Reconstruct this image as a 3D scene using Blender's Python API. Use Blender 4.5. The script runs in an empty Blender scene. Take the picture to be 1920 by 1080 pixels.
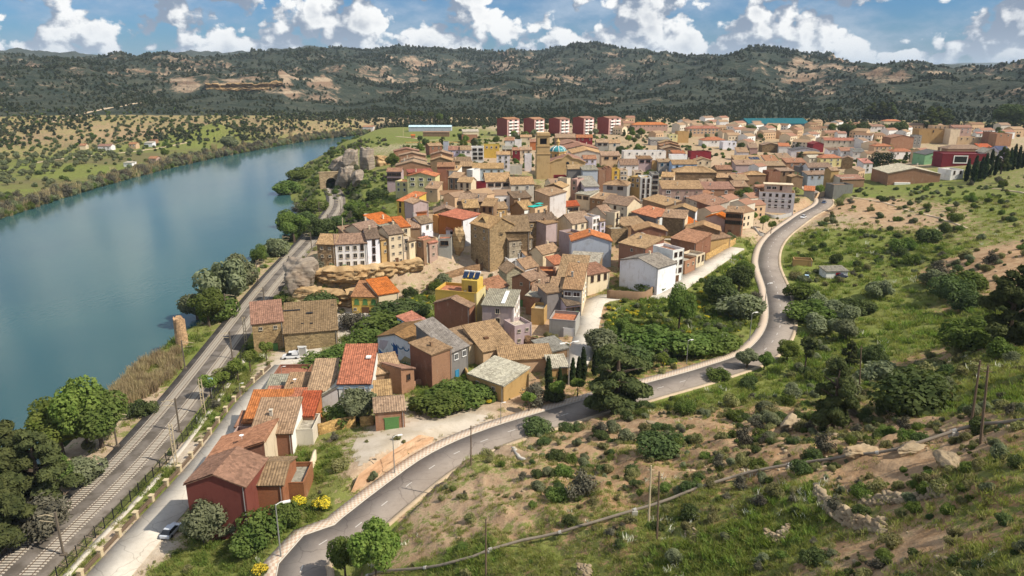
import bpy, math, random
import numpy as np
from mathutils import Vector, Matrix
R = math.radians
random.seed(7); RNG = np.random.default_rng(7)
S = bpy.context.scene
COL = S.collection
# ---------------------------------------------------------------- camera
CAMZ, PITCH, FPX = 85.0, R(16.65), 1371.0
cd = bpy.data.cameras.new('camera'); cam = bpy.data.objects.new('camera', cd); COL.objects.link(cam)
cam.location = (0, 0, CAMZ); cam.rotation_euler = (math.pi/2 - PITCH, 0, 0)
cd.sensor_width = 36; cd.lens = 36*FPX/1920; cd.clip_start = 1; cd.clip_end = 60000
S.camera = cam
# ---------------------------------------------------------------- light
SUN_EL, SUN_AZ = R(47), R(-20)          # azimuth from +X towards +Y
sd = bpy.data.lights.new('sun', 'SUN'); sun = bpy.data.objects.new('sun', sd); COL.objects.link(sun)
sd.energy = 5.0; sd.angle = R(0.5); sd.color = (1.0, 0.91, 0.77)
sv = Vector((math.cos(SUN_EL)*math.cos(SUN_AZ), math.cos(SUN_EL)*math.sin(SUN_AZ), math.sin(SUN_EL)))
sun.rotation_euler = sv.to_track_quat('Z', 'Y').to_euler(); sun.location = (100, -40, 300)
S.view_settings.view_transform = 'Standard'; S.view_settings.look = 'None'
S.view_settings.exposure = 0.28; S.view_settings.gamma = 1.0; S.view_settings.use_curve_mapping = False

class NT:
    """tiny node-tree helper"""
    def __init__(s, tree): s.t = tree; s.n = tree.nodes; s.l = tree.links
    def node(s, typ, **kw):
        n = s.n.new(typ)
        for k, v in kw.items(): setattr(n, k, v)
        return n
    def put(s, sock, v):
        if v is None: return
        if isinstance(v, bpy.types.NodeSocket): s.l.new(v, sock)
        elif hasattr(sock, 'default_value'):
            if sock.type == 'RGBA' and len(v) == 3: v = (*v, 1)
            sock.default_value = v
    def math(s, op, a, b=None, c=None, clamp=False):
        n = s.node('ShaderNodeMath', operation=op); n.use_clamp = clamp
        for i, v in enumerate((a, b, c)): s.put(n.inputs[i], v)
        return n.outputs[0]
    def vmath(s, op, a, b=None, scale=None):
        n = s.node('ShaderNodeVectorMath', operation=op)
        s.put(n.inputs[0], a); s.put(n.inputs[1], b)
        if scale is not None: s.put(n.inputs[3], scale)
        return n.outputs[0]
    def noise(s, vec, scale, detail=4, rough=.55, dist=0, col=False):
        n = s.node('ShaderNodeTexNoise'); s.put(n.inputs['Vector'], vec); n.inputs['Scale'].default_value = scale
        n.inputs['Detail'].default_value = detail; n.inputs['Roughness'].default_value = rough
        n.inputs['Distortion'].default_value = dist
        return n.outputs[1 if col else 0]
    def voro(s, vec, scale, feature='F1', out=0, rnd=1):
        n = s.node('ShaderNodeTexVoronoi', feature=feature); s.put(n.inputs['Vector'], vec)
        n.inputs['Scale'].default_value = scale; n.inputs['Randomness'].default_value = rnd
        return n.outputs[out]
    def ss(s, v, a, b, lo=0, hi=1):
        n = s.node('ShaderNodeMapRange', interpolation_type='SMOOTHSTEP')
        s.put(n.inputs[0], v); s.put(n.inputs[1], a); s.put(n.inputs[2], b); s.put(n.inputs[3], lo); s.put(n.inputs[4], hi)
        return n.outputs[0]
    def mix(s, f, a, b, mode='MIX'):
        n = s.node('ShaderNodeMix', data_type='RGBA', blend_type=mode)
        s.put(n.inputs[0], f); s.put(n.inputs[6], a); s.put(n.inputs[7], b)
        return n.outputs[2]
    def attr(s, name, out=2):
        n = s.node('ShaderNodeAttribute'); n.attribute_name = name; return n.outputs[out]
    def hsv(s, col, h=.5, sat=1, v=1):
        n = s.node('ShaderNodeHueSaturation'); s.put(n.inputs[0], h); s.put(n.inputs[1], sat); s.put(n.inputs[2], v); s.put(n.inputs[4], col)
        return n.outputs[0]
    def bump(s, h, strength=.4, dist=.1):
        n = s.node('ShaderNodeBump'); s.put(n.inputs['Strength'], strength); s.put(n.inputs['Distance'], dist); s.put(n.inputs['Height'], h)
        return n.outputs[0]
    def xyz(s, v):
        n = s.node('ShaderNodeSeparateXYZ'); s.put(n.inputs[0], v); return n.outputs
    def comb(s, x, y, z):
        n = s.node('ShaderNodeCombineXYZ'); s.put(n.inputs[0], x); s.put(n.inputs[1], y); s.put(n.inputs[2], z); return n.outputs[0]

# ---------------------------------------------------------------- sky: Nishita with a broken field of cumulus
W = bpy.data.worlds.new('World'); S.world = W; W.use_nodes = True
w = NT(W.node_tree); w.n.clear()
sky = w.node('ShaderNodeTexSky', sky_type='NISHITA'); sky.sun_disc = False
sky.sun_elevation = SUN_EL; sky.sun_rotation = math.pi/2 - SUN_AZ; sky.altitude = 100
sky.air_density = 1.0; sky.dust_density = 0.6; sky.ozone_density = 2.0
tc = w.node('ShaderNodeTexCoord').outputs['Generated']
dx, dy, dz = w.xyz(w.vmath('NORMALIZE', tc))
az = w.math('ARCTAN2', dx, dy); el = w.math('ARCSINE', dz)
def cloud_density(off):
    a = w.math('ADD', az, off[0]); e = w.math('ADD', el, off[1])
    e2 = w.math('MAXIMUM', e, 0.0)
    p = w.comb(w.math('MULTIPLY', a, 1.0), w.math('MULTIPLY', e2, 1.25), 0.37)
    big = w.noise(p, 5.5, 3, .5)
    warp = w.vmath('ADD', p, w.vmath('SCALE', w.noise(p, 16, 3, .6, col=True), None, .06))
    puff = w.voro(warp, 17, 'F1'); puff2 = w.voro(warp, 42, 'F1')
    fine = w.noise(p, 34, 7, .62)
    d = w.math('ADD', w.math('MULTIPLY', big, .85), w.math('MULTIPLY', fine, .62))
    d = w.math('SUBTRACT', d, w.math('MULTIPLY', puff, .62))
    return w.math('SUBTRACT', d, w.math('MULTIPLY', puff2, .26))
d0 = cloud_density((0, 0)); d1 = cloud_density((.012, .012)); d2 = cloud_density((.03, .035))
thin = w.ss(el, 0.10, 0.5, 0.0, .02)
mask = w.ss(w.math('ADD', w.math('SUBTRACT', d0, thin), w.ss(el, .0, .075, .12, .0)), .165, .250)
lit = w.ss(w.math('ADD', w.math('MULTIPLY', w.math('SUBTRACT', d0, d1), 1.3), w.math('MULTIPLY', w.math('SUBTRACT', d0, d2), .9)), -.16, .26)
lit = w.math('MULTIPLY', lit, w.ss(d0, .72, .30, .30, 1.0))
lowh = w.ss(el, 0.0, .06, .55, 0.0)
ccol = w.mix(lit, (.22, .275, .365), (.86, .86, .85))
ccol = w.mix(w.math('MULTIPLY', lowh, .6), ccol, (.50, .58, .68))
skyc = w.mix(1.0, sky.outputs[0], (.023, .047, .078), 'MULTIPLY')
veil = w.noise(w.comb(az, w.math('MULTIPLY', el, 2.2), 1.7), 7, 6, .62)
vm = w.math('MULTIPLY', w.ss(veil, .40, .62), w.ss(el, .02, .30, .58, .40))
final = w.mix(mask, w.mix(vm, skyc, w.mix(w.ss(veil, .5, .72), (.30, .38, .50), (.52, .58, .66))), ccol)
bg = w.node('ShaderNodeBackground'); w.put(bg.inputs[0], final); bg.inputs[1].default_value = 1.0
w.l.new(bg.outputs[0], w.node('ShaderNodeOutputWorld').inputs[0])
W.cycles.sampling_method = 'MANUAL'; W.cycles.sample_map_resolution = 512

# ---------------------------------------------------------------- camera geometry of the site survey (world metres)
CP, SP = math.cos(PITCH), math.sin(PITCH)
def rayd(px, py):
    u = (px-960)/FPX; v = (540-py)/FPX
    return np.array((u, CP+v*SP, -SP+v*CP))
def unz(px, py, z):
    d = rayd(px, py); t = (z-CAMZ)/d[2]
    return np.array((d[0]*t, d[1]*t, z))
def unr(px, py, r):
    d = rayd(px, py); t = r/math.hypot(d[0], d[1])
    return np.array((d[0]*t, d[1]*t, CAMZ+d[2]*t))
# ---------------------------------------------------------------- object helpers
def tag(o, label=None, cat=None, group=None, kind=None):
    if label: o['label'] = label
    if cat: o['category'] = cat
    if group: o['group'] = group
    if kind: o['kind'] = kind
    return o
def empty(name, loc, rz=0, label=None, cat=None, group=None):
    o = bpy.data.objects.new(name, None); COL.objects.link(o); o.empty_display_size = .5
    o.location = loc; o.rotation_euler = (0, 0, rz)
    return tag(o, label, cat, group)
def link(name, me, parent=None, mats=()):
    o = bpy.data.objects.new(name, me); COL.objects.link(o)
    for m in mats:
        if m.name not in me.materials: me.materials.append(m)
    if parent: o.parent = parent
    return o
def copy_tree(o, parent=None):
    c = o.copy(); COL.objects.link(c)
    if parent: c.parent = parent
    for ch in o.children: copy_tree(ch, c)
    return c
class MB:
    """collects faces, builds ONE mesh"""
    def __init__(s): s.v = []; s.f = []; s.m = []
    def face(s, pts, mi=0):
        i = len(s.v); s.v += [tuple(p) for p in pts]; s.f.append(tuple(range(i, i+len(pts)))); s.m.append(mi)
    def box(s, c, d, mi=0, M=None, bottom=True):
        cx, cy, cz = c; a, b, h = d[0]/2, d[1]/2, d[2]/2
        P = [(cx+sx*a, cy+sy*b, cz+sz*h) for sz in (-1, 1) for sx, sy in ((-1, -1), (1, -1), (1, 1), (-1, 1))]
        if M is not None: P = [tuple(M @ Vector(p)) for p in P]
        i = len(s.v); s.v += P
        F = [(4, 5, 6, 7), (0, 1, 5, 4), (1, 2, 6, 5), (2, 3, 7, 6), (3, 0, 4, 7)]
        if bottom: F.append((3, 2, 1, 0))
        s.f += [tuple(i+k for k in f) for f in F]; s.m += [mi]*len(F)
    def tube(s, pts, radii, n=6, mi=0, caps=True):
        pts = [Vector(p) for p in pts]; base = len(s.v)
        if not hasattr(radii, '__len__'): radii = [radii]*len(pts)
        for k, p in enumerate(pts):
            t = (pts[min(k+1, len(pts)-1)]-pts[max(k-1, 0)]).normalized()
            a = t.cross(Vector((0, 0, 1)))
            if a.length < .05: a = t.cross(Vector((1, 0, 0)))
            a.normalize(); b = t.cross(a)
            for j in range(n):
                g = 2*math.pi*j/n; q = p+(a*math.cos(g)+b*math.sin(g))*radii[k]; s.v.append(tuple(q))
        for k in range(len(pts)-1):
            for j in range(n):
                j2 = (j+1) % n; r0 = base+k*n; r1 = r0+n
                s.f.append((r0+j, r0+j2, r1+j2, r1+j)); s.m.append(mi)
        if caps:
            s.f.append(tuple(base+j for j in range(n))); s.m.append(mi)
            s.f.append(tuple(base+(len(pts)-1)*n+j for j in reversed(range(n)))); s.m.append(mi)
    def lathe(s, prof, n=12, c=(0, 0), mi=0):
        base = len(s.v)
        for r, z in prof:
            for j in range(n):
                g = 2*math.pi*j/n; s.v.append((c[0]+r*math.cos(g), c[1]+r*math.sin(g), z))
        for k in range(len(prof)-1):
            for j in range(n):
                j2 = (j+1) % n; s.f.append((base+k*n+j, base+k*n+j2, base+(k+1)*n+j2, base+(k+1)*n+j)); s.m.append(mi)
    def mesh(s, name, mats=(), smooth=False):
        me = bpy.data.meshes.new(name); me.from_pydata(s.v, [], s.f)
        for m in mats: me.materials.append(m)
        if len(mats) > 1: me.polygons.foreach_set('material_index', s.m)
        if smooth: me.polygons.foreach_set('use_smooth', [True]*len(s.f))
        me.update(); return me
    def build(s, name, mats=(), parent=None, smooth=False):
        return link(name, s.mesh(name, mats, smooth), parent)
def np_mesh(name, V, Q, mats=(), smooth=False):
    """mesh from numpy verts (N,3) and faces (M,k)"""
    me = bpy.data.meshes.new(name); V = np.asarray(V, np.float32); Q = np.asarray(Q, np.int32); k = Q.shape[1]
    me.vertices.add(len(V)); me.vertices.foreach_set('co', V.ravel())
    me.loops.add(Q.size); me.loops.foreach_set('vertex_index', Q.ravel())
    me.polygons.add(len(Q)); me.polygons.foreach_set('loop_start', np.arange(0, Q.size, k, dtype=np.int32))
    me.polygons.foreach_set('loop_total', np.full(len(Q), k, np.int32))
    if smooth: me.polygons.foreach_set('use_smooth', np.ones(len(Q), bool))
    for m in mats: me.materials.append(m)
    me.update(calc_edges=True); me.validate(); return me
def new_mat(name):
    m = bpy.data.materials.new(name); m.use_nodes = True; t = NT(m.node_tree)
    b = t.n['Principled BSDF']; b.inputs['Roughness'].default_value = .85
    b.inputs['Specular IOR Level'].default_value = .25
    return m, t, b
def flat_mat(name, col, rough=.8, metal=0, var=.12, scale=.6):
    m, t, b = new_mat(name)
    p = t.node('ShaderNodeTexCoord').outputs['Object']
    n = t.noise(p, scale, 5, .6)
    c = t.mix(1, (*col, 1), t.mix(n, (1-var*2,)*3, (1+var*2,)*3), 'MULTIPLY')
    t.put(b.inputs['Base Color'], c); b.inputs['Roughness'].default_value = rough; b.inputs['Metallic'].default_value = metal
    return m
# ---------------------------------------------------------------- numpy noise
_perm = RNG.permutation(512).astype(np.int64); _perm = np.concatenate([_perm, _perm, _perm])
_ga = RNG.uniform(0, 2*np.pi, 512); _gx, _gy = np.cos(_ga), np.sin(_ga)
def pnoise(x, y):
    xi = np.floor(x).astype(np.int64); yi = np.floor(y).astype(np.int64); xf = x-xi; yf = y-yi
    u = xf*xf*xf*(xf*(xf*6-15)+10); v = yf*yf*yf*(yf*(yf*6-15)+10)
    def g(i, j):
        h = _perm[(_perm[(xi+i) & 511]+((yi+j) & 511)) & 511]
        return _gx[h]*(xf-i)+_gy[h]*(yf-j)
    a = g(0, 0)*(1-u)+g(1, 0)*u; b = g(0, 1)*(1-u)+g(1, 1)*u
    return (a*(1-v)+b*v)*1.4
def fbm(x, y, o=4, ridged=False):
    s = 0; a = 1; t = 0
    for k in range(o):
        n = pnoise(x*2**k+17*k, y*2**k-9*k)
        if ridged: n = 1-2*np.abs(n)
        s = s+a*n; t += a; a *= .5
    return s/t
def sstep(x, a, b):
    t = np.clip((x-a)/(b-a), 0, 1); return t*t*(3-2*t)
def poly_dist(P, X, Y, closed=False):
    """distance of points to polyline P (n,2), plus index+fraction of the nearest point"""
    P = np.asarray(P, float); best = np.full(X.shape, 1e18); where = np.zeros(X.shape)
    n = len(P); idx = range(n if closed else n-1)
    for i in idx:
        a = P[i]; b = P[(i+1) % n]; d = b-a; L = d@d+1e-9
        t = np.clip(((X-a[0])*d[0]+(Y-a[1])*d[1])/L, 0, 1)
        q = (X-a[0]-t*d[0])**2+(Y-a[1]-t*d[1])**2
        m = q < best; best[m] = q[m]; where[m] = (i+t)[m]
    return np.sqrt(best), where
def inside(P, X, Y):
    P = np.asarray(P, float); c = np.zeros(X.shape, bool); n = len(P)
    for i in range(n):
        x1, y1 = P[i]; x2, y2 = P[(i+1) % n]
        if y1 == y2: continue
        c ^= ((y1 > Y) != (y2 > Y)) & (X < (x2-x1)*(Y-y1)/(y2-y1)+x1)
    return c
def smooth_line(P, step=3.0):
    """Catmull-Rom resample of (n,k) points"""
    P = np.asarray(P, float); out = []
    Q = np.vstack([2*P[0]-P[1], P, 2*P[-1]-P[-2]])
    for i in range(1, len(Q)-2):
        p0, p1, p2, p3 = Q[i-1:i+3]; n = max(2, int(np.linalg.norm((p2-p1)[:2])/step))
        for t in np.arange(n)/n:
            out.append(.5*(2*p1+(p2-p0)*t+(2*p0-5*p1+4*p2-p3)*t*t+(3*p1-p0-3*p2+p3)*t**3))
    out.append(P[-1]); return np.array(out)
# ================================================================ terrain
LB = [(-420, 560), (-200, 478), (0, 410), (100, 377), (200, 347), (300, 320), (400, 297), (500, 278), (570, 265), (630, 258), (690, 252)]
RB = [(720, 262), (655, 268), (620, 283), (575, 305), (533, 343), (548, 378), (560, 405), (535, 452), (485, 490), (440, 530), (400, 590),
      (335, 655), (300, 672), (215, 735), (150, 800), (60, 890), (-60, 985), (-200, 1120)]
RIVER = np.array([unz(x, y, 0)[:2] for x, y in LB+RB] + [(-180, 30), (-420, -40), (-500, 60)])
RAIL = smooth_line([(-76, 18, 9), (-78.5, 60, 9)] + [tuple(unz(x, y, 9)) for x, y in ((40, 1060), (300, 800), (500, 540), (575, 455), (622, 400), (630, 375), (622, 353))], 3)
STREET = smooth_line([(-66, 40, 9)] + [tuple(unz(x, y, z)) for x, y, z in ((235, 1045, 9), (395, 862, 9.2), (475, 750, 9.4), (540, 685, 9.6))], 3)
ROADP = [(-18, 58, 12.6)] + [tuple(unz(x, y, z)) for x, y, z in ((566, 1060, 13), (648, 1003, 13.2), (745, 925, 13.4), (835, 860, 13.6), (940, 814, 13.8), (1090, 768, 13.8),
      (1215, 733, 13.8), (1340, 697, 14), (1425, 663, 14), (1463, 610, 14), (1458, 548, 14.2), (1440, 490, 14.5), (1456, 447, 14.8), (1505, 408, 15), (1548, 378, 15.5))] + [(185, 455, 16), (215, 520, 16)]
ROAD = smooth_line(ROADP, 3)
LANE = smooth_line([tuple(unz(x, y, z)) for x, y, z in ((1075, 690, 12.6), (1095, 650, 12.8), (1105, 600, 14), (1118, 565, 15.2), (1160, 556, 15.8), (1240, 553, 16.6), (1300, 518, 18.2), (1380, 464, 19))], 3)
CPTS = """0,395,3;100,362,3;200,332,3;300,302,3;400,280,4;500,264,4;0,340,5;200,302,6;400,262,8;0,290,8;200,270,9;400,247,12;550,246,9
0,255,15;300,250,14;0,230,22;200,230,22;400,227,28;560,228,18;630,240,10
330,800,9;260,930,9;430,690,9;150,1060,9;480,655,9;90,1075,9
250,1030,9;400,850,9.2;480,740,9.4;540,680,9.6;650,610,10.5;620,640,9.8
420,880,10;500,840,10.5;560,780,11;620,720,11;500,960,10.6;560,900,12;430,1000,9.8;380,1060,9.6;460,1010,11
700,840,15.2;760,795,14.4;850,780,13.6;650,785,12.5;800,770,13.2;950,745,13.2;660,880,14.6;750,855,16;830,822,15;600,860,12.6;640,830,13.4
830,740,12;900,720,12;700,650,11;640,700,11;740,590,11;700,640,10.6;790,570,12;690,585,11;650,545,12;720,535,12.6
600,500,19.5;650,498,20;710,492,20.4;760,482,21;820,472,21;800,500,17;850,490,18;780,522,14;860,512,15;900,517,14.6
880,500,16;940,500,16;1000,500,16;900,640,12;1000,640,12;1050,640,12.4;1100,600,14;1120,560,15;1080,655,12.5;1230,560,16.6;1300,510,18.4;1370,466,19;1400,455,19
1300,600,15;1200,640,13.4;1250,660,13.4;1350,570,15.2;1400,540,14.8;1400,418,16.5;1440,402,15.6
700,430,17;760,420,20;850,420,22;950,420,22;1050,420,20;1150,420,19;1250,420,19;1350,420,18;820,370,23;950,370,24;1050,350,25;1150,370,22;1300,370,20;1400,350,18
760,330,24;850,310,25;950,300,25;1050,310,25;1200,310,22;1350,310,20;1450,310,18;1550,330,17;760,280,23;900,260,21;1050,260,21;1200,260,20;1400,260,18;1600,280,16;1700,300,17;1800,280,16;1900,280,17
700,257,20;800,242,20;1000,242,19;1300,237,18;1600,242,16;1900,242,16;720,240,19;1000,227,17;1300,222,17;1600,225,16;1850,225,16
700,350,18;680,390,14;650,425,11;700,310,21;650,300,17;610,312,9;560,345,4;570,430,5;660,262,20;655,277,18;600,292,8;640,330,17;600,335,8
1500,480,14;1520,560,13.4;1540,640,14;1600,520,15.6;1600,600,15.4;1650,650,17;1700,560,17;1750,620,19.5;1780,580,20;1700,480,18;1600,450,16.5;1560,400,17;1620,390,20;1700,400,21
1600,360,18.5;1700,347,20;1800,350,22;1900,335,27;1900,390,28;1800,430,23;1850,480,26;1760,505,19.5;1850,530,24;1830,560,23;1900,560,27;1880,640,32;1700,690,23;1800,690,33;1560,720,18
1450,702,15;1400,740,16.5;1300,762,17;1200,792,17.5;1060,832,17;1000,802,15.5;960,850,17.5;1100,870,20;900,850,16.5;883,870,20;820,905,16.5;780,960,18;700,1000,15;700,1060,16;640,1060,14.5
850,1000,21;950,950,23;1000,1060,25;850,1070,20.5;1100,1000,27;1200,900,26;1216,985,29.5;1300,850,26;1400,800,25;1500,765,25;1560,740,24;1560,800,30;1400,870,32;1300,930,32;1500,880,36;1650,830,38
1650,765,31;1700,785,35;1750,720,33;1840,825,46;1900,700,42;1900,1070,52;1700,1000,45;1500,1000,38;1650,920,42;1300,1060,33;1900,900,51;1900,800,49"""
WPTS = [(-76, 40, 9), (-60, 40, 9), (-25, 50, 13), (0, 40, 22), (30, 20, 50), (100, 40, 64), (0, 0, 35), (-30, 20, 14), (160, 120, 50), (220, 180, 44), (260, 300, 36), (-60, 0, 9), (330, 500, 26),
        (-120, 0, 0), (450, 800, 22), (-600, 300, 6), (-900, 600, 12), (-1200, 300, 20), (700, 1000, 18), (-300, -200, 5)]
def lp(x, y): return np.arctan2(x, y), np.log(np.maximum(np.hypot(x, y), 1.0))
CW = np.array([unz(float(a), float(b), float(c)) for a, b, c in (t.split(',') for ln in CPTS.split('\n') for t in ln.split(';'))] + WPTS)
CT, CR = lp(CW[:, 0], CW[:, 1])
EPS2 = .012**2
def rbf_fit(T, L, Z):
    n = len(T); D = np.sqrt((T[:, None]-T)**2+(L[:, None]-L)**2+EPS2)
    A = np.zeros((n+3, n+3)); A[:n, :n] = D; A[:n, n:] = np.c_[np.ones(n), T, L]; A[n:, :n] = A[:n, n:].T
    A[:n, :n] -= np.eye(n)*.004
    return np.linalg.solve(A, np.r_[Z, 0, 0, 0])
CWGT = rbf_fit(CT, CR, CW[:, 2])
def rbf(T, L):
    out = np.empty(T.shape); Tf, Lf = T.ravel(), L.ravel(); o = out.ravel()
    for i in range(0, len(Tf), 40000):
        t, l = Tf[i:i+40000, None], Lf[i:i+40000, None]
        o[i:i+40000] = np.sqrt((t-CT)**2+(l-CR)**2+EPS2)@CWGT[:-3]+CWGT[-3]+t[:, 0]*CWGT[-2]+l[:, 0]*CWGT[-1]
    return o.reshape(T.shape)
NA, NR, R0, R1 = 520, 620, 10.0, 21000.0
TA = np.linspace(R(-58), R(58), NA); LR = np.linspace(math.log(R0), math.log(R1), NR)
TT, LL = np.meshgrid(TA, LR); RR = np.exp(LL); GX, GY = RR*np.sin(TT), RR*np.cos(TT)
HZ = np.zeros_like(GX)
near = RR < 1500
HZ[near] = rbf(TT[near], LL[near])
# far hills: crest profiles on rings (image column -> elevation of that ring)
def ring(r, prof):
    p = np.array(prof, float); th = np.arctan((p[:, 0]-960)/FPX/CP*1.0)
    z = [unr(a, b, r)[2] for a, b in p]; t2 = [math.atan2(*unr(a, b, r)[:2]) for a, b in p]
    return np.interp(TA, t2, z)
RINGS = [
 (1250, ring(1250, [(-400, 200), (0, 200), (200, 200), (350, 205), (420, 205), (520, 208), (600, 216), (700, 214), (1000, 214), (1920, 212), (2400, 205)])),
 (1480, ring(1480, [(-400, 180), (0, 182), (200, 180), (330, 190), (380, 183), (400, 180), (530, 180), (560, 195), (640, 205), (700, 200), (850, 202), (1000, 196), (1150, 200), (1300, 190), (1420, 186), (1500, 196), (1640, 190), (1800, 192), (1920, 186), (2400, 180)])),
 (1580, ring(1580, [(-400, 160), (0, 162), (200, 164), (350, 172), (395, 157), (450, 153), (525, 151), (545, 168), (640, 190), (700, 186), (850, 190), (1000, 184), (1150, 188), (1300, 176), (1420, 170), (1500, 184), (1640, 178), (1800, 180), (1920, 172), (2400, 170)])),
 (2000, ring(2000, [(-400, 145), (0, 146), (120, 138), (250, 150), (400, 148), (560, 140), (640, 142), (740, 172), (850, 168), (1000, 158), (1100, 160), (1200, 150), (1300, 148), (1420, 135), (1500, 152), (1580, 158), (1660, 145), (1800, 160), (1920, 150), (2400, 150)])),
 (2450, ring(2450, [(-400, 130), (0, 128), (50, 130), (100, 134), (200, 131), (300, 128), (400, 125), (500, 120), (600, 116), (700, 132), (850, 140), (1000, 136), (1100, 130), (1200, 132), (1300, 124), (1380, 116), (1425, 108), (1450, 107), (1490, 119), (1530, 131), (1590, 137), (1640, 132), (1700, 137), (1750, 145), (1800, 151), (1850, 148), (1900, 138), (1920, 134), (2400, 120)])),
 (3200, ring(3200, [(-400, 140), (0, 140), (500, 125), (640, 97), (700, 100), (760, 94), (800, 94), (825, 91), (850, 100), (900, 103), (960, 103), (1010, 103), (1055, 97), (1085, 83), (1112, 83), (1150, 101), (1200, 108), (1260, 115), (1320, 118), (1380, 120), (1450, 125), (1490, 121), (1530, 118), (1555, 124), (1600, 150), (1920, 155), (2400, 150)])),
 (4200, ring(4200, [(-400, 130), (0, 132), (640, 130), (1500, 140), (1920, 145), (2400, 140)])),
 (5600, ring(5600, [(-400, 100), (0, 102), (30, 100), (100, 106), (150, 110), (200, 113), (260, 112), (300, 110), (330, 106), (380, 105), (430, 110), (470, 104), (520, 99), (560, 96), (600, 95), (640, 97), (800, 110), (1500, 136), (1600, 134), (1690, 130), (1760, 134), (1920, 140), (2400, 130)])),
 (7500, ring(7500, [(-400, 120), (640, 120), (1500, 136), (1600, 132), (1690, 126), (1740, 131), (1780, 127), (1850, 134), (1920, 138), (2400, 130)])),
 (9500, ring(9500, [(-400, 122), (1920, 136), (2400, 134)])),
 (14000, ring(14000, [(-400, 122), (1000, 125), (1560, 127), (1650, 124), (1750, 122), (1800, 119), (1870, 118), (1920, 119), (2400, 119)])),
 (21000, ring(21000, [(-400, 126), (2400, 126)]))]
rl = np.log([a for a, b in RINGS]); rz = np.array([b for a, b in RINGS])
far = np.zeros_like(HZ)
kk = np.clip(np.searchsorted(rl, LR)-1, 0, len(rl)-2)
for j in range(NR):
    k = kk[j]; t = np.clip((LR[j]-rl[k])/(rl[k+1]-rl[k]), 0, 1)
    far[j] = rz[k]*(1-t)+rz[k+1]*t
amp = (1-.55*sstep(RR, 2700, 3200))*sstep(RR, 1150, 1700)*np.clip(RR/2600, .4, 2.2)*(1-.75*sstep(RR, 6000, 9000))
rn = fbm(GX/420, GY/420, 5, True)
far = far+amp*(rn-.3)*66+amp*(fbm(GX/170+5, GY/170, 4, True)-.2)*17+amp*fbm(GX/60, GY/60, 4)*5
wf = sstep(RR, 1020, 1280)
HZ = np.where(near, HZ*(1-wf)+far*wf, far)
# small relief on wild ground
wild = sstep(GX-(GY*.05+10), 0, 40)*sstep(GY, 420, 330)*(1-sstep(RR, 420, 600))
wild = np.maximum(wild, sstep(RR, 600, 1000)*(GX < -120))
HZ = HZ+wild*(fbm(GX/14, GY/14, 4)*1.1+fbm(GX/4, GY/4, 3)*.22)
bowl = sstep(GY, 130, 70)*sstep(GX, 5, 40)
HZ = HZ+bowl*fbm(GX/7, GY/7, 4, True)*.5
mound = sstep(GX, -22, 0)*sstep(GX, 75, 45)*sstep(GY, 150, 128)*sstep(GY, 60, 80)
HZ = HZ+mound*((fbm((GX*.9+GY*.45)/9, (GY*.9-GX*.45)/26, 4, True)-.1)*1.9+fbm(GX/3.5, GY/3.5, 4)*.45)
# river bed and banks
dR, _ = poly_dist(RIVER, GX, GY, True); inR = inside(RIVER, GX, GY)
shore = np.where(GX < -160-GY*.12, 9.0, 14.0)*np.clip(RR/300, .8, 3)
HZ = np.where(inR, -.35-np.minimum(dR*.25, 5), .25+(np.maximum(HZ, .6)-.25)*sstep(dR, 0, shore))
HZ = HZ+np.where(inR, 0, fbm(GX/9, GY/9, 3)*.3*sstep(dR, 0, 4)*sstep(dR, 60, 20))
# man-made levels: railway, street, road, lane are cut and filled into the ground
def carve(H, line, half, soft, drop):
    d, wv = poly_dist(line[:, :2], GX, GY); z = np.interp(wv, np.arange(len(line)), line[:, 2])-drop
    t = sstep(d, half, half+soft); m = RR < 1100
    return np.where(m, z*(1-t)+H*t, H)
HZ = carve(HZ, RAIL, 8.5, 7, .25); HZ = carve(HZ, LANE, 4.6, 3, .12)
HZ = carve(HZ, STREET, 5.5, 3, .12); HZ = carve(HZ, ROAD, 7.2, 2.6, .14)
# cliff under the row of houses above the yellow house: steep step
CLIFF = smooth_line([tuple(unz(x, y, 20)[:2]) for x, y in ((586, 505), (625, 507), (680, 503), (716, 499), (745, 491), (790, 486))], 2)
def sample(x, y):
    x = np.asarray(x, float); y = np.asarray(y, float)
    a = (np.arctan2(x, y)-TA[0])/(TA[1]-TA[0]); l = (np.log(np.maximum(np.hypot(x, y), R0))-LR[0])/(LR[1]-LR[0])
    a = np.clip(a, 0, NA-1.001); l = np.clip(l, 0, NR-1.001); i = a.astype(int); j = l.astype(int); fa = a-i; fl = l-j
    return (HZ[j, i]*(1-fa)+HZ[j, i+1]*fa)*(1-fl)+(HZ[j+1, i]*(1-fa)+HZ[j+1, i+1]*fa)*fl
def gz(x, y): return float(sample(x, y))
_ts = np.exp(np.linspace(math.log(25), math.log(4000), 700))
def G(px, py, h=0.0):
    """where the sight line of a surveyed point meets the ground (+h)"""
    d = rayd(px, py); t = _ts/math.hypot(d[0], d[1])
    f = CAMZ+d[2]*t-sample(d[0]*t, d[1]*t)-h
    k = np.argmax(f < 0)
    if f[k] >= 0: k = len(t)-1
    if k == 0: k = 1
    q = f[k-1]/(f[k-1]-f[k]+1e-12); tt = t[k-1]+(t[k]-t[k-1])*q
    return Vector((d[0]*tt, d[1]*tt, CAMZ+d[2]*tt))
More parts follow.
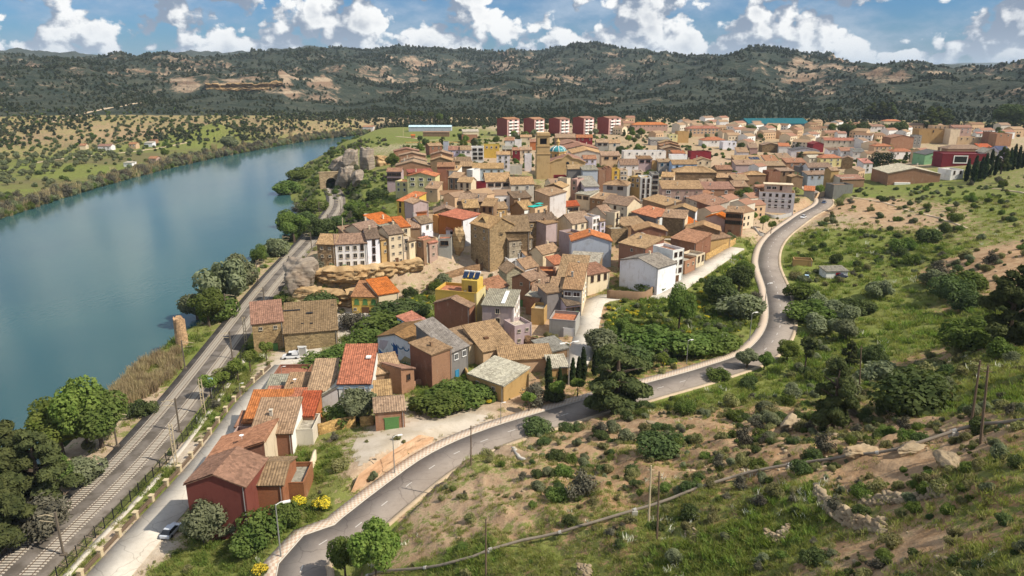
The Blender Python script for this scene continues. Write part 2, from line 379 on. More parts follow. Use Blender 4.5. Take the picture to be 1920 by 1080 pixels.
# ---------------------------------------------------------------- ground cover zones: green 0..1, pale 0..1 (surveyed)
ZP = """0,395,.90,.2;200,332,.90,.2;400,280,.90,.2;0,340,.90,.2;200,302,.90,.2;100,310,.90,.2;400,262,.90,.2;0,290,0.53,.2;0,260,0.48,.2;250,250,0.43,.2;450,236,0.50,.2;560,240,0.50,.2;350,235,0.50,.2
330,800,.9,.3;260,930,.9,.3;430,690,.9,.3;480,655,.85,.3;240,770,.25,.5;190,860,.25,.5;120,950,.3,.5;150,1060,.6,.5
250,1030,.1,.9;400,850,.1,.9;540,680,.1,1;650,610,.05,1
500,960,.8,.2;560,900,.8,.3;430,1000,.9,.2;380,1060,.9,.3;580,900,.7,.4;620,860,.85,.3
700,840,.12,.8;760,795,.1,.85;850,780,.12,.8;650,785,.6,.5;800,765,.3,.6;950,745,.15,.5;720,870,.1,.3;660,840,.45,.6
830,740,.9,.2;900,720,.8,.3;700,650,.95,.2;640,690,.8,.3;740,590,.95,.2;790,570,.9,.3;690,590,.2,.9;650,545,.3,.4;720,535,.25,.4;600,540,.5,.4
800,500,.3,.4;850,490,.3,.5;780,522,.35,.5;860,512,.3,.5;880,500,.2,.5;1000,500,.1,.6;1000,640,.2,.6;1050,620,.2,.6;1100,600,.1,.8
1300,600,.85,.3;1200,640,.95,.2;1350,570,.8,.3;1400,540,.8,.3;1180,600,.95,.2;1250,580,.85,.3;1240,685,.4,.35;1060,730,.25,.3;1000,765,.2,.35;1150,720,.5,.3
760,420,.3,.4;950,420,.15,.4;1150,420,.15,.5;1350,420,.15,.5;950,300,.25,.35;1200,310,.25,.35;1400,310,.25,.35;1050,265,.35,.3;1250,265,.35,.3;1450,265,.35,.3;1000,240,.35,.5;1300,236,.35,.5;1600,240,.45,.45;1800,250,.4,.5;1000,226,.42,.35;1300,222,.42,.35;1600,224,.45,.3;1850,224,.5,.3;800,226,.4,.35;1150,224,.4,.4;1450,222,.45,.35;1600,300,.25,.4
700,257,.85,.3;740,262,.8,.3;800,245,.7,.4;760,275,.5,.7;700,350,.9,.2;680,390,.9,.2;640,430,.9,.3;700,310,.6,.3;640,270,.8,.3;570,330,.75,.3;560,400,.9,.2
1500,480,.8,.3;1520,560,.8,.2;1540,640,.8,.2;1600,520,.9,.3;1650,650,1,.2;1700,560,1,.2;1750,620,.95,.3;1700,480,.8,.3;1600,450,.85,.3;1560,410,.4,.5;1600,385,.12,.12;1650,395,.12,.1;1570,400,.2,.2;1680,412,.2,.2;1700,400,.5,.4
1600,360,.8,.3;1700,347,.8,.4;1800,370,.8,.3;1900,335,.6,.4;1900,390,.7,.3;1800,440,.6,.3;1860,480,.15,.2;1830,520,.15,.5;1900,520,.2,.35;1850,560,.4,.4;1900,560,.8,.2;1780,660,.4,.4
1450,702,.9,.3;1380,730,1,.3;1250,752,.95,.3;1140,790,.3,.6;1060,820,.3,.5;1020,810,.6,.4;980,845,.3,.45;1130,800,.15,.7;900,860,.5,.3;820,905,.3,.3;800,940,.35,.3;700,1000,.8,.2
850,1000,.35,.25;950,950,.4,.3;900,930,.35,.3;850,1060,.85,.2;1000,1060,.7,.2;1100,1000,.5,.3;1100,930,.4,.2;1200,900,.3,.3;1300,850,.3,.3;1400,800,.25,.3;1350,960,.6,.3;1450,820,.2,.4;1500,870,.2,.3
1600,800,.2,.3;1700,800,.2,.45;1650,770,.4,.3;1750,720,.7,.3;1840,760,.85,.3;1900,720,.7,.4;1900,860,.6,.3;1750,860,.2,.5;1650,900,.15,.5;1450,1000,.8,.2;1500,950,.75,.2;1600,1050,.35,.4;1700,1030,.15,.4;1300,1050,.8,.2;1250,1000,.6,.3;1850,960,.5,.2;1900,1060,.6,.2"""
zq = [tuple(map(float, t.split(','))) for ln in ZP.split('\n') for t in ln.split(';')]
zw = np.array([tuple(G(a, b))[:2] for a, b, c, d in zq]); zt, zl = lp(zw[:, 0], zw[:, 1])
GREEN = np.zeros_like(HZ); PALE = np.zeros_like(HZ); wsum = np.zeros_like(HZ)
jx = fbm(GX/11, GY/11, 3)*.02; jy = fbm(GX/11+50, GY/11, 3)*.02
for k in range(len(zq)):
    ww = 1/((TT+jx-zt[k])**2+(LL+jy-zl[k])**2+2e-4)**2
    GREEN += ww*zq[k][2]; PALE += ww*zq[k][3]; wsum += ww
GREEN /= wsum; PALE /= wsum
PALE = PALE*(1-.75*sstep(GX, -10, 15)*sstep(RR, 330, 260))
GREEN = np.where(near, GREEN, .4); PALE = np.where(near, PALE, .4)
def green_at(x, y):
    a = np.clip(((np.arctan2(x, y)-TA[0])/(TA[1]-TA[0])).astype(int), 0, NA-1)
    l = np.clip(((np.log(np.hypot(x, y))-LR[0])/(LR[1]-LR[0])).astype(int), 0, NR-1)
    return GREEN[l, a], PALE[l, a]
# slope for rock
gy_, gx_ = np.gradient(HZ); dr = np.gradient(RR, axis=0)
SLOPE = np.hypot(gy_/dr, gx_/(RR*(TA[1]-TA[0])))

# ---------------------------------------------------------------- terrain materials
def ground_material():
    m, t, b = new_mat('earth_and_grass')
    p = t.node('ShaderNodeNewGeometry').outputs['Position']
    g = t.attr('green'); pl = t.attr('pale')
    n1 = t.noise(p, .09, 5, .6); n2 = t.noise(p, .45, 6, .65); n3 = t.noise(p, 2.2, 5, .7)
    soil = t.mix(pl, (.30, .175, .085), (.45, .385, .30))
    soil = t.mix(t.ss(n2, .35, .7), soil, t.mix(pl, (.47, .31, .175), (.54, .485, .40)))
    soil = t.mix(t.math('MULTIPLY', t.ss(n3, .5, .75), .5), soil, t.mix(1, soil, (.62, .6, .58), 'MULTIPLY'))
    gr = t.mix(t.ss(n2, .3, .7), (.105, .130, .030), (.20, .21, .062))
    gr = t.mix(t.ss(n1, .45, .7), gr, (.155, .190, .042))
    gr = t.mix(t.math('MULTIPLY', t.ss(n3, .55, .8), .5), gr, (.24, .225, .08))
    dry = t.ss(t.noise(p, .012, 4, .6), .42, .62)
    gr = t.mix(t.math('MULTIPLY', dry, t.ss(t.xyz(p)[0], -150, -230)), gr, t.mix(n2, (.11, .105, .04), (.17, .15, .07)))
    k = t.math('ADD', g, t.math('ADD', t.math('MULTIPLY', t.math('SUBTRACT', n2, .5), 1.5), t.math('MULTIPLY', t.math('SUBTRACT', n3, .5), .9)))
    f = t.ss(k, .36, .62)
    col = t.mix(f, soil, gr)
    t.put(b.inputs['Base Color'], col); b.inputs['Roughness'].default_value = .95
    b.inputs['Specular IOR Level'].default_value = .1
    t.put(b.inputs['Normal'], t.bump(t.math('ADD', n3, t.math('MULTIPLY', n2, 2)), .5, .35))
    return m
def hill_material():
    m, t, b = new_mat('scrub_and_rock')
    p = t.node('ShaderNodeNewGeometry').outputs['Position']
    sl = t.attr('slope'); dist = t.attr('dist')
    n1 = t.noise(p, .004, 6, .6); n2 = t.noise(p, .022, 6, .65); n3 = t.noise(p, .11, 5, .7)
    z = t.xyz(p)[2]
    strata = t.noise(t.comb(t.math('MULTIPLY', t.xyz(p)[0], .004), t.math('MULTIPLY', t.xyz(p)[1], .004), t.math('MULTIPLY', z, .16)), 1, 4, .6)
    rock = t.mix(t.ss(strata, .4, .62), (.225, .155, .105), (.37, .285, .20))
    veg = t.mix(t.ss(n2, .35, .65), (.030, .042, .031), (.066, .073, .052))
    k = t.math('ADD', t.math('MULTIPLY', sl, .75), t.math('ADD', t.math('MULTIPLY', t.math('SUBTRACT', n2, .5), 1.3), t.math('MULTIPLY', t.math('SUBTRACT', n1, .5), 1.5)))
    k = t.math('ADD', k, t.math('MULTIPLY', t.math('SUBTRACT', n3, .5), .8))
    k = t.math('SUBTRACT', k, t.ss(z, 85, 190, 0, .35))
    f = t.math('MULTIPLY', t.ss(k, .30, .58), t.ss(dist, 3600, 5200, 1, .25))
    t.put(b.inputs['Base Color'], t.mix(f, veg, rock)); b.inputs['Roughness'].default_value = 1
    b.inputs['Specular IOR Level'].default_value = .05
    t.put(b.inputs['Normal'], t.bump(t.math('ADD', n3, t.math('MULTIPLY', n2, 3)), .8, 6))
    return m
MG, MH = ground_material(), hill_material()
def grid_object(name, j0, j1, mat, attrs):
    Vv = np.stack([GX[j0:j1], GY[j0:j1], HZ[j0:j1]], -1).reshape(-1, 3); n = j1-j0
    a = (np.arange(n-1)[:, None]*NA+np.arange(NA-1)).ravel()
    Q = np.stack([a, a+1, a+NA+1, a+NA], -1)
    me = np_mesh(name, Vv, Q, [mat], True)
    for k, arr in attrs.items():
        at = me.attributes.new(k, 'FLOAT', 'POINT'); at.data.foreach_set('value', arr[j0:j1].astype(np.float32).ravel())
    return link(name, me)
JS = int(np.searchsorted(LR, math.log(1130)))
tag(grid_object('ground', 0, JS+1, MG, dict(green=GREEN, pale=PALE)), 'sloping ground of grass, scrub and bare ochre earth round the town', kind='structure')
tag(grid_object('hills', JS, NR, MH, dict(slope=SLOPE, dist=RR)), 'wooded hills with pale rock faces behind the town', kind='structure')
# ---------------------------------------------------------------- water
m, t, b = new_mat('river_water')
p = t.node('ShaderNodeNewGeometry').outputs['Position']
ps = t.vmath('MULTIPLY', p, (1, .55, 1))
n = t.math('ADD', t.math('MULTIPLY', t.noise(ps, .5, 4, .6), .6), t.noise(ps, .06, 4, .6))
big = t.noise(p, .008, 3, .5)
t.put(b.inputs['Base Color'], t.mix(t.ss(big, .35, .65), (.030, .084, .092), (.042, .106, .104)))
b.inputs['Roughness'].default_value = .13; b.inputs['IOR'].default_value = 1.33; b.inputs['Specular IOR Level'].default_value = .42
t.put(b.inputs['Normal'], t.bump(n, .11, .6)); MW = m
wb = MB(); wb.face([(-2600, -300, 0), (300, -300, 0), (300, 1250, 0), (-2600, 1250, 0)])
# water only where the channel is: a sheet following the bed
rp = RIVER
wx0, wy0 = rp.min(0)-25; wx1, wy1 = rp.max(0)+25
wme = MB(); wme.face([(wx0, wy0, 0), (wx1, wy0, 0), (wx1, wy1, 0), (wx0, wy1, 0)])
tag(wme.build('river', [MW]), 'wide calm blue-green river', kind='structure')
# ================================================================ roads, street, railway
def frame_of(line):
    T = np.gradient(line[:, :2], axis=0); T /= np.linalg.norm(T, axis=1)[:, None]+1e-9
    return T, np.stack([T[:, 1], -T[:, 0]], 1)          # tangent, right-hand normal
def arclen(line): return np.r_[0, np.cumsum(np.linalg.norm(np.diff(line[:, :2], axis=0), axis=1))]
def off_line(line, o, dz=0):
    T, N = frame_of(line); out = line.copy(); out[:, :2] += N*o; out[:, 2] += dz; return out
def ribbon(name, line, a, b, dz, mat, skirt=.6, label=None, parent=None, tiles=False):
    """sheet between offsets a..b of a centre line with closed sides"""
    T, N = frame_of(line); n = len(line); s = arclen(line)
    A = np.c_[line[:, :2]+N*a, line[:, 2]+dz]; B = np.c_[line[:, :2]+N*b, line[:, 2]+dz]
    A2 = A-[0, 0, skirt]; B2 = B-[0, 0, skirt]
    V = np.vstack([A, B, A2, B2]); i = np.arange(n-1)
    Q = np.vstack([np.stack([i, i+1, n+i+1, n+i], 1), np.stack([2*n+i, 2*n+i+1, i+1, i], 1), np.stack([n+i, n+i+1, 3*n+i+1, 3*n+i], 1)])
    # faces up
    me = np_mesh(name, V, Q[:, ::-1], [mat])
    if tiles:
        for k, v in (('along', np.r_[s, s, s, s]), ('across', np.r_[np.zeros(n), np.full(n, b-a), np.zeros(n), np.full(n, b-a)])):
            at = me.attributes.new(k, 'FLOAT', 'POINT'); at.data.foreach_set('value', v.astype(np.float32))
    o = link(name, me, parent)
    return tag(o, label, kind='structure') if not parent else o
def surf_mat(name, c1, c2, sc=.5, rough=.9, crack=0):
    m, t, b = new_mat(name); p = t.node('ShaderNodeNewGeometry').outputs['Position']
    n1 = t.noise(p, sc*.25, 5, .6); n2 = t.noise(p, sc*3, 5, .65)
    c = t.mix(t.ss(n1, .35, .65), c1, c2); c = t.mix(t.math('MULTIPLY', t.ss(n2, .45, .75), .4), c, t.mix(1, c, (.7, .68, .66), 'MULTIPLY'))
    if crack:
        e = t.voro(t.vmath('ADD', p, t.vmath('SCALE', t.noise(p, .4, 3, col=True), None, 1.5)), .16, 'DISTANCE_TO_EDGE')
        c = t.mix(t.math('MULTIPLY', t.ss(e, .015, .0), .6), c, t.mix(1, c, (.5, .48, .46), 'MULTIPLY'))
    t.put(b.inputs['Base Color'], c); b.inputs['Roughness'].default_value = rough
    t.put(b.inputs['Normal'], t.bump(n2, .4, .05)); return m
M_ASPH = surf_mat('asphalt', (.225, .19, .162), (.275, .238, .205), .4, crack=1)
M_CONC = surf_mat('concrete_paving', (.46, .42, .36), (.56, .52, .45), .4, crack=1)
M_BALL = surf_mat('ballast', (.10, .085, .070), (.18, .158, .138), 1.2)
M_KERB = surf_mat('kerb_stone', (.45, .41, .35), (.52, .48, .41), 1)
M_DIRT = surf_mat('dirt_track', (.40, .31, .21), (.50, .40, .28), .5)
M_GRAV = surf_mat('gravel', (.40, .34, .26), (.50, .44, .36), .8)
M_LINE = flat_mat('road_paint', (.58, .56, .52), .7, 0, .2, 3)
m, t, b = new_mat('chequered_paving')
s_, a_ = t.attr('along'), t.attr('across')
ck = t.math('MODULO', t.math('ADD', t.math('FLOOR', t.math('MULTIPLY', s_, 2.2)), t.math('FLOOR', t.math('MULTIPLY', a_, 2.2))), 2)
n = t.noise(t.node('ShaderNodeNewGeometry').outputs['Position'], 1.5, 5, .6)
c = t.mix(ck, (.54, .47, .385), (.42, .30, .22)); c = t.mix(t.math('MULTIPLY', n, .35), c, (.4, .34, .27)); t.put(b.inputs['Base Color'], c); M_CHK = m
road = ribbon('road', ROAD, -3.6, 3.6, 0, M_ASPH, label='grey two lane road curving below the town')
ribbon('pavement', ROAD, -6.0, -3.78, .13, M_CHK, label='red and white chequered pavement along the road', tiles=True)
ribbon('kerb', ROAD, -3.78, -3.6, .14, M_KERB, label='pale kerb of the chequered pavement')
ribbon('road_verge', ROAD, 3.6, 4.7, .03, M_DIRT, label='narrow stony verge along the outer road edge')
sr = arclen(ROAD); T_, N_ = frame_of(ROAD)
def on_line(line, s, o=0):
    L_ = arclen(line); k = [np.interp(s, L_, line[:, j]) for j in range(3)]
    T, N = frame_of(line); t = np.array([np.interp(s, L_, T[:, 0]), np.interp(s, L_, T[:, 1])]); nn = np.array([t[1], -t[0]])
    return np.array([k[0]+nn[0]*o, k[1]+nn[1]*o, k[2]]), math.atan2(t[1], t[0])
dm = MB(); dm.box((0, 0, .004), (1.9, .12, .012)); dme = dm.mesh('lane_dash', [M_LINE])
s = 4
while s < sr[-1]-4:
    p, a = on_line(ROAD, s); o = link('lane_dash', dme, road); o.location = p; o.rotation_euler = (0, 0, a); s += 6.8
street = ribbon('street', STREET, -3.7, 3.4, .02, M_CONC, label='pale concrete street beside the railway embankment')
ribbon('lane', LANE, -3.6, 3.2, .03, M_CONC, label='pale concrete lane climbing past the houses')
def pxline(pts, dz=.08, step=3):
    L_ = smooth_line([tuple(G(x, y)) for x, y in pts], step); L_[:, 2] = sample(L_[:, 0], L_[:, 1])+dz; return L_
for nm, pts, hw, mt, lb in (
    ('dirt_track', [(88, 229), (130, 218), (180, 207), (240, 196), (268, 192)], 5, M_DIRT, 'sandy track climbing to the far hills'),
    ('dirt_track', [(60, 306), (150, 293), (250, 284), (330, 271), (350, 267)], 2.2, M_DIRT, 'thin farm track along the far river plain'),
    ('dirt_track', [(1835, 352), (1870, 354), (1920, 361), (1990, 372)], 1.5, M_DIRT, 'sandy path on the grassy hill'),
    ('dirt_track', [(742, 256), (775, 259), (800, 263), (830, 262)], 1.8, M_DIRT, 'pale path across the green field above the rock'),
    ('dirt_track', [(1595, 369), (1650, 378), (1700, 394), (1760, 408), (1815, 428)], .8, M_DIRT, 'narrow terrace path across the grassy slope'),
    ('concrete_channel', [(957, 826), (965, 842), (985, 862)], .35, M_CONC, 'short pale drain channel beside the road')):
    L_ = pxline(pts, .10 if hw > 3 else .06); ribbon(nm, L_, -hw, hw, .03, mt, label=lb)
def patch(name, poly, mat, step, dz, label):
    P = np.array([tuple(G(x, y))[:2] for x, y in poly]); x0, y0 = P.min(0); x1, y1 = P.max(0)
    xs = np.arange(x0, x1+step, step); ys = np.arange(y0, y1+step, step); X, Y = np.meshgrid(xs, ys)
    I = inside(P, X+fbm(X/3, Y/3, 2)*.6, Y); Z = sample(X, Y)+dz; idx = np.arange(X.size).reshape(X.shape)
    f = I[:-1, :-1] & I[1:, :-1] & I[:-1, 1:] & I[1:, 1:]
    Q = np.stack([idx[:-1, :-1][f], idx[:-1, 1:][f], idx[1:, 1:][f], idx[1:, :-1][f]], 1)
    return tag(link(name, np_mesh(name, np.stack([X, Y, Z], -1).reshape(-1, 3), Q, [mat], True)), label, kind='structure')
patch('plaza', [(470, 745), (535, 668), (565, 652), (600, 652), (632, 640), (632, 595), (648, 585), (700, 588), (755, 582), (760, 590), (705, 605), (690, 625), (640, 655), (600, 672), (560, 700), (505, 750)], M_CONC, .7, .10, 'pale concrete plaza with parked cars')
patch('gravel_lot', [(665, 815), (760, 792), (870, 775), (930, 780), (880, 808), (820, 826), (745, 850), (672, 880), (655, 850)], M_GRAV, .9, .07, 'pale gravel lot between the garage and the road')
# ---------------------------------------------------------------- railway
ribbon('railway_ballast', RAIL, -5.6, 5.6, .12, M_BALL, .9, 'grey ballast bed of the double railway')
M_RAIL = flat_mat('rusty_rail_steel', (.13, .085, .06), .5, .4); M_SLP = flat_mat('concrete_sleeper', (.46, .41, .34), .9, 0, .2, 1.5)
sl = MB(); sl.box((0, 0, .05), (.30, 2.6, .14)); slm = sl.mesh('sleeper', [M_SLP])
for o_, lb in ((-2.6, 'railway track on the river side'), (2.6, 'railway track on the street side')):
    L_ = off_line(RAIL, o_); root = empty('railway_track', L_[0], 0, 'long '+lb+' with pale sleepers', 'railway track', 'railway tracks')
    for g in (-.84, .84):
        gl = off_line(L_, g, .30)-L_[0]; mb = MB(); mb.tube(gl, .075, 4); mb.build('rail', [M_RAIL], root)
    tot = arclen(L_)[-1]; sb = MB(); k = 0; s = 30.0
    LL_ = arclen(L_); Tt, Nn = frame_of(L_)
    while s < tot:
        p = [np.interp(s, LL_, L_[:, j]) for j in range(3)]; a = math.atan2(np.interp(s, LL_, Tt[:, 1]), np.interp(s, LL_, Tt[:, 0]))
        pos = Vector(p)-Vector(L_[0])+Vector((0, 0, .12))
        if k < 300:
            o = link('sleeper', slm, root); o.location = pos; o.rotation_euler = (0, 0, a)
        else: sb.box((0, 0, .05), (.30, 2.6, .14), 0, Matrix.Translation(pos) @ Matrix.Rotation(a, 4, 'Z'))
        k += 1; s += .66
    if sb.v: tag(sb.build('sleepers', [M_SLP], root), kind='stuff')
# ================================================================ building materials
def objcol(t): return t.node('ShaderNodeObjectInfo').outputs['Color']
def objrnd(t): return t.node('ShaderNodeObjectInfo').outputs['Random']
def opos(t): return t.vmath('ADD', t.node('ShaderNodeTexCoord').outputs['Object'], t.vmath('SCALE', t.comb(objrnd(t), objrnd(t), 0.3), None, 91.0))
def plaster():
    m, t, b = new_mat('plaster'); p = opos(t)
    n1 = t.noise(p, .35, 6, .65); n2 = t.noise(t.vmath('MULTIPLY', p, (1.2, 1.2, .22)), 1.1, 5, .65); n3 = t.noise(p, 5, 3, .6)
    c = t.mix(t.math('MULTIPLY', t.ss(n1, .5, .72), .5), objcol(t), t.mix(1, objcol(t), (.62, .55, .48), 'MULTIPLY'))
    c = t.mix(t.math('MULTIPLY', t.ss(n2, .52, .75), .55), c, t.mix(1, c, (.52, .48, .44), 'MULTIPLY'))
    c = t.mix(t.math('MULTIPLY', t.ss(n3, .3, .7), .22), c, t.mix(1, c, (.7, .68, .66), 'MULTIPLY'))
    t.put(b.inputs['Base Color'], c); b.inputs['Roughness'].default_value = .92
    t.put(b.inputs['Normal'], t.bump(n3, .3, .03)); return m
def masonry():
    m, t, b = new_mat('rubble_masonry'); p = opos(t); q = t.vmath('MULTIPLY', p, (1, 1, 1.7))
    cell = t.voro(q, 1.6, 'F1', 1); edge = t.voro(q, 1.6, 'DISTANCE_TO_EDGE'); n1 = t.noise(p, .3, 6, .65); n2 = t.noise(p, 3, 4, .65)
    v = t.xyz(cell)[0]
    c = t.mix(1, objcol(t), t.mix(v, (.68, .66, .62), (1.3, 1.25, 1.15)), 'MULTIPLY')
    c = t.mix(t.math('MULTIPLY', t.ss(edge, .10, .0), .55), c, t.mix(1, objcol(t), (.55, .5, .42), 'MULTIPLY'))
    c = t.mix(t.math('MULTIPLY', t.ss(n1, .48, .7), .6), c, t.mix(1, c, (.55, .5, .45), 'MULTIPLY'))
    t.put(b.inputs['Base Color'], c); b.inputs['Roughness'].default_value = .95
    t.put(b.inputs['Normal'], t.bump(t.math('ADD', t.ss(edge, 0, .12), n2), .6, .08)); return m
def brickwork():
    m, t, b = new_mat('brickwork'); p = opos(t); x, y, z = t.xyz(p)
    br = t.node('ShaderNodeTexBrick'); t.put(br.inputs['Vector'], t.comb(t.math('ADD', x, y), z, 0)); br.inputs['Scale'].default_value = 2.2
    br.inputs['Color1'].default_value = (.85, .85, .85, 1); br.inputs['Color2'].default_value = (1.15, 1.1, 1.05, 1); br.inputs['Mortar'].default_value = (.8, .85, .9, 1)
    n1 = t.noise(p, .4, 6, .65); n2 = t.noise(t.vmath('MULTIPLY', p, (1, 1, .3)), .9, 5, .6)
    c = t.mix(1, objcol(t), br.outputs[0], 'MULTIPLY')
    c = t.mix(t.math('MULTIPLY', t.ss(n1, .5, .7), .5), c, t.mix(1, c, (.62, .58, .55), 'MULTIPLY'))
    c = t.mix(t.math('MULTIPLY', t.ss(n2, .55, .75), .45), c, (.42, .33, .25))
    t.put(b.inputs['Base Color'], c); b.inputs['Roughness'].default_value = .95; return m
def rooftile():
    m, t, b = new_mat('clay_roof_tiles'); p = opos(t)
    q = t.vmath('MULTIPLY', p, (2.0, 2.0, 2.0)); cell = t.xyz(t.voro(q, 1.0, 'F1', 1))[0]
    n1 = t.noise(p, .28, 6, .65); n2 = t.noise(p, 1.7, 5, .7); r = objrnd(t)
    c = t.mix(1, objcol(t), t.mix(cell, (.70, .68, .66), (1.28, 1.26, 1.22)), 'MULTIPLY')
    c = t.mix(t.math('MULTIPLY', t.ss(n1, .45, .68), .55), c, t.mix(1, c, (.68, .66, .62), 'MULTIPLY'))
    c = t.mix(t.math('MULTIPLY', t.ss(n2, .56, .74), .7), c, t.mix(.5, c, (.10, .085, .06)))
    c = t.mix(t.math('MULTIPLY', t.ss(n2, .42, .28), .4), c, t.mix(1, c, (1.35, 1.3, 1.2), 'MULTIPLY'))
    c = t.hsv(c, t.math('ADD', .495, t.math('MULTIPLY', r, .012)), t.math('ADD', .85, t.math('MULTIPLY', r, .25)), t.math('ADD', .88, t.math('MULTIPLY', r, .28)))
    t.put(b.inputs['Base Color'], c); b.inputs['Roughness'].default_value = .9
    t.put(b.inputs['Normal'], t.bump(t.math('ADD', cell, n2), .45, .06)); return m
MP, MS, MB_, MT = plaster(), masonry(), brickwork(), rooftile()
m, t, b = new_mat('window_glass'); b.inputs['Base Color'].default_value = (.018, .020, .024, 1); b.inputs['Roughness'].default_value = .12; b.inputs['Specular IOR Level'].default_value = .5; MGL = m
MFR = flat_mat('window_surround', (.48, .42, .33)); MWH = flat_mat('white_paint', (.78, .77, .74), .6, 0, .05); MDK = flat_mat('dark_iron_and_shade', (.03, .03, .032), .6, .3)
MWOOD = flat_mat('brown_wood', (.12, .06, .03)); MGRN = flat_mat('green_door_paint', (.10, .22, .07)); MCONC = flat_mat('concrete', (.42, .40, .36)); MMET = flat_mat('galvanised_metal', (.45, .46, .47), .45, .5)
MSTN = flat_mat('pale_stone', (.44, .35, .22)); MBLU = flat_mat('blue_shutter_paint', (.04, .22, .38)); MTURQ = flat_mat('turquoise_tarp', (.02, .42, .36)); MSOL = flat_mat('solar_cells', (.015, .03, .07), .15)
WALLC = dict(white=(.74, .73, .71), snow=(.80, .81, .84), cream=(.66, .55, .39), pale=(.58, .53, .44), ochre=(.44, .29, .12), stone=(.33, .24, .14), dstone=(.23, .165, .10), gstone=(.37, .34, .26),
    grey=(.34, .325, .30), dgrey=(.20, .19, .18), brick=(.33, .18, .108), rbrick=(.25, .12, .075), brown=(.25, .16, .095), yellow=(.60, .42, .09), lime=(.64, .58, .30), pink=(.47, .32, .27), peach=(.56, .39, .24),
    maroon=(.20, .022, .030), rust=(.27, .115, .055), redpaint=(.19, .055, .04), blue=(.40, .54, .74), lav=(.52, .50, .60), orange=(.56, .27, .09), dorange=(.36, .13, .03), mauve=(.42, .33, .33), green=(.26, .48, .26),
    terra=(.50, .17, .06), purple=(.23, .06, .18), sky=(.44, .66, .80), bgrey=(.42, .46, .52))
ROOFC = dict(tan=(.265, .175, .112), dtan=(.18, .125, .08), gold=(.32, .212, .125), orange=(.36, .135, .065), bright=(.40, .12, .042), red=(.29, .075, .045), rust=(.285, .15, .095), pinkr=(.42, .18, .13), brown=(.21, .12, .065),
    grey=(.24, .225, .19), dgrey=(.12, .12, .12), pale=(.37, .34, .28), maroon=(.20, .03, .035), blue=(.06, .07, .15), teal=(.006, .10, .125))
def wall_mat(c): return MS if 'stone' in c else (MB_ if 'brick' in c or c == 'rust' else MP)
# ---------------------------------------------------------------- shared window meshes
def window_meshes(wd, ht, frame, sill=True):
    f = MB(); s = .12
    f.box((0, -.05, ht/2+s/2), (wd+2*s, .14, s)); f.box((-wd/2-s/2, -.05, 0), (s, .14, ht)); f.box((wd/2+s/2, -.05, 0), (s, .14, ht))
    f.box((0, -.08, -ht/2-s/2), (wd+3*s, .24, s)); f.box((0, -.03, 0), (.07, .07, ht))
    g = MB(); g.box((0, -.01, 0), (wd, .05, ht))
    return f.mesh('window', [frame]), g.mesh('pane', [MGL])
WIN = {}
for key, wd, ht, fr in (('n', 1.05, 1.4, MFR), ('t', 1.0, 2.1, MFR), ('s', .8, .8, MFR), ('w', 1.1, 1.4, MWH), ('b', 1.9, 1.3, MWH), ('d', 1.05, 1.4, MWOOD), ('u', 1.2, 1.4, MBLU), ('l', 2.6, 1.5, MWOOD), ('p', .9, 2.0, MWOOD)):
    WIN[key] = window_meshes(wd, ht, fr)
# window with its pane in one mesh, for houses too far away to tell the two apart
WINF = {}
for key, (wm, pm) in WIN.items():
    b_ = MB()
    for me_, mi in ((wm, 0), (pm, 1)):
        i0 = len(b_.v); b_.v += [tuple(v.co) for v in me_.vertices]
        for pl in me_.polygons: b_.f.append(tuple(i0+k for k in pl.vertices)); b_.m.append(mi)
    WINF[key] = b_.mesh('window', [wm.materials[0], MGL])
def add_window(root, key, x, y, z, ang, nearby):
    if nearby:
        wm, pm = WIN[key]; o = link('window', wm, root); q = link('pane', pm, o)
    else: o = link('window', WINF[key], root)
    o.location = (x, y, z); o.rotation_euler = (0, 0, ang); return o
# ---------------------------------------------------------------- roof slopes: rows of tiles as real ridges
def slope(mb, a, b_, c, d_, period, th=.16, rough=.04, rng=random):
    """a,b_ eave left/right; c,d_ ridge right/left"""
    a, b_, c, d_ = map(Vector, (a, b_, c, d_)); w_ = max((b_-a).length, (c-d_).length); n = (b_-a).cross(d_-a)
    if n.length < 1e-6: n = (c-b_).cross(a-b_)
    n.normalize()
    if n.z < 0: n = -n
    if period: cols = max(2, int(round(w_/period*2)))
    else: cols = max(2, int(w_/2.5))
    rows = 3; i0 = len(mb.v); amp_ = min(.14, period*.2) if period else 0
    for r in range(rows+1):
        L_ = a.lerp(d_, r/rows); Rr = b_.lerp(c, r/rows)
        sag = -.05*math.sin(math.pi*r/rows)
        for k in range(cols+1):
            q = L_.lerp(Rr, k/cols); off = (amp_ if k % 2 else 0)+sag+rng.uniform(-rough, rough)*(1 if 0 < r < rows else .3)
            mb.v.append(tuple(q+n*(off+.10)))
    for r in range(rows):
        for k in range(cols):
            p = i0+r*(cols+1)+k; mb.f.append((p, p+1, p+cols+2, p+cols+1)); mb.m.append(0)
    dn = n*-th; A, B, C_, D_ = a+dn, b_+dn, c+dn, d_+dn
    mb.face((D_, C_, B, A)); mb.face((A, B, b_, a)); mb.face((B, C_, c, b_)); mb.face((D_, A, a, d_))
    if (c-d_).length > .1: mb.face((C_, D_, d_, c))
HOUSES = []   # footprints for spacing
IMG = []
def pix(v):
    d = Vector(v)-Vector((0, 0, CAMZ)); dep = d.y*CP-d.z*SP; return 960+FPX*d.x/dep, 540-FPX*(d.y*SP+d.z*CP)/dep
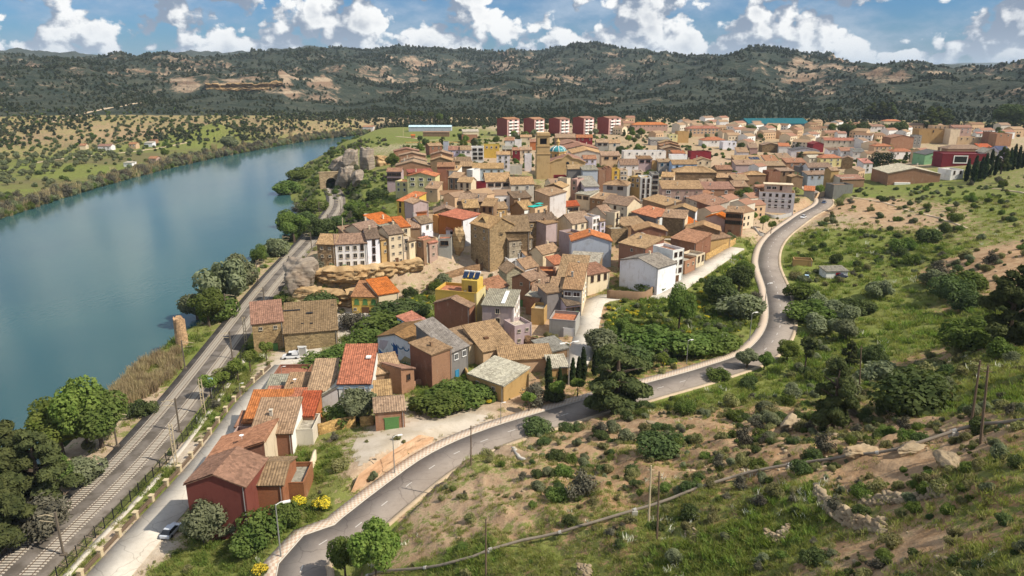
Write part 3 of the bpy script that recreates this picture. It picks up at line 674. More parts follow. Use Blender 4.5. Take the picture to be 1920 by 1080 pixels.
def house(spec=None, geom=None, rng=random):
    if spec:
        pos, Hs, ds, rf, wc, rc, label, op = (spec.split('|')+[''])[:8]
        px1, py1, px2, py2 = map(float, pos.split(',')); H = float(Hs); d = float(ds); rt = rf.rstrip('0123456789.'); rise = float(rf[len(rt):] or 0)
        o = dict(kv.split('=') if '=' in kv else (kv, '1') for kv in op.split()) if op else {}
        P = G(px1, py1, H); Q = G(px2, py2, H); D = P.length
        if D > 430 or 'r' in o:
            ang = R(float(o.get('r', 9))); u2 = (px2-960)/FPX
            # width that ends on the same image column
            dx_, dy_ = math.cos(ang), math.sin(ang); dep = P.y*CP-(P.z-CAMZ)*SP
            w_ = (u2*dep-P.x)/(dx_-u2*dy_*CP); w_ = max(w_, 2.5); zb = P.z-H
            mid = Vector((P.x+dx_*w_/2, P.y+dy_*w_/2, 0)); ux = Vector((dx_, dy_, 0))
        else:
            ze = (P.z+Q.z)/2; P = Vector(unz(px1, py1, ze)); Q = Vector(unz(px2, py2, ze)); zb = ze-H
            ux = Q-P; ux.z = 0; w_ = max(ux.length, 2.2); ux.normalize(); mid = (P+Q)/2
    else:
        mid, ang, w_, d, H, rt, rise, wc, rc, label, o = geom
        ux = Vector((math.cos(ang), math.sin(ang), 0)); zb = gz(mid.x, mid.y); D = mid.length
    uy = Vector((-ux.y, ux.x, 0)); ctr = mid+uy*d/2; rz = math.atan2(ux.y, ux.x)
    zmin = min(gz(*(ctr+ux*sx*w_/2+uy*sy*d/2)[:2]) for sx in (-1, 1) for sy in (-1, 1))-1.2
    root = empty(o.get('name', 'house'), (ctr.x, ctr.y, zb), rz, label, o.get('cat', 'house'), o.get('grp', 'houses of the hillside town'))
    HOUSES.append((ctr.x, ctr.y, max(w_, d)/2, label, root))
    q_ = [pix(ctr+ux*sx*w_/2+uy*sy*d/2+Vector((0, 0, zb+zz))) for sx in (-1, 1) for sy in (-1, 1) for zz in (0, H+rise*.8)]
    IMG.append((min(p[0] for p in q_), max(p[0] for p in q_), min(p[1] for p in q_), max(p[1] for p in q_), ctr.length))
    z0 = zmin-zb; a, c = w_/2, d/2; nearby = D < 330; period = .5 if D < 260 else (.62 if D < 420 else (1.0 if D < 560 else 0))
    # walls
    mb = MB(); e = H
    def wallbox(hf, hr, hb, hl, gab=None):
        pass
    FL, FR, BR, BL = (-a, -c), (a, -c), (a, c), (-a, c)
    hz = dict(FL=e, FR=e, BR=e, BL=e)
    if rt == 's+': hz['BL'] = hz['BR'] = e+rise
    if rt == 's-': hz['BL'] = hz['BR'] = e-rise
    if rt == 'sr': hz['FR'] = hz['BR'] = e+rise
    if rt == 'sl': hz['FL'] = hz['BL'] = e+rise
    C3 = lambda k, xy, z=None: (xy[0], xy[1], hz[k] if z is None else z)
    def side(k1, p1, k2, p2, apex=None):
        f = [C3(k1, p1, z0), C3(k2, p2, z0), C3(k2, p2)]
        if apex: f.append(apex)
        f.append(C3(k1, p1)); return f
    ap = dict(F=None, R=None, B=None, L=None)
    if rt == 'g': ap['R'] = (a, 0, e+rise); ap['L'] = (-a, 0, e+rise)
    if rt == 'f': ap['F'] = (0, -c, e+rise); ap['B'] = (0, c, e+rise)
    faces = dict(F=side('FL', FL, 'FR', FR, ap['F']), R=side('FR', FR, 'BR', BR, ap['R']), B=side('BR', BR, 'BL', BL, ap['B']), L=side('BL', BL, 'FL', FL, ap['L']))
    for k in 'FRBL': mb.face(faces[k])
    wo = mb.build('wall', [wall_mat(wc)], root); wo.color = (*jitter(WALLC[wc], rng), 1)
    for k, nv in (('R', (.05, 0, 0)), ('L', (-.05, 0, 0)), ('F', (0, -.05, 0))):  # sides in another colour; on several houses the sunlit side is painted lighter
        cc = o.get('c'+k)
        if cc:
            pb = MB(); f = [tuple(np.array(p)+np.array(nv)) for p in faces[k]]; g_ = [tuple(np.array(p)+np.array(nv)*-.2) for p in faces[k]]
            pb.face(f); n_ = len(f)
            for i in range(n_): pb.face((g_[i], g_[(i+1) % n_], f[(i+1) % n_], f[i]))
            so = pb.build('toned_side', [wall_mat(cc)], root); so.color = (*jitter(WALLC[cc], rng), 1)
    # roof
    rb = MB(); ov = .35; rough = .035 if period else .06
    if rt in ('g', 'f'):
        if rt == 'g':
            s_ = rise/c; ze = e-ov*s_; zr = e+rise
            slope(rb, (-a-ov, -c-ov, ze), (a+ov, -c-ov, ze), (a+ov, 0, zr), (-a-ov, 0, zr), period, rough=rough, rng=rng)
            slope(rb, (a+ov, c+ov, ze), (-a-ov, c+ov, ze), (-a-ov, 0, zr), (a+ov, 0, zr), period, rough=rough, rng=rng)
            rb.tube([(-a-ov, 0, zr+.06), (a+ov, 0, zr+.06)], .14, 5)
        else:
            s_ = rise/a; ze = e-ov*s_; zr = e+rise
            slope(rb, (-a-ov, c+ov, ze), (-a-ov, -c-ov, ze), (0, -c-ov, zr), (0, c+ov, zr), period, rough=rough, rng=rng)
            slope(rb, (a+ov, -c-ov, ze), (a+ov, c+ov, ze), (0, c+ov, zr), (0, -c-ov, zr), period, rough=rough, rng=rng)
            rb.tube([(0, -c-ov, zr+.06), (0, c+ov, zr+.06)], .14, 5)
    elif rt == 'h':
        zr = e+rise; s_ = rise/min(a, c); ze = e-ov*s_; A, Cc = a+ov, c+ov
        if a >= c: r1, r2 = (-(a-c), 0, zr), (a-c+.01, 0, zr)
        else: r1, r2 = (0, -(c-a), zr), (0, c-a, zr)
        cr = [(-A, -Cc, ze), (A, -Cc, ze), (A, Cc, ze), (-A, Cc, ze)]
        if a >= c:
            slope(rb, cr[0], cr[1], r2, r1, period, rng=rng); slope(rb, cr[2], cr[3], r1, r2, period, rng=rng); slope(rb, cr[1], cr[2], r2, r2, period, rng=rng); slope(rb, cr[3], cr[0], r1, r1, period, rng=rng)
        else:
            slope(rb, cr[1], cr[2], r2, r1, period, rng=rng); slope(rb, cr[3], cr[0], r1, r2, period, rng=rng); slope(rb, cr[0], cr[1], r1, r1, period, rng=rng); slope(rb, cr[2], cr[3], r2, r2, period, rng=rng)
    elif rt in ('s+', 's-'):
        k = (1 if rt == 's+' else -1)*rise/d; slope(rb, (-a-ov, -c-ov, e-ov*k), (a+ov, -c-ov, e-ov*k), (a+ov, c+ov, e+(d+ov)*k), (-a-ov, c+ov, e+(d+ov)*k), period, rough=rough, rng=rng)
    elif rt in ('sr', 'sl'):
        k = rise/w_; zl, zr = (e-ov*k, e+(w_+ov)*k) if rt == 'sr' else (e+(w_+ov)*k, e-ov*k)
        if rt == 'sr': slope(rb, (-a-ov, c+ov, zl), (-a-ov, -c-ov, zl), (a+ov, -c-ov, zr), (a+ov, c+ov, zr), period, rough=rough, rng=rng)
        else: slope(rb, (a+ov, -c-ov, zr), (a+ov, c+ov, zr), (-a-ov, c+ov, zl), (-a-ov, -c-ov, zl), period, rough=rough, rng=rng)
    elif rt == 't':
        rb.face([(-a+.2, -c+.2, e-.8), (a-.2, -c+.2, e-.8), (a-.2, c-.2, e-.8), (-a+.2, c-.2, e-.8)])
        pw = MB(); ch = e+.03
        for x0, y0, x1, y1 in ((-a-.04, -c-.04, a+.04, -c+.2), (-a-.04, c-.2, a+.04, c+.04), (-a-.04, -c+.2, -a+.2, c-.2), (a-.2, -c+.2, a+.04, c-.2)):
            pw.box(((x0+x1)/2, (y0+y1)/2, ch+.03), (x1-x0, y1-y0, .1))
            pw.box(((x0+x1)/2+(.06 if x0 < -a and x1 < 0 else 0)*0, (y0+y1)/2, e-.42), (x1-x0-.1, y1-y0-.1, .8), 0)
        po = pw.build('parapet', [wall_mat(wc)], root); po.color = (*jitter(WALLC[o.get('cap', wc)], rng), 1)
    isfib = rc in ('grey', 'pale', 'dgrey', 'teal', 'blue')
    ro = rb.build('roof', [MT], root); ro.color = (*jitter(ROOFC[rc], rng, (.26 if not spec else .13) if rc in ('tan', 'gold', 'dtan', 'brown', 'rust') else .10), 1)
    if rt in ('g', 'f', 's+') and 'noch' not in o and rng.random() < .8 and w_ > 4:
        cm = MB(); cx = rng.uniform(-.35, .35)*w_; cy = rng.uniform(-.1, .3)*d; zz = e+(rise if rt != 's+' else rise*.6)
        cm.box((cx, cy, zz+.1), (.55, .55, 1.7)); cm.box((cx, cy, zz+1.02), (.75, .75, .14))
        co = cm.build('chimney', [MP], ro); co.color = (*WALLC[rng.choice(['pale', 'cream', 'grey', 'brown'])], 1)
    # openings
    def grid(face, cols, rows, key, prob):
        L_ = w_ if face == 'F' else d
        for r in range(rows):
            z = e-1.55-r*2.75
            if z < .9+z0*.0: break
            for k in range(cols):
                if rng.random() > prob: continue
                s = ((k+.5)/cols-.5)*L_*.92+rng.uniform(-.15, .15)
                kk_ = key if len(key) == 1 else rng.choice(key)
                if face == 'F': add_window(root, kk_, s, -c-.06, z, 0, nearby)
                elif face == 'R': add_window(root, kk_, a+.06, s, z, math.pi/2, nearby)
                else: add_window(root, kk_, -a-.06, s, z, -math.pi/2, nearby)
    key = o.get('k', 'nnsd' if nearby else 'nnw')
    if 'nw' not in o:
        cf, rf_ = map(int, o['w'].split('x')) if 'w' in o else (max(1, int(w_/3.4)), max(1, int(H/3.3)))
        if cf: grid('F', cf, rf_, key, 1 if 'w' in o else .72)
        for fc, kx, cond in (('R', 'wr', rz > R(6)), ('L', 'wl', rz < R(-12))):
            if kx in o: cf, rf_ = map(int, o[kx].split('x')); pr = 1
            elif cond: cf, rf_, pr = max(1, int(d/3.8)), max(1, int(H/3.5)), .5
            else: continue
            if cf: grid(fc, cf, rf_, key, pr)
    if nearby and 'nw' not in o and w_ > 4 and rng.random() < .75:
        dm_ = MB(); dm_.box((0, 0, 1.05), (1.0, .1, 2.1)); dm_.box((0, -.02, 2.2), (1.3, .16, .2)); dm_.box((-.58, -.02, 1.05), (.16, .16, 2.1)); dm_.box((.58, -.02, 1.05), (.16, .16, 2.1))
        do = dm_.build('door', [rng.choice([MWOOD, MWOOD, MGRN, MBLU])], root); do.location = (rng.uniform(-.3, .3)*w_, -c-.06, 0)
    if nearby and w_ > 5:
        pm_ = MB(); pm_.tube([(a-.35, -c-.14, z0), (a-.35, -c-.14, e-.2)], .07, 5); pm_.build('drainpipe', [MMET], root)
    if 'gar' in o:
        gx_, gcol = o['gar'].split(','); gm = MB(); gm.box((0, 0, 1.3), (2.9, .12, 2.6)); gm.box((0, 0, 2.68), (3.3, .18, .16))
        for k in range(5): gm.box((0, -.07, .3+k*.5), (2.8, .05, .42))
        go = gm.build('garage_door', [dict(g=MGRN, w=MWH, b=MWOOD, m=MMET)[gcol]], root); go.location = (float(gx_)*w_, -c-.05, float(o.get('gz', 0)))
    if 'bal' in o:
        for r in range(int(o['bal'])):
            bm_ = MB(); z = e-2.6-r*2.75; bw = w_*.55
            bm_.box((0, -c-.55, z), (bw, 1.1, .15)); bm_.box((0, -c-1.06, z+.5), (bw, .06, .08))
            bm_.box((0, -c-1.06, z+.95), (bw, .06, .07))
            for k in range(int(bw/.5)+1): bm_.box((-bw/2+k*bw/int(bw/.5+.001 or 1)*1.0 if bw > .5 else 0, -c-1.06, z+.5), (.05, .05, .9))
            bm_.build('balcony', [MDK], root)
    if 'dish' in o:
        dm = MB(); dm.lathe([(.0, 0), (.25, .03), (.45, .12)], 10); dm.tube([(0, 0, -.6), (0, 0, 0)], .05, 5)
        do = dm.build('satellite_dish', [MWH], ro); do.location = (rng.uniform(-.3, .3)*w_, -c*.3, e+max(rise*.75, .2)+.5)
    return root
def jitter(c, rng, k=.07):
    f = 1+rng.uniform(-k, k); return tuple(min(1, max(0, x*f*(1+rng.uniform(-.03, .03)))) for x in c)
HL = """514,775,548,770|4|5|t|snow|orange|tiny white terrace with washing beside the orange shed roof|nw
540,757,566,753|4.6|5|s+1.2|snow|orange|white kitchen annexe with orange lid in the street row courtyards|w=1x1 r=2
478,770,500,765|3.2|4|t|pale|pale|low pale street front with steps in the lower row|w=1x1 k=s r=2
442,800,462,796|3.4|5|s+1|brown|rust|small rust roofed street lean-to in the lower row|nw r=2
659,556,708,557|5.6|10|s+2.2|yellow|rust|mustard house with three green arched windows below the cliff|nw noch
710,553,747,547|6.2|10|s+2.4|cream|bright|cream house with garage door and bright orange roof below the cliff|nw noch gar=.12,m wr=1x1
472,608,530,602|8.6|10|s+3.2|stone|rust|tall old stone house with sloping orange brown roof by the railway|w=2x1 k=s noch
532,626,632,618|5.2|14|s+4.4|stone|dtan|long old stone barn with holed brown roof by the plaza|nw noch
348,906,459,911|10|8.5|f2|redpaint|rust|dark red painted gable house at the lower end of the street row|nw cF=redpaint noch
463,909,529,906|7.5|9|g1.6|rust|dtan|rust wall house with mottled old tile roof beside the dark red gable|nw noch r=2
533,906,569,906|4.6|7|t|rust|grey|low rust walled terrace with awning beside the green bank|nw cL=white r=2
388,862,498,862|6|9|sr3.6|rbrick|rust|long rust roofed house with open yellow framed gable and dish|nw dish noch cR=cream wr=1x1 k=l r=2
428,826,466,826|3.6|6|t|pink|orange|small pink terrace with orange floor beside the street parapet|nw r=2
470,813,546,800|6|9|s+3.2|rbrick|tan|brick house with white end wall and tan roof in the lower row|nw cR=white wr=1x1 r=2
553,806,586,802|4|7|t|pale|pale|pale cement courtyard box behind the white end wall|nw r=2
456,791,532,772|4.5|9|s+3|brown|orange|house with long orange shed roof and cream yellow end wall|nw cR=lime r=2
555,780,587,781|4.4|8|s+1.8|brick|red|small house with dark red roof and orange side|nw cR=terra r=2
495,752,521,744|3.4|5|s+1.2|grey|orange|little grey outhouse with orange lid roof by the street|nw noch r=2
526,748,572,742|3.4|7|t|snow|pale|white walled courtyard terrace with furniture beside the street row|nw r=2
497,733,533,725|3.6|6|s+1.4|grey|grey|low grey roofed shed near the plaza end of the row|nw noch r=2
534,732,574,722|4.4|6|s+1.6|cream|tan|small cream shed with brown tile roof and white dish|nw noch dish r=2
509,708,572,706|4|8|t|rbrick|orange|brick box with red terrace floor beside the plaza|nw r=2
577,733,620,729|5.2|10|s+3.4|cream|gold|cream house with ribbed pale tile roof left of the orange roof|nw noch r=2
634,719,694,714|6.6|12|s+4.4|white|bright|white house with large bright orange ribbed roof and skylight|w=2x1 noch r=2
603,741,633,738|4.2|5|sr2|white|pale|white stair annexe with sloping wall left of the orange roofed house|nw noch r=2
697,703,752,694|5.2|6|s+2.2|brown|gold|house with ribbed straw coloured roof right of the orange roof|nw noch
752,702,776,690|5.4|6|sl1.5|brick|rust|brick lean-to wall with blocked window below the brick tower house|w=1x1
809,665,846,652|9|8|s+.8|brick|tan|tall bare brick house with two tone brick corner|nw wr=1x1 cL=rbrick
699,742,733,739|3.2|4|s+1.6|brown|gold|low store with broken tan tile roof above the green door garage|nw noch
703,773,758,768|4.2|7|g1.4|brick|gold|brick garage with green door and ribbed tile roof by the gravel lot|nw noch gar=.05,g
708,631,776,644|6.2|12|f1.7|snow|brown|white house with a colourful mural wall and brown roof|nw noch cR=white
749,608,776,610|4.2|6|t|lav|pale|lavender rendered box behind the mural house|nw
778,613,805,603|4.4|7|s+1.6|sky|orange|house with turquoise doors and orange roof behind the mural house|w=3x1 k=b noch
790,622,818,614|4|6|s+1.2|white|pinkr|low white house with faded red roof and open skylight|nw
846,661,877,648|7.4|12|s+4.6|dgrey|grey|dark walled house with wide grey brown sloping roof|w=2x1 k=w noch
880,646,903,639|5.6|9|s+1.5|cream|tan|cream wall house with tan roof beside the wide grey roof|nw noch
906,660,966,647|4.6|11|s+3.6|peach|gold|old barn with big golden tile roof and small skylight|nw noch
938,676,1036,671|3.6|7|s+1.0|peach|gold|low collapsing shed with pale terracotta tile roof|nw noch
879,700,944,723|4.6|9|s+1.4|ochre|pale|stone barn with cracked grey corrugated roof beside the vegetation|w=2x1 k=s noch
1032,690,1065,688|3|6|s+.8|ochre|pale|small shed with shiny metal roof behind the cypresses|nw noch
1026,661,1066,652|2.8|7|s+.9|brown|grey|ruined shed with grey sheet roof beside the concrete lane|nw noch
814,568,880,576|9|8|f2|rbrick|tan|ruined brick gable with white patches and tan roof|nw
816,543,893,550|12|8|t|yellow|orange|tall yellow house with orange roof terrace|nw wr=1x3 cR=lime k=t
904,572,963,575|10|11|s+1.4|mauve|grey|big beige grey house with grey roof and white end wall|w=1x2 wr=3x2 cR=white k=n noch
965,612,997,606|6.4|6|t|mauve|pale|lower beige extension with terrace beside the big grey beige house|w=2x2 k=s
917,546,953,535|6.4|9|g2.4|white|rust|white house with red brown mottled tile roof and purple windows|w=3x1 wr=0x0
960,520,995,527|9|9|f1.6|brick|tan|brown brick gable house with wavy tan roof|w=1x1 k=s
998,545,1026,546|6.4|6|s+2.6|brown|tan|house with patched tan roof above the orange brick lean-to|nw
1029,544,1044,545|7.5|6|s+2.4|dgrey|tan|narrow house with slipped tan roof and blue hatch|nw
986,554,1012,558|6|5|s+.8|brick|pale|orange brick lean-to with grey sheet roof|nw noch
1026,550,1054,546|8|6|s+.8|dgrey|tan|slate grey rendered house with thin tan roof strip|nw
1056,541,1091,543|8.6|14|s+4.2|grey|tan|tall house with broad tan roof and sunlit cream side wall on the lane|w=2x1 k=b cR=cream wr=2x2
1063,573,1087,570|4.4|5|s+1.6|lav|dtan|lavender porch house with rounded brown roof on the lane|w=2x1 k=l noch
1030,598,1079,602|5|8|t|grey|orange|grey block wall house with white garage door on the lane|nw gar=.25,w
996,578,1020,580|5|6|t|ochre|pale|ochre yard walls with orange corner beside the grey block house|nw
1045,518,1096,521|6.4|12|s+4.2|cream|tan|house with very large tan roof above the curved lane|nw
1102,516,1143,508|6.6|7|s+1.4|cream|rust|cream house with black windows facing the lane bend|w=3x1 k=p noch
1062,499,1118,503|6.4|13|s+2|brown|pale|wide shed with flat pale grey roof below the big grey gable|nw noch
1007,508,1041,509|4.4|6|t|rbrick|orange|roofless brick courtyard with orange side walls|nw
1040,496,1062,492|4.6|5|s+1.6|cream|orange|small house with orange roof and light blue skylight|nw noch
985,504,1009,498|5|8|g2.6|white|tan|white house with tan roof left of the brick courtyard|nw
950,512,982,509|7.4|8|f2|gstone|tan|greenish stone house with tan roof below the ruins|nw
1018,477,1049,469|5.4|7|g2.2|cream|tan|small yellow cream house with thick yellow eaves|w=2x1 k=s
986,479,1005,476|4.6|6|g1.2|snow|tan|tiny white blue shop house with dish beside the yellow eaves|nw noch dish
952,486,984,483|4|5|t|snow|pale|low white walled yard below the greenish grey facade|nw
594,457,627,458|9.2|9|g2.5|stone|tan|cracked stone house at the left end of the cliff row|w=2x3 k=s noch
628,458,687,455|9.6|9|g2.5|white|tan|long white house with blue grey shutters on the cliff|w=4x3 k=nnp
688,448,711,446|10.4|9|g2.6|snow|dtan|brilliant white narrow house with terrace on the cliff edge|w=1x3 k=p
714,450,728,447|9.6|8|s+1.2|ochre|tan|narrow ochre house between the white and cream cliff houses|w=1x2 k=s
729,440,756,436|11|9|g2.2|cream|dtan|tall cream house with many small windows on the cliff|w=2x4 k=s
757,444,766,443|9|7|t|cream|pale|slim cream house with hanging plants on the cliff|w=1x2
767,453,778,450|8|7|s+1.4|cream|dtan|small cream house with railing above the rubble slope|w=1x1
781,450,794,452|8|7|t|brown|pale|open fronted brown house with green door above the rubble|w=1x1
795,459,804,457|7|6|t|pale|pale|pale narrow house with garage hole above the rubble|nw
805,456,820,453|7|6|s+1|pink|pinkr|pinkish house beside the grey garage terrace|w=1x2 k=s
821,448,846,448|7|7|t|grey|orange|grey rendered house with wide dark window and orange terrace|w=1x1 k=l
676,432,712,424|6|8|g1.8|cream|tan|tan roofed house with red gable behind the white cliff houses|nw
711,421,744,415|6.4|9|s+2.2|white|bright|house with wide bright orange roof behind the cliff row|nw
647,438,669,435|4.5|6|s+1.4|brown|tan|low tan roofed house at the back left of the cliff row|nw noch
752,426,769,424|8|8|s+2.2|cream|bright|house with small bright orange roof behind the cream cliff house|w=1x1
720,428,748,423|6|6|s+1|grey|grey|house with grey sheet roof between two orange roofs|nw noch
768,428,787,427|7|7|s+2|brown|tan|brown walled house with tan roof left of the white stairs|nw
790,420,811,416|8|8|g2|snow|dtan|white blue house with stepped porches and brown roof|w=1x1
797,437,812,434|5|5|t|snow|pale|white porch block stepping down toward the rubble slope|nw
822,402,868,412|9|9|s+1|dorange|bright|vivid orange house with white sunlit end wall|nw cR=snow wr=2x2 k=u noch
811,403,821,405|7|8|t|orange|rust|bright orange yellow wall beside the vivid orange house|nw
836,430,866,431|4.4|6|s+1.4|lav|pinkr|small house with pinkish red lean-to roof below the orange wall|w=1x1 k=l noch
882,418,918,428|15|11|g3|stone|gold|massive stone house with windowless shaded wall above the ravine|w=2x2 k=s
919,428,947,425|15|11|g3|dstone|gold|massive dark stone house with iron balcony above the ravine|w=2x3 k=s bal=1
949,434,993,433|13|8|s+4|dstone|dtan|ruined house with sagging tile roof and open attic|nw noch
955,451,998,446|10|4|s+1.6|gstone|dtan|greenish grey facade under a strip of tiles|w=3x2 k=s noch
988,416,1043,411|12|9|g2|stone|dtan|wide stone house with half shaded front above the yellow house|w=4x3 k=s
1024,420,1045,416|12|7|s+.6|mauve|tan|tall windowless pinkish grey block|nw
1048,433,1073,440|10|6|t|mauve|brown|roofless pinkish tower wall with dark open terrace|nw cR=cream
1073,420,1110,413|9.5|9|g3|cream|tan|off white house with three arched upper windows|w=3x2 k=nt
1111,408,1125,405|11|8|t|white|pale|slim white house with slotted parapet|w=2x3 k=n
1126,415,1135,413|9|7|s+1.6|lav|tan|thin bluish white house between two cream facades|w=1x2
1135,402,1152,398|10|9|g2.8|cream|tan|cream facade with brown roof and iron balconies|w=2x3 k=p
1153,399,1162,396|11|8|t|cream|pale|narrow tall cream facade with three balcony doors|w=1x3 k=p bal=2
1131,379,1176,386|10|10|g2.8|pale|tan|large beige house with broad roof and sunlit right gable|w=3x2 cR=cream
1079,363,1106,366|7|9|s+1.4|pale|grey|grey white house with brown grey flat roof|w=2x1 k=l
1107,371,1138,375|7|8|s+1.6|brown|gold|house with golden roof over grey brown wall|w=3x1 k=s
1062,387,1086,385|5|6|g1.8|cream|red|cream porch with small red tile roof|w=2x1 k=l noch
1003,357,1031,368|9|8|s+1.6|peach|tan|house with stepped tan roofs and white party wall|nw cR=white
1003,391,1027,386|8|5|t|peach|pale|peach wall house under the turquoise tarpaulin|w=2x1
983,393,1002,390|7|9|g2.8|brown|gold|brown gabled house with white front under golden tiles|nw cF=white
964,372,996,370|7|8|s+1.8|brown|dtan|patched brown roof house left of the turquoise tarpaulin|nw
814,398,857,397|7|8|f1.8|dstone|tan|grey gabled store with tan roof behind the orange house|nw
744,376,766,379|8.6|12|s+2.6|yellow|orange|mustard yellow house with orange roof over the green slope|w=2x2 k=p
775,382,803,379|8|9|f1.2|mauve|gold|brown house with patched golden roof right of the mustard house|nw
781,398,800,397|4|4|s+.6|terra|rust|small terracotta wall patch house below the patched golden roof|nw noch
797,353,820,354|7|8|s+2.2|peach|gold|peach house with leaning orange roofs right of the lime house|w=1x1 k=s
859,377,908,378|9|7|s+2.2|brown|gold|stone house with pale double roof below the maroon wall|nw
870,390,898,389|8.4|6|s+2.2|dstone|gold|dark stone house with projecting tan roof and shaded doors|w=2x2 k=p
902,386,925,387|9|7|s+2|brown|tan|house with white railed loft gallery|w=2x2 k=lp
925,392,951,390|6.8|7|g2.2|ochre|gold|ochre house with two little windows under golden roof|w=2x1 k=s
911,341,957,340|8.4|13|g3.4|pale|gold|broad house with open loft gallery below the church|w=3x1 k=l
958,346,1001,345|8|11|g2.8|pale|gold|golden roofed house with white gable beside the church tower|w=2x1 cR=white
982,349,1004,351|6.4|6|t|dstone|pale|shaded grey brown wall house under the church tower|w=1x1
883,343,911,343|8.6|6|t|maroon|brown|maroon windowless rendered house|nw
858,341,883,342|11|8|g1.8|cream|gold|cream house with two columns of tall windows beside the maroon house|w=2x3 k=p
841,333,861,334|10|7|s+1.8|brown|gold|shaded beige house with magenta awning|w=2x2 k=t
829,319,857,320|10.4|8|s+1.6|white|gold|white cornered house with small dormer behind the magenta awning|nw
886,316,944,316|7.4|9|g2.4|bgrey|gold|long grey blue house with four dark windows|w=4x1 r=3
875,318,886,319|8|7|t|white|pale|white corner house left of the long grey blue house|nw
862,312,885,312|7|8|s+1.6|brown|gold|house with maroon fascia under a golden roof|nw
847,303,884,302|5.4|7|s+1.8|brown|dtan|low house with plain olive tan roof|nw
931,290,956,289|10|8|g1.4|white|gold|white house with neat square windows left of the church|w=2x3 k=n r=0
907,272,936,271|9|8|t|yellow|grey|bright yellow house with grey roof band|w=3x1 r=0
884,276,907,276|11|8|t|white|pale|white house with stacked dark balconies beside the yellow house|w=2x3 k=l r=2
863,281,884,281|7|8|g2.4|white|tan|white house with two dark windows and tan roof|w=2x1 k=b r=2
841,281,862,281|7|8|g2.2|lav|rust|lavender white house with orange brown roof|w=2x1 r=2
831,266,841,266|9|6|t|grey|blue|slim grey metal clad tower house|nw cF=bgrey r=0
805,274,829,264|7|9|g1.6|rbrick|tan|row house of dark brick beside the metal tower|r=25
807,290,848,292|7.5|9|f2|brick|gold|brown double gabled house with lofts left of the lavender houses|nw r=0
807,301,847,301|7.5|9|f2|brown|gold|second brown double gabled house in front of its twin|nw r=0
820,313,852,313|13|10|s+1|rbrick|rust|tall dark brown windowless house with red fascia|nw r=4
741,340,764,341|8.6|9|t|lime|orange|lime yellow terrace wing with railing|w=2x2
763,330,816,331|11|10|f1.8|lime|orange|lime yellow gabled house above the green slope|w=3x2 k=b
766,324,811,322|12|5|s+1|rbrick|red|house with dark red band roof behind the lime gable|nw noch
725,322,752,322|11|9|g1.6|mauve|rust|mauve house with dark wooden gallery at the town's left edge|w=3x2 k=l
741,311,806,311|7.4|12|f2.6|brick|gold|wide gabled house with bright orange left slope|nw r=4
752,302,800,304|7|9|f2|white|gold|gabled row house with white dish, second from the fields|nw r=6
748,292,798,293|7|9|f2|brick|gold|gabled row house of brown brick, third from the fields|nw r=6
739,284,786,280|6.6|9|f2|brick|rust|brick gable row house nearest the green fields|nw r=12
866,254,895,256|6.4|8|t|brick|orange|bare orange brick box beside the cream shed|nw r=5
868,247,898,244|4.6|9|s+1.6|cream|pale|cream shed with white slanting gable|nw r=10
947,263,964,264|5|8|g2|white|rust|white house with orange gable left of the bell tower|r=0
965,263,978,263|6|8|t|white|pale|white flat house left of the bell tower|r=0
976,257,997,256|6|9|g1.6|cream|gold|cream house with pale gold roof behind the bell tower|r=0
994,266,1006,266|6.4|8|s+1.6|terra|rust|terracotta walled house touching the bell tower's left edge|nw r=0
942,280,960,280|5|8|s+1.6|brown|grey|grey roofed house near the white square windowed house|nw r=0
961,282,975,282|7|7|s+1.2|maroon|rust|dark red house with pale shutters left of the bell tower|r=0
976,281,997,281|6|8|g1.6|cream|gold|cream house with golden brown roof by the bell tower|r=0
984,290,997,289|10|7|t|white|pale|tall white slab house left of the bell tower|nw r=0
956,311,979,312|5|7|t|pale|pale|pale terrace wall house right of the long blue grey house|nw r=0
1073,288,1130,290|7|24|f2.4|pale|gold|long gabled house with pale ridge right of the dome|nw r=2
1062,279,1122,281|7|24|f2.4|cream|rust|long gabled rust roof house, middle of the three by the dome|nw r=4
1052,271,1096,271|6.4|24|f2|brown|rust|long gabled house, farthest of the three by the dome|nw r=6
1042,258,1079,259|6.4|12|g2.8|brown|gold|wide golden hipped house behind the dome|nw r=2
1081,258,1111,260|6.4|10|g2|maroon|orange|maroon house with white trims and orange roof|r=0
1119,267,1141,268|8|8|g2.2|grey|gold|grey house with white balcony right of the long gables|w=2x1 k=l r=3
1142,268,1163,270|7.4|8|g2.2|pale|gold|house with dark blue door panel under golden roof|w=1x1 k=u r=3
1094,298,1118,298|6.4|7|g2|lav|rust|lavender house with rusty roof right of the church|w=2x1 r=4
1128,292,1163,291|8.4|8|s+1.8|peach|gold|peach house with wide open gallery right of the church|w=2x1 k=l r=2
1163,309,1197,309|6.4|9|g3|white|tan|white house with tan roof and dormer dots|w=2x1 k=s r=2
1093,319,1121,321|13|11|s+1|bgrey|grey|tall windowless grey clad block right of the church|nw r=4
1065,317,1092,318|12|10|g1.6|dgrey|gold|tall dark sided house touching the church's right side|nw r=0
1123,318,1136,318|12|8|t|brick|pale|tall orange brown slab house beside the grey clad block|nw r=4
1137,315,1147,315|12|8|t|brick|rust|second orange brown slab house behind the first|nw r=4
1148,318,1162,318|10|8|t|yellow|maroon|ochre yellow house with maroon roof edge|w=1x2 r=4
1163,319,1177,319|10|8|t|cream|rust|house with black and white checker windows|w=2x3 k=w r=4
1063,335,1070,334|12|6|t|cream|pale|very thin sunlit cream party wall house|nw
1071,336,1082,337|11|7|t|pink|rust|pinkish tower house with rusty shutters|w=1x2
1083,338,1096,350|9|7|sl2|lav|pale|lavender wedge shaped house below the grey clad block|nw
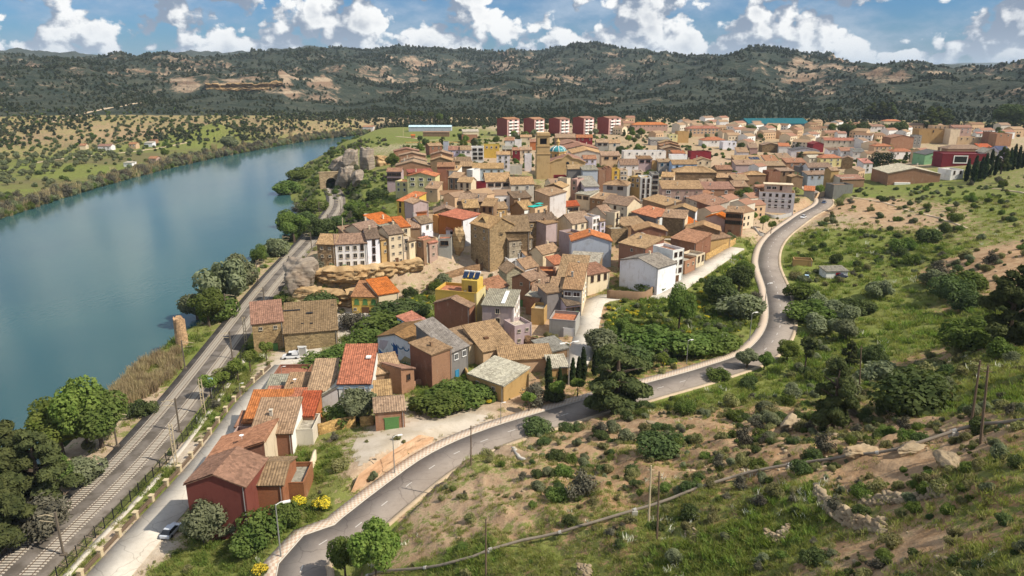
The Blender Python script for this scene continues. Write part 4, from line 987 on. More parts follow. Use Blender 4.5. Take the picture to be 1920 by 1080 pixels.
1022,350,1055,352|10|9|f1.6|dstone|gold|stone gabled house with sunlit cream side below the church|w=1x1 cR=cream
1039,331,1062,331|6|6|t|maroon|rust|dark red low building in front of the church facade|nw
1131,346,1176,355|7.4|11|h2|grey|gold|grey house with broad golden hip roof and cut out corner|w=2x1 k=l r=-18
1170,284,1249,285|7.4|9|t|white|pale|long white house with row of roof dormers|w=5x1 k=w r=2
1197,298,1223,299|8|8|s+1|mauve|brown|mauve house with maroon open gallery|w=2x1 k=l r=3
1223,303,1234,303|7|7|t|ochre|maroon|small ochre house with maroon top|nw r=3
1235,304,1260,304|7.4|7|s+1.2|grey|gold|grey house with single blue shutter|w=2x1 k=u r=3
1261,308,1307,308|7.6|9|g2.2|blue|tan|light blue house with three bright blue shutters|w=3x1 k=u r=3
1259,291,1289,296|6|7|t|snow|pale|white shed wall below an orange roof|nw r=3
1262,288,1285,287|6|7|s+1.6|brick|orange|small orange roofed house behind the white shed|nw r=3
1241,279,1277,280|7|10|f2|brown|gold|gabled brown house, front one of three stepped gables|r=0
1239,273,1275,273|7|10|f2|brown|rust|gabled brown house, middle one of three stepped gables|nw r=0
1237,268,1272,267|7|10|f2|brown|gold|gabled brown house, rear one of three stepped gables|nw r=0
1296,285,1334,286|8|8|t|maroon|brown|dark red windowless box among the brown roofs|nw r=5
1306,301,1334,302|6|9|f1.6|cream|gold|small cream gabled house below the dark red box|r=0
1266,323,1344,326|7.4|14|h2.6|dstone|gold|long house with huge speckled golden roof|nw r=-3
1345,318,1373,318|6.4|10|g2|brown|rust|house with flat rust red roof near the blue terrace|nw r=5
1344,333,1371,332|6.4|8|g2|brown|gold|house with curved golden roof above the blue terrace|nw r=5
1319,347,1341,346|6.6|8|s+2|brown|gold|house with split red and gold roof left of the blue terrace|nw r=3
1342,347,1372,347|6.4|7|t|sky|sky1|house with pale blue terrace wall|nw r=2
1376,331,1400,331|6.4|7|s+1|white|rust|white house with pink roof edge right of the blue terrace|r=3
1322,355,1377,354|7.4|10|s+2.2|brick|rust|brown brick house with white double window|w=2x1 k=w r=3
1377,338,1404,337|6.4|8|s+2|brown|gold|house with ribbed golden roof beside the green tree|nw r=3
1377,350,1403,351|6.4|7|s+2|brown|gold|lower golden roofed house just behind the green tree|nw r=3
1242,354,1318,350|9.4|11|s+2.4|pink|gold|salmon pink house with wide dark upper window|w=4x2 k=bs r=-2
1202,333,1222,333|12|9|t|white|pale|white flats with two dark vertical window bands|w=2x4 k=p
1223,326,1236,326|13|9|t|grey|pale|grey beige flats with stacked dark balconies|w=1x4 k=l
1240,331,1263,332|8.4|8|g2|cream|gold|cream house with golden roof behind the pink house|w=2x1
1182,331,1202,333|11|8|t|ochre|gold|ochre house left of the white flats|w=2x2
1189,322,1206,322|8|8|t|cream|maroon|cream house with dark red awning|w=1x1 k=l
1187,234,1252,234|7|12|h2.4|pink|orange|long school building with bright orange roof|w=8x1 r=4
1290,241,1351,243|8|12|h2.4|peach|orange|long arcaded school building with red orange roof|w=8x2 k=b r=4
1271,247,1292,246|10|9|t|ochre|tan|tall olive tan block left of the arcaded building|nw r=4
1318,263,1361,264|5.4|12|h2.4|white|orange|white villa with bright orange hip roof|r=4
1356,266,1381,268|6.4|9|t|snow|pale|white flat roofed house right of the orange hip roof|r=4
1255,253,1271,256|8|8|t|lime|pale|pale yellow flat house below the schools|r=4
1220,262,1257,263|5|9|s+1.4|grey|grey|grey walled house with grey roofs below the schools|r=4
1382,285,1404,284|6.4|10|s+2.4|white|gold|house with maroon verge and golden roof, left of a pair|r=-6
1405,277,1421,276|6.4|10|s+3|pink|gold|pinkish fronted house with golden roof, right of a pair|nw r=-6
1430,272,1463,273|6|10|f1.8|dstone|tan|brown stone house with low dark arches|nw r=0
1461,274,1481,275|6|8|s+2|white|orange|white house with orange roof among brown ones|r=-10
1484,282,1537,281|5.4|14|f2|white|dgrey|white gabled hall with big dark grey roof|nw r=-8
1504,288,1545,284|4.6|10|h1.2|brown|gold|low oval golden roof above a brick wall|nw r=3
1525,270,1545,271|7|10|f1.6|maroon|maroon|dark maroon gabled house beside the beige hall|nw r=8
1546,263,1602,267|6.4|11|g2|pale|orange|long beige hall with five slit windows and orange roof|w=5x1 k=t r=-8
1554,281,1577,281|6|8|s+1|white|brown|white low house with three windows below the beige hall|w=3x1 k=s r=0
1577,283,1606,287|6|9|s+2|white|rust|white house with rust red roof below the beige hall|w=2x1 r=-8
1600,285,1622,286|6|9|s+2|white|dgrey|white house with dark grey roof beside the rust red one|r=-8
1539,296,1580,294|7.4|9|h2|lime|orange|pale house with fresh orange hip roof and white chimneys|w=3x2 r=4
1518,296,1538,293|6.4|8|g1.6|pale|pale|pale gabled house left of the fresh orange hip roof|r=10
1580,297,1600,309|7.4|9|f1.4|stone|tan|brown stone gable right of the fresh orange hip roof|nw r=-20
1380,303,1432,303|5.6|10|s+3|brown|gold|golden roofed house with blue solar panels|nw r=3
1436,302,1460,301|5.6|9|s+3|white|rust|house with striped red and gold roof|nw r=5
1461,297,1485,297|6.4|9|s+2.6|lime|gold|pale yellow house with brown roof and yellow eaves|w=2x1 k=s r=3
1475,305,1512,306|6.4|9|s+2|brick|rust|brick house with flat terracotta roof|w=2x1 r=2
1380,309,1417,310|6|8|s+2|mauve|gold|house with long ribbed golden roof, left of two|nw r=2
1418,311,1473,311|6|8|s+2|brown|gold|house with long ribbed golden roof, right of two|nw r=2
1380,327,1398,326|5.6|7|t|lav|pale|pinkish house with cream fin wall|w=1x1 k=b
1400,328,1436,329|6.4|8|h1.8|brown|gold|golden hipped house behind the white terraced block|nw r=4
1442,322,1464,321|8|8|t|rbrick|brown|brown brick box behind the white terraced block|nw
1464,321,1490,320|8|8|s+.8|brown|gold|brown house with tall dark windows behind the white block|w=2x1 k=p
1485,332,1506,332|6|7|f1|brown|gold|curved golden roof house right behind the white block|nw r=5
1499,313,1514,313|8|7|t|dgrey|blue|dark grey glazed box house|nw
1516,314,1558,313|8.4|8|g2.4|white|tan|house with broad tan roof and glazed dark corner|w=4x1 k=lb
1515,328,1559,329|7.4|7|s+1.4|bgrey|tan|pale blue white house with three small windows|w=3x1 k=n
1559,320,1573,321|10|7|g1.4|ochre|gold|tall ochre house beside the pale blue white house|nw
1508,357,1527,358|4.6|6|s+1.6|grey|orange|small low house with orange roof right of the white block|nw noch
1575,333,1602,343|6|8|t|pale|pale|cream terraced house at the foot of the grassy hill|w=1x1
1580,337,1621,344|5|8|s+1.6|brown|rust|long house with coral red roof at the grassy hill|nw noch
1564,347,1600,346|8|8|t|dgrey|brown|dark retaining wall house where the road leaves the town|nw
1413,350,1424,352|10|8|t|brick|rust|narrow brick house left of the white terraced block|w=1x2
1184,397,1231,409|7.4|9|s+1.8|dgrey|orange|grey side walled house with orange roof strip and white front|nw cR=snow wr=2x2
1205,373,1249,386|6|8|s+1.6|brown|gold|house with zigzag golden roofs by the parked white car|nw
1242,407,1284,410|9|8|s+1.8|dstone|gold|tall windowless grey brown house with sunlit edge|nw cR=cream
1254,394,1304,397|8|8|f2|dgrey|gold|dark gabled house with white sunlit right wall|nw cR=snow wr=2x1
1285,428,1317,421|5|7|s+2|brown|bright|house with plain bright orange roof behind the long gable|nw noch
1287,430,1351,433|6.4|9|f2|dstone|gold|long grey gable with golden and grey right slope|nw
1191,433,1251,433|7|9|f1.8|rbrick|gold|brown gabled house with white corner front|nw cR=white wr=1x2
1170,424,1214,420|4.6|8|s+1.8|brown|gold|open shed with golden roof and parked car|nw noch
1190,450,1226,450|5|8|f1.6|dstone|pale|small grey gable with pale flat roof|nw noch
1286,370,1334,386|7|9|s+1.8|pale|rust|pale green house with long rust roof and row of windows|w=4x1 k=s
1334,387,1358,382|7|8|s+1.4|rbrick|rust|brick house with cream columns and rust roof|w=2x1 k=p
1270,352,1309,368|5|8|s+1.4|pale|rust|pale house with red sloping roof below the pink house|w=2x1
1228,376,1266,377|5|6|t|dgrey|pale|low grey yard wall house below the pink house|nw
1324,407,1360,411|5.4|7|f1.6|pink|bright|small house with vivid orange gable roof|nw noch
1362,397,1393,399|10|8|s+1|brick|tan|brick house with dark open gallery and white balcony|w=3x2 k=l
1161,455,1210,466|9|10|s+2|brick|gold|orange brown house with speckled roof and two windows|w=1x2 k=s cR=rbrick
1205,468,1265,468|6|9|f2.6|white|gold|house with white parapet and golden centre roof|nw noch
1258,446,1305,456|6.4|9|s+2.2|rbrick|rust|long house with red roof behind the white corner house|nw noch
1281,458,1323,461|4.4|6|s+1|rbrick|bright|carport with bright red awning roof|w=1x1 k=l noch
1163,487,1234,503|9|10|f2|snow|grey|white house with cracked bluish gable and grey roof|nw
1236,501,1262,492|8|9|t|white|grey|white front house with lamp above the lane|w=2x2 k=n
1262,470,1283,466|11|9|t|white|rust|tall white corner house with four brown windows|w=2x3 k=d
1285,490,1305,483|4.6|6|t|brick|pale|ochre brick terrace house beside the white corner house|w=2x1 k=s
1306,480,1322,474|4.4|6|t|cream|pale|cream house with two dark doors on the upper lane|w=2x1 k=p
1240,450,1283,452|5|7|t|ochre|pale|ochre unfinished house with open columns|nw
1322,452,1370,444|4.6|8|s+1.4|ochre|gold|golden lean-to roof above an open yard|nw noch
1072,452,1147,452|10|10|f2.2|bgrey|orange|big blue grey rendered gable with orange tile edge|nw
1146,430,1178,428|6|7|t|stone|pale|ochre garden wall house right of the big grey gable|nw
1666,325,1764,320|7|24|f3.2|brick|pale|brick warehouse with beige roof behind the grassy hill|nw r=-4 cR=white name=warehouse cat=warehouse
1784,319,1808,314|6|10|t|white|pale|white annexe with roller doors beside the brick warehouse|w=2x1 k=p r=14
1768,288,1856,291|9|14|t|maroon|maroon|modern maroon building with big white framed window|w=1x1 k=l r=-6
1735,290,1784,287|7|14|f2.4|green|dgrey|pale green gabled hall with dark roof|w=2x1 k=s r=4
1674,284,1712,285|6|9|h1.8|white|orange|white house with orange red hip roof left of the green hall|w=2x1 r=3
1652,288,1671,288|7|9|g1.6|cream|gold|cream house with small windows beside the tall hedge|w=2x1 r=3
1640,274,1674,275|8|9|h1.6|peach|orange|peach house with long orange roof behind the tall hedge|r=3
1620,306,1637,306|7|9|s+2|white|pinkr|white house with pale red roof left of the tall hedge|r=3
1671,258,1714,259|12|12|f2|brick|rust|large bare brick gabled block|nw r=8
1713,254,1729,254|11|9|t|grey|blue|grey speckled block with blue roof|w=2x3 k=w r=-10
1724,243,1777,245|13|14|t|ochre|rust|big blank ochre block with narrow dark slot|w=1x1 k=p r=-5
1749,236,1787,236|13|10|t|peach|gold|upper ochre block with arched gallery|w=4x1 k=t r=-5
1783,243,1801,243|14|10|t|cream|pale|pale cream tower slab beside the ochre block|nw r=0
1788,239,1823,239|12|11|g2|pink|rust|pinkish block with brown roof behind the cream slab|w=3x2 r=0
1796,257,1855,257|7|10|t|peach|pale|long low peach building with square windows|w=5x1 k=n r=0
1832,250,1846,250|9|7|g1|white|pinkr|small white box house on the peach building's level|w=1x1 r=0
1856,248,1868,250|12|9|t|rbrick|brown|dark brick slab left of the orange brick slab|nw r=5
1870,251,1899,251|12|10|t|brick|peach1|orange brick slab at the right side of town|w=2x1 r=5
1777,279,1848,278|6|14|h2.6|brown|tan|wide low tan hip roof behind the maroon building|nw r=0
1838,276,1862,278|6|10|s+2|brown|red|house with plain dark red roof near the grey shed|nw r=-5
1845,286,1870,288|7|12|f2.4|pale|pale|pale grey gabled shed near the cypresses|nw r=-8
1872,281,1893,284|7|12|g2|lav|blue|house with shiny blue purple roof near the cypresses|w=2x1 r=-8
1658,227,1690,229|6|10|h1.8|cream|orange|villa with orange hip roof below the dark pines|r=0
1626,237,1660,238|6|10|s+1.6|white|rust|white villa with faded red roof below the dark pines|r=0
1572,250,1588,252|7|9|g1.6|white|rust|small white house left of the round dark trees|r=0"""
ROOFC['sky1'] = (.46, .66, .80); ROOFC['peach1'] = (.55, .36, .2)
HR = {}
for ln in HL.split('\n'):
    r_ = house(ln); HR[r_['label']] = r_
# ================================================================ special buildings
def part(name, mb, mat, parent, color=None, smooth=False):
    o = mb.build(name, [mat], parent, smooth)
    if color: o.color = (*color, 1)
    return o
def wall_of(h): return [c for c in h.children if c.name.split('.')[0] == 'wall'][0]
# --- church
P = G(1007, 251, 25); Q = Vector(unz(1030, 251.5, P.z)); w_ = (Q-P).length; zb = P.z-25
tower_c = (P+Q)/2+Vector((0, w_/2, 0)); CH = Vector((tower_c.x, tower_c.y, zb))
church = empty('church', CH, R(4), 'sandstone church with square bell tower and turquoise dome', 'church')
sc_ = WALLC['ochre']; sc_ = (.47, .33, .165)
a = w_/2
tb = MB(); tb.box((0, 0, 4), (2*a+.5, 2*a+.5, 20)); tb.box((0, 0, 14.1), (2*a+1.1, 2*a+1.1, .45)); tb.box((0, 0, 16.2), (2*a+.2, 2*a+.2, 4)); tb.box((0, 0, 18.3), (2*a+.8, 2*a+.8, .4))
for sx in (-1, 1):
    for sy in (-1, 1): tb.box((sx*(a-.75), sy*(a-.75), 21.2), (1.5, 1.5, 5.6))
    tb.box((0, sx*(a-.3), 23.4), (2*a-2.8, .5, 1.6)); tb.box((sx*(a-.3), 0, 23.4), (.5, 2*a-2.8, 1.6)); tb.box((0, sx*(a-.3), 18.9), (2*a-2.8, .5, .9)); tb.box((sx*(a-.3), 0, 18.9), (.5, 2*a-2.8, .9))
tb.box((0, 0, 24.3), (2*a+.9, 2*a+.9, .5)); tb.box((0, 0, 25.0), (2*a+.2, 2*a+.2, 1.0))
tow = part('bell_tower', tb, MP, church, sc_)
bm_ = MB(); bm_.lathe([(.0, 22.6), (.35, 22.4), (.5, 21.6), (.75, 20.9), (.7, 20.85), (0, 20.9)], 12); bm_.tube([(-a+.8, 0, 22.8), (a-.8, 0, 22.8)], .12, 6); part('bell', bm_, MWOOD, tow)
cb = MB(); cb.box((0, 0, 20.8), (2*a-3.2, 2*a-3.2, 5)); part('belfry_shade', cb, MDK, tow)  # dark box added for the shade inside the belfry openings
# nave with curved gable front
nx0, nx1 = a+.3, a+20.5; yf, yb = -a+.5, a+26; nm = MB(); prof = []
for k in range(17):
    u = k/16; x = nx0+(nx1-nx0)*u; q = abs(u-.5)*2; z = 9.2+3.8*(1-q)**1.0+.7*math.cos(q*math.pi*3)*(1-q); prof.append((x, z))
F = [(nx0, yf, -6), (nx1, yf, -6)]+[(x, yf, z) for x, z in reversed(prof)]; nm.face(F)
B_ = [(x, yf+.6, z) for x, z in prof]
for k in range(16): nm.face([(prof[k][0], yf, prof[k][1]), (prof[k+1][0], yf, prof[k+1][1]), (prof[k+1][0], yf+.6, prof[k+1][1]), (prof[k][0], yf+.6, prof[k][1])])
for k in range(16):
    x0, z0_ = prof[k]; x1, z1_ = prof[k+1]; xm = (x0+x1)/2; zm = (z0_+z1_)/2+.05; ang = math.atan2(z1_-z0_, x1-x0)
    nm.box((0, 0, 0), (math.hypot(x1-x0, z1_-z0_)*1.06, .9, .35), 0, Matrix.Translation((xm, yf-.05, zm)) @ Matrix.Rotation(-ang, 4, 'Y'))
nm.box(((nx0+nx1)/2, (yf+yb)/2+.4, 1.4), (nx1-nx0-.4, yb-yf-.8, 14.8)); nav = part('nave', nm, MP, church, sc_)
rb = MB(); xm = (nx0+nx1)/2; slope(rb, (nx0-1, yb, 8.6), (nx0-1, yf+.7, 8.6), (xm, yf+.7, 12.2), (xm, yb, 12.2), .9); slope(rb, (nx1+1, yf+.7, 8.6), (nx1+1, yb, 8.6), (xm, yb, 12.2), (xm, yf+.7, 12.2), .9)
o = rb.build('roof', [MT], church); o.color = (*ROOFC['rust'], 1)
db = MB(); db.box((xm, yf-.1, -1), (3.4, .3, 8)); part('portal', db, MSTN, nav); db = MB(); db.box((xm, yf-.3, -1.6), (2, .3, 5.4)); part('door', db, MWOOD, nav)
ob = MB(); ob.lathe([(0, .12), (.7, .12), (.95, .0)], 14); o = part('round_window', ob, MGL, nav); o.location = (xm, yf-.02, 8.6); o.rotation_euler = (math.pi/2, 0, 0)
# drum, dome, lantern
Dp = Vector(unr(1046, 283, math.hypot(CH.x, CH.y)+17)); dl = church.matrix_basis.inverted() @ Dp if False else (Matrix.Rotation(-R(4), 4, 'Z') @ (Dp-CH))
cx, cy, zt = dl.x, dl.y, dl.z; rd = 30*Dp.length/FPX/2
drm = MB(); drm.lathe([(rd, 6), (rd, zt-.4), (rd+.5, zt-.4), (rd+.5, zt), (rd-.2, zt)], 8, (cx, cy)); dro = part('drum', drm, MP, church, (.58, .40, .16))
for k in range(8):
    g = R(22.5+45*k); o = link('window', WINF['t'], dro); o.location = (cx+rd*.935*math.cos(g), cy+rd*.935*math.sin(g), zt-2.6); o.rotation_euler = (0, 0, g+math.pi/2)
MTQ = flat_mat('turquoise_glazed_tile', (.045, .24, .27), .35, 0, .25, 1.2)
dmb = MB(); dmb.lathe([(rd*math.cos(t_), zt+rd*.62*math.sin(t_)) for t_ in np.linspace(0, 1.36, 8)], 24, (cx, cy)); dome = part('dome', dmb, MTQ, church, smooth=True)
for k in range(8):
    g = R(45*k); rbm = MB(); rbm.tube([(cx+rd*1.01*math.cos(t_)*math.cos(g), cy+rd*1.01*math.cos(t_)*math.sin(g), zt+.05+rd*.63*math.sin(t_)) for t_ in np.linspace(0, 1.36, 8)], .2, 5); part('rib', rbm, MWH, dome)
lt = MB(); lt.lathe([(.95, zt+rd*.58), (.95, zt+rd*.58+2.3), (1.25, zt+rd*.58+2.3), (1.25, zt+rd*.58+2.6), (.5, zt+rd*.58+3.6), (.1, zt+rd*.58+4.6)], 8, (cx, cy)); part('lantern', lt, MP, church, (.58, .40, .16))
HOUSES.append((CH.x+8, CH.y+6, 24, 'church', church))
# --- white terraced block on the bend
wb_ = house("1424,359,1491,362|10.4|9|t|white|orange|white terraced block with brown window panels beside the road bend|w=5x3 k=d wr=1x2 cap=peach cat=building")
pm = MB(); pm.box((.6, 2.2, 11.6), (13.2, 5, 4.0)); pe = part('penthouse', pm, MP, wb_, WALLC['pale']); pm = MB(); pm.box((.4, 1.9, 13.75), (14.2, 6.2, .3)); part('penthouse_roof', pm, MP, pe, WALLC['cream'])
for k, x in enumerate((-4, -1.4, 1.8)):
    o = link('window', WINF['p' if k == 2 else 'b'], pe); o.location = (x, -.36, 11.9); o.rotation_euler = (0, 0, 0)
for z in (3.2, 6.4): 
    pm = MB(); pm.box((-.5, -4.62, z), (13.5, .2, .28)); part('string_course', pm, MWH, wb_)
# --- five red apartment blocks
for i, (xa, xb, yt, lb) in enumerate(((951, 974, 224, 'leftmost red apartment block'), (1002, 1021, 224, 'second red apartment block from the left'), (1050, 1068, 224, 'middle red apartment block'), (1095, 1114, 222, 'fourth red apartment block from the left'), (1142, 1165, 222, 'rightmost red apartment block'))):
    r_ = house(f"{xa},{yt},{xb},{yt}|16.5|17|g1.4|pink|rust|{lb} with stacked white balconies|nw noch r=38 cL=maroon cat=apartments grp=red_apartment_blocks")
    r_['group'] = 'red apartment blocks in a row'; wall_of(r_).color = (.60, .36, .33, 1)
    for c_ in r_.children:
        if c_.name.startswith('toned_side'): c_.color = (.25, .07, .06, 1)
    Wd = (wall_of(r_).bound_box[4][0]-wall_of(r_).bound_box[0][0]); ym = wall_of(r_).bound_box[0][1]
    for f_ in range(5):
        for sx in (-.22, .2):
            bm_ = MB(); bm_.box((sx*Wd, ym-.6, 1.2+f_*3.1), (Wd*.36, 1.2, 1.5)); part('balcony', bm_, MWH, r_)
            o = link('window', WINF['l'], r_); o.location = (sx*Wd, ym-.06, 2.6+f_*3.1)
# --- sports hall and long glasshouse
hs = house("1404,232,1518,231|6|40|g5|sky|teal|large sports hall with blue green roof|nw noch r=2 cat=hall grp=halls")
wall_of(hs).color = (.10, .14, .18, 1)
gs = house("766,238,846,241|5|12|g1.4|bgrey|sky1|long pale blue greenhouse shed above the green fields|nw noch r=0 cat=shed grp=halls")
gw = house("793,248,842,250|4|6|s+.6|brown|tan|long low brown shed in front of the greenhouse|nw noch r=0 cat=shed grp=halls")
rs = house("771,254,778,254|2.6|4|g.8|brick|bright|tiny bright orange hut in the green field|nw noch r=10 cat=hut")
for sp in ("680,238,700,238|5|9|g1.6|white|rust|white farmhouse with rust roof left of the pines|nw noch r=0", "684,236,673,236|1|1|t|white|rust|x|nw"): 
    if '|x|' not in sp: house(sp)
# --- far side of the river
for sp in ("149,273,160,273|4|8|g1.6|cream|rust|small farmhouse among olives, leftmost across the river|r=10 noch", "183,274,207,274|4|9|g1.8|white|rust|long farmhouse with rust roof across the river|r=0 noch",
           "241,270,254,270|5|8|g1.4|peach|rust|peach two storey farmhouse across the river|r=0 noch", "270,268,285,268|4|8|s+1|snow|pale|white roofed barn across the river|nw r=0 noch",
           "280,262,291,262|5|7|t|brick|rust|orange brick farm store across the river|nw r=0", "278,297,292,297|4|8|g1.6|pink|rust|pink farmhouse closest to the river on the far bank|r=-8 noch",
           "231,305,247,305|3.4|7|s+.5|snow|pale|low white shed on the far river bank|nw r=-6 noch"):
    h_ = house(sp); h_['group'] = 'farm buildings across the river'
# ---------------------------------------------------------------- remaining town houses between the surveyed ones
LMK = {'the bell tower': CH, 'the grey clad block': HR['tall windowless grey clad block right of the church'].location, 'the light blue house': HR['light blue house with three bright blue shutters'].location,
       'the arcaded school': HR['long arcaded school building with red orange roof'].location, 'the sports hall': hs.location, 'the beige hall': HR['long beige hall with five slit windows and orange roof'].location,
       'the green gabled hall': HR['pale green gabled hall with dark roof'].location, 'the big ochre block': HR['big blank ochre block with narrow dark slot'].location, 'the brick warehouse': HR['brick warehouse with beige roof behind the grassy hill'].location,
       'the red blocks': unr(1050, 240, 800), 'the white long house with dormers': HR['long white house with row of roof dormers'].location, 'the fresh orange hip roof': HR['pale house with fresh orange hip roof and white chimneys'].location,
       'the salmon pink house': HR['salmon pink house with wide dark upper window'].location, 'the yellow house': HR['bright yellow house with grey roof band'].location, 'the stone ravine house': HR['massive stone house with windowless shaded wall above the ravine'].location,
       'the white terraced block': wb_.location}
TOWN = np.array([tuple(G(x, y))[:2] for x, y in ((735, 330), (760, 272), (850, 258), (866, 240), (1000, 232), (1180, 231), (1400, 231), (1560, 236), (1680, 242), (1900, 244), (1900, 262), (1720, 264), (1680, 285), (1760, 292), (1800, 300), (1640, 312), (1600, 345), (1520, 352), (1425, 380), (1400, 440), (1380, 455), (1300, 490), (1150, 480), (1080, 440), (960, 440), (880, 415), (820, 395), (745, 372))])
rng = random.Random(21); cand = []
x0, y0 = TOWN.min(0); x1, y1 = TOWN.max(0)
gang = R(14); cg, sg = math.cos(gang), math.sin(gang)
for i in range(-60, 90):
    for j in range(-10, 110):
        u, v_ = i*11, j*12.5+(i % 2)*5
        x = u*cg-v_*sg+rng.uniform(-1.6, 1.6); y = u*sg+v_*cg+rng.uniform(-1.6, 1.6)
        if inside(TOWN, np.array([x]), np.array([y]))[0]: cand.append((math.hypot(x, y), x, y))
cand.sort(); fills = []
dRoad = lambda x, y: poly_dist(ROAD[:, :2], np.array([x]), np.array([y]))[0][0]
for D, x, y in cand:
    w1, d1 = (rng.uniform(7.5, 12.5), rng.uniform(7, 10)) if D < 640 else (rng.uniform(10, 17), rng.uniform(9, 12))
    if D > 700 and rng.random() < .45: continue
    rad = max(w1, d1)/2
    if any((hx-x)**2+(hy-y)**2 < (.62*(hr+rad))**2 for hx, hy, hr, _, _ in HOUSES): continue
    if dRoad(x, y) < 15 or D < 330: continue
    c_ = Vector((x, y, gz(x, y))); qs = [pix(c_+Vector((sx*w1/2, sy*d1/2, zz))) for sx in (-1, 1) for sy in (-1, 1) for zz in (0, 8.5)]
    bx = (min(p[0] for p in qs), max(p[0] for p in qs), min(p[1] for p in qs), max(p[1] for p in qs)); bad = False
    for X0, X1, Y0, Y1, DD in IMG:
        if DD < c_.length-2: continue
        ov_ = max(0, min(bx[1], X1)-max(bx[0], X0))*max(0, min(bx[3], Y1)-max(bx[2], Y0))
        if ov_ > (.34 if D < 640 else .16)*(X1-X0)*(Y1-Y0): bad = True; break
    if bad: continue
    hid = sum(max(0, min(bx[1], X1)-max(bx[0], X0))*max(0, min(bx[3], Y1)-max(bx[2], Y0)) for X0, X1, Y0, Y1, DD in IMG if DD < c_.length-2)
    if hid > .9*(bx[1]-bx[0])*(bx[3]-bx[2]): continue
    IMG.append((*bx, c_.length))
    fills.append((x, y, w1, d1)); HOUSES.append((x, y, rad*1.05, None, None))
open('/tmp/fill.txt', 'w').write(str((len(fills), len(cand), len(HR)))) if False else print('FILL', len(fills), 'cand', len(cand), 'manual', len(HR))
for n_, k in (('cream', 1),): pass
wchoice = ['cream']*4+['white']*8+['pale']*4+['snow']*2+['brown']*2+['brick']*3+['stone']+['grey', 'ochre', 'peach', 'pink', 'maroon', 'lav', 'rbrick', 'mauve']
rchoice = ['tan']*4+['gold']*3+['rust']*4+['brown']*3+['dtan']*3+['orange']*3+['red', 'grey', 'pinkr', 'pale']
RN = dict(pinkr='pinkish', pale='pale', tan='tan', gold='golden', rust='rust red', brown='brown', dtan='dull brown', orange='orange', red='red', grey='grey'); WN = dict(snow='bright white', pale='beige', lav='lavender', rbrick='dark brick', brick='brick', stone='stone')
order = {}; info = []
for x, y, w1, d1 in fills:
    pxx, pyy = pix((x, y, gz(x, y)+5)); best = None
    for nm, v in LMK.items():
        qx, qy = pix(v); e_ = math.hypot((pxx-qx), (pyy-qy)*2.2)
        if best is None or e_ < best[0]:
            rel = ('right of' if pxx > qx else 'left of') if abs(pxx-qx) > abs(pyy-qy)*2.2 else ('behind' if pyy < qy else 'in front of'); best = (e_, nm, rel)
    info.append((best, x, y, w1, d1))
info.sort(key=lambda q: q[0][0]); ORD = ['nearest', 'second', 'third', 'fourth', 'fifth', 'sixth', 'seventh', 'eighth', 'ninth', 'tenth', 'eleventh', 'twelfth']
info2 = sorted(info, key=lambda q: math.hypot(q[1], q[2])); keep = set(id(q) for q in info2[:max(0, 300-len(HR)-12)])
restm = [MB() for _ in range(2)]; nrest = 0
for q in info:
    (e_, nm, rel), x, y, w1, d1 = q
    wc = rng.choice(wchoice); rc = rng.choice(rchoice); H = rng.choice([5.5, 6.5, 7, 7.5, 8.5]); rt = rng.choice(['g', 'g', 'g', 'f', 's+', 't' if rng.random() < .5 else 'g']); ang = gang+R(rng.choice([0, 12, 24, -8, 30, -55])+rng.uniform(-3, 3))
    mid = Vector((x, y, 0))-Vector((-math.sin(ang), math.cos(ang), 0))*d1/2; rise = {'g': d1*.2, 'f': w1*.2, 's+': d1*.16, 't': 0}[rt]
    if id(q) in keep:
        kx = (nm, rel, wc, rc, rt); n_ = order.get(kx, 0); order[kx] = n_+1
        od = '' if n_ == 0 else ORD[min(n_, 11)]+' '
        form = {'g': 'house', 'f': 'gabled house', 's+': 'lean-to roofed house', 't': 'flat house'}[rt]
        lab = f"{od}{WN.get(wc, wc)} {form} with {RN[rc]} roof {rel} {nm}"
        house(geom=(mid, ang, w1, d1, H, rt, rise, wc, rc, lab, dict()), rng=rng)
    else:
        c_ = Vector((x, y, gz(x, y))); Mx = Matrix.Translation(c_) @ Matrix.Rotation(ang, 4, 'Z'); wi = rng.randrange(4); ri = 4+rng.randrange(4); mb = restm[0]; nrest += 1
        mb.box((0, 0, H/2-1), (w1, d1, H+2), wi, Mx); hw = w1/2+.3; hd = d1/2+.3; tr = lambda p: tuple(Mx @ Vector(p)); zz = H+d1*.2; e_ = H-.08
        for f in ([(-hw, -hd, e_), (hw, -hd, e_), (hw, 0, zz), (-hw, 0, zz)], [(hw, hd, e_), (-hw, hd, e_), (-hw, 0, zz), (hw, 0, zz)]): mb.face([tr(p) for p in f], ri)
        for sx in (-1, 1): mb.face([tr((sx*w1/2, -d1/2, H)), tr((sx*w1/2, d1/2, H)), tr((sx*w1/2, 0, zz-.1))], wi)
        for k in range(int(w1/3.2)):
            for z_ in (1.6, 4.4): mb.box((-w1/2+1.7+k*3.1, -d1/2-.03, z_), (1.1, .1, 1.4), 8, Mx)
if restm[0].v:
    cm_ = [flat_mat('distant_wall_'+k, WALLC[k]) for k in ('white', 'cream', 'pale', 'peach')]+[flat_mat('distant_roof_'+k, ROOFC[k]) for k in ('tan', 'rust', 'brown', 'gold')]+[MGL]
    tag(restm[0].build('distant_houses', cm_), 'smallest houses along the far rim of the town', kind='stuff')
print('KEEP', len(keep), 'REST', nrest)
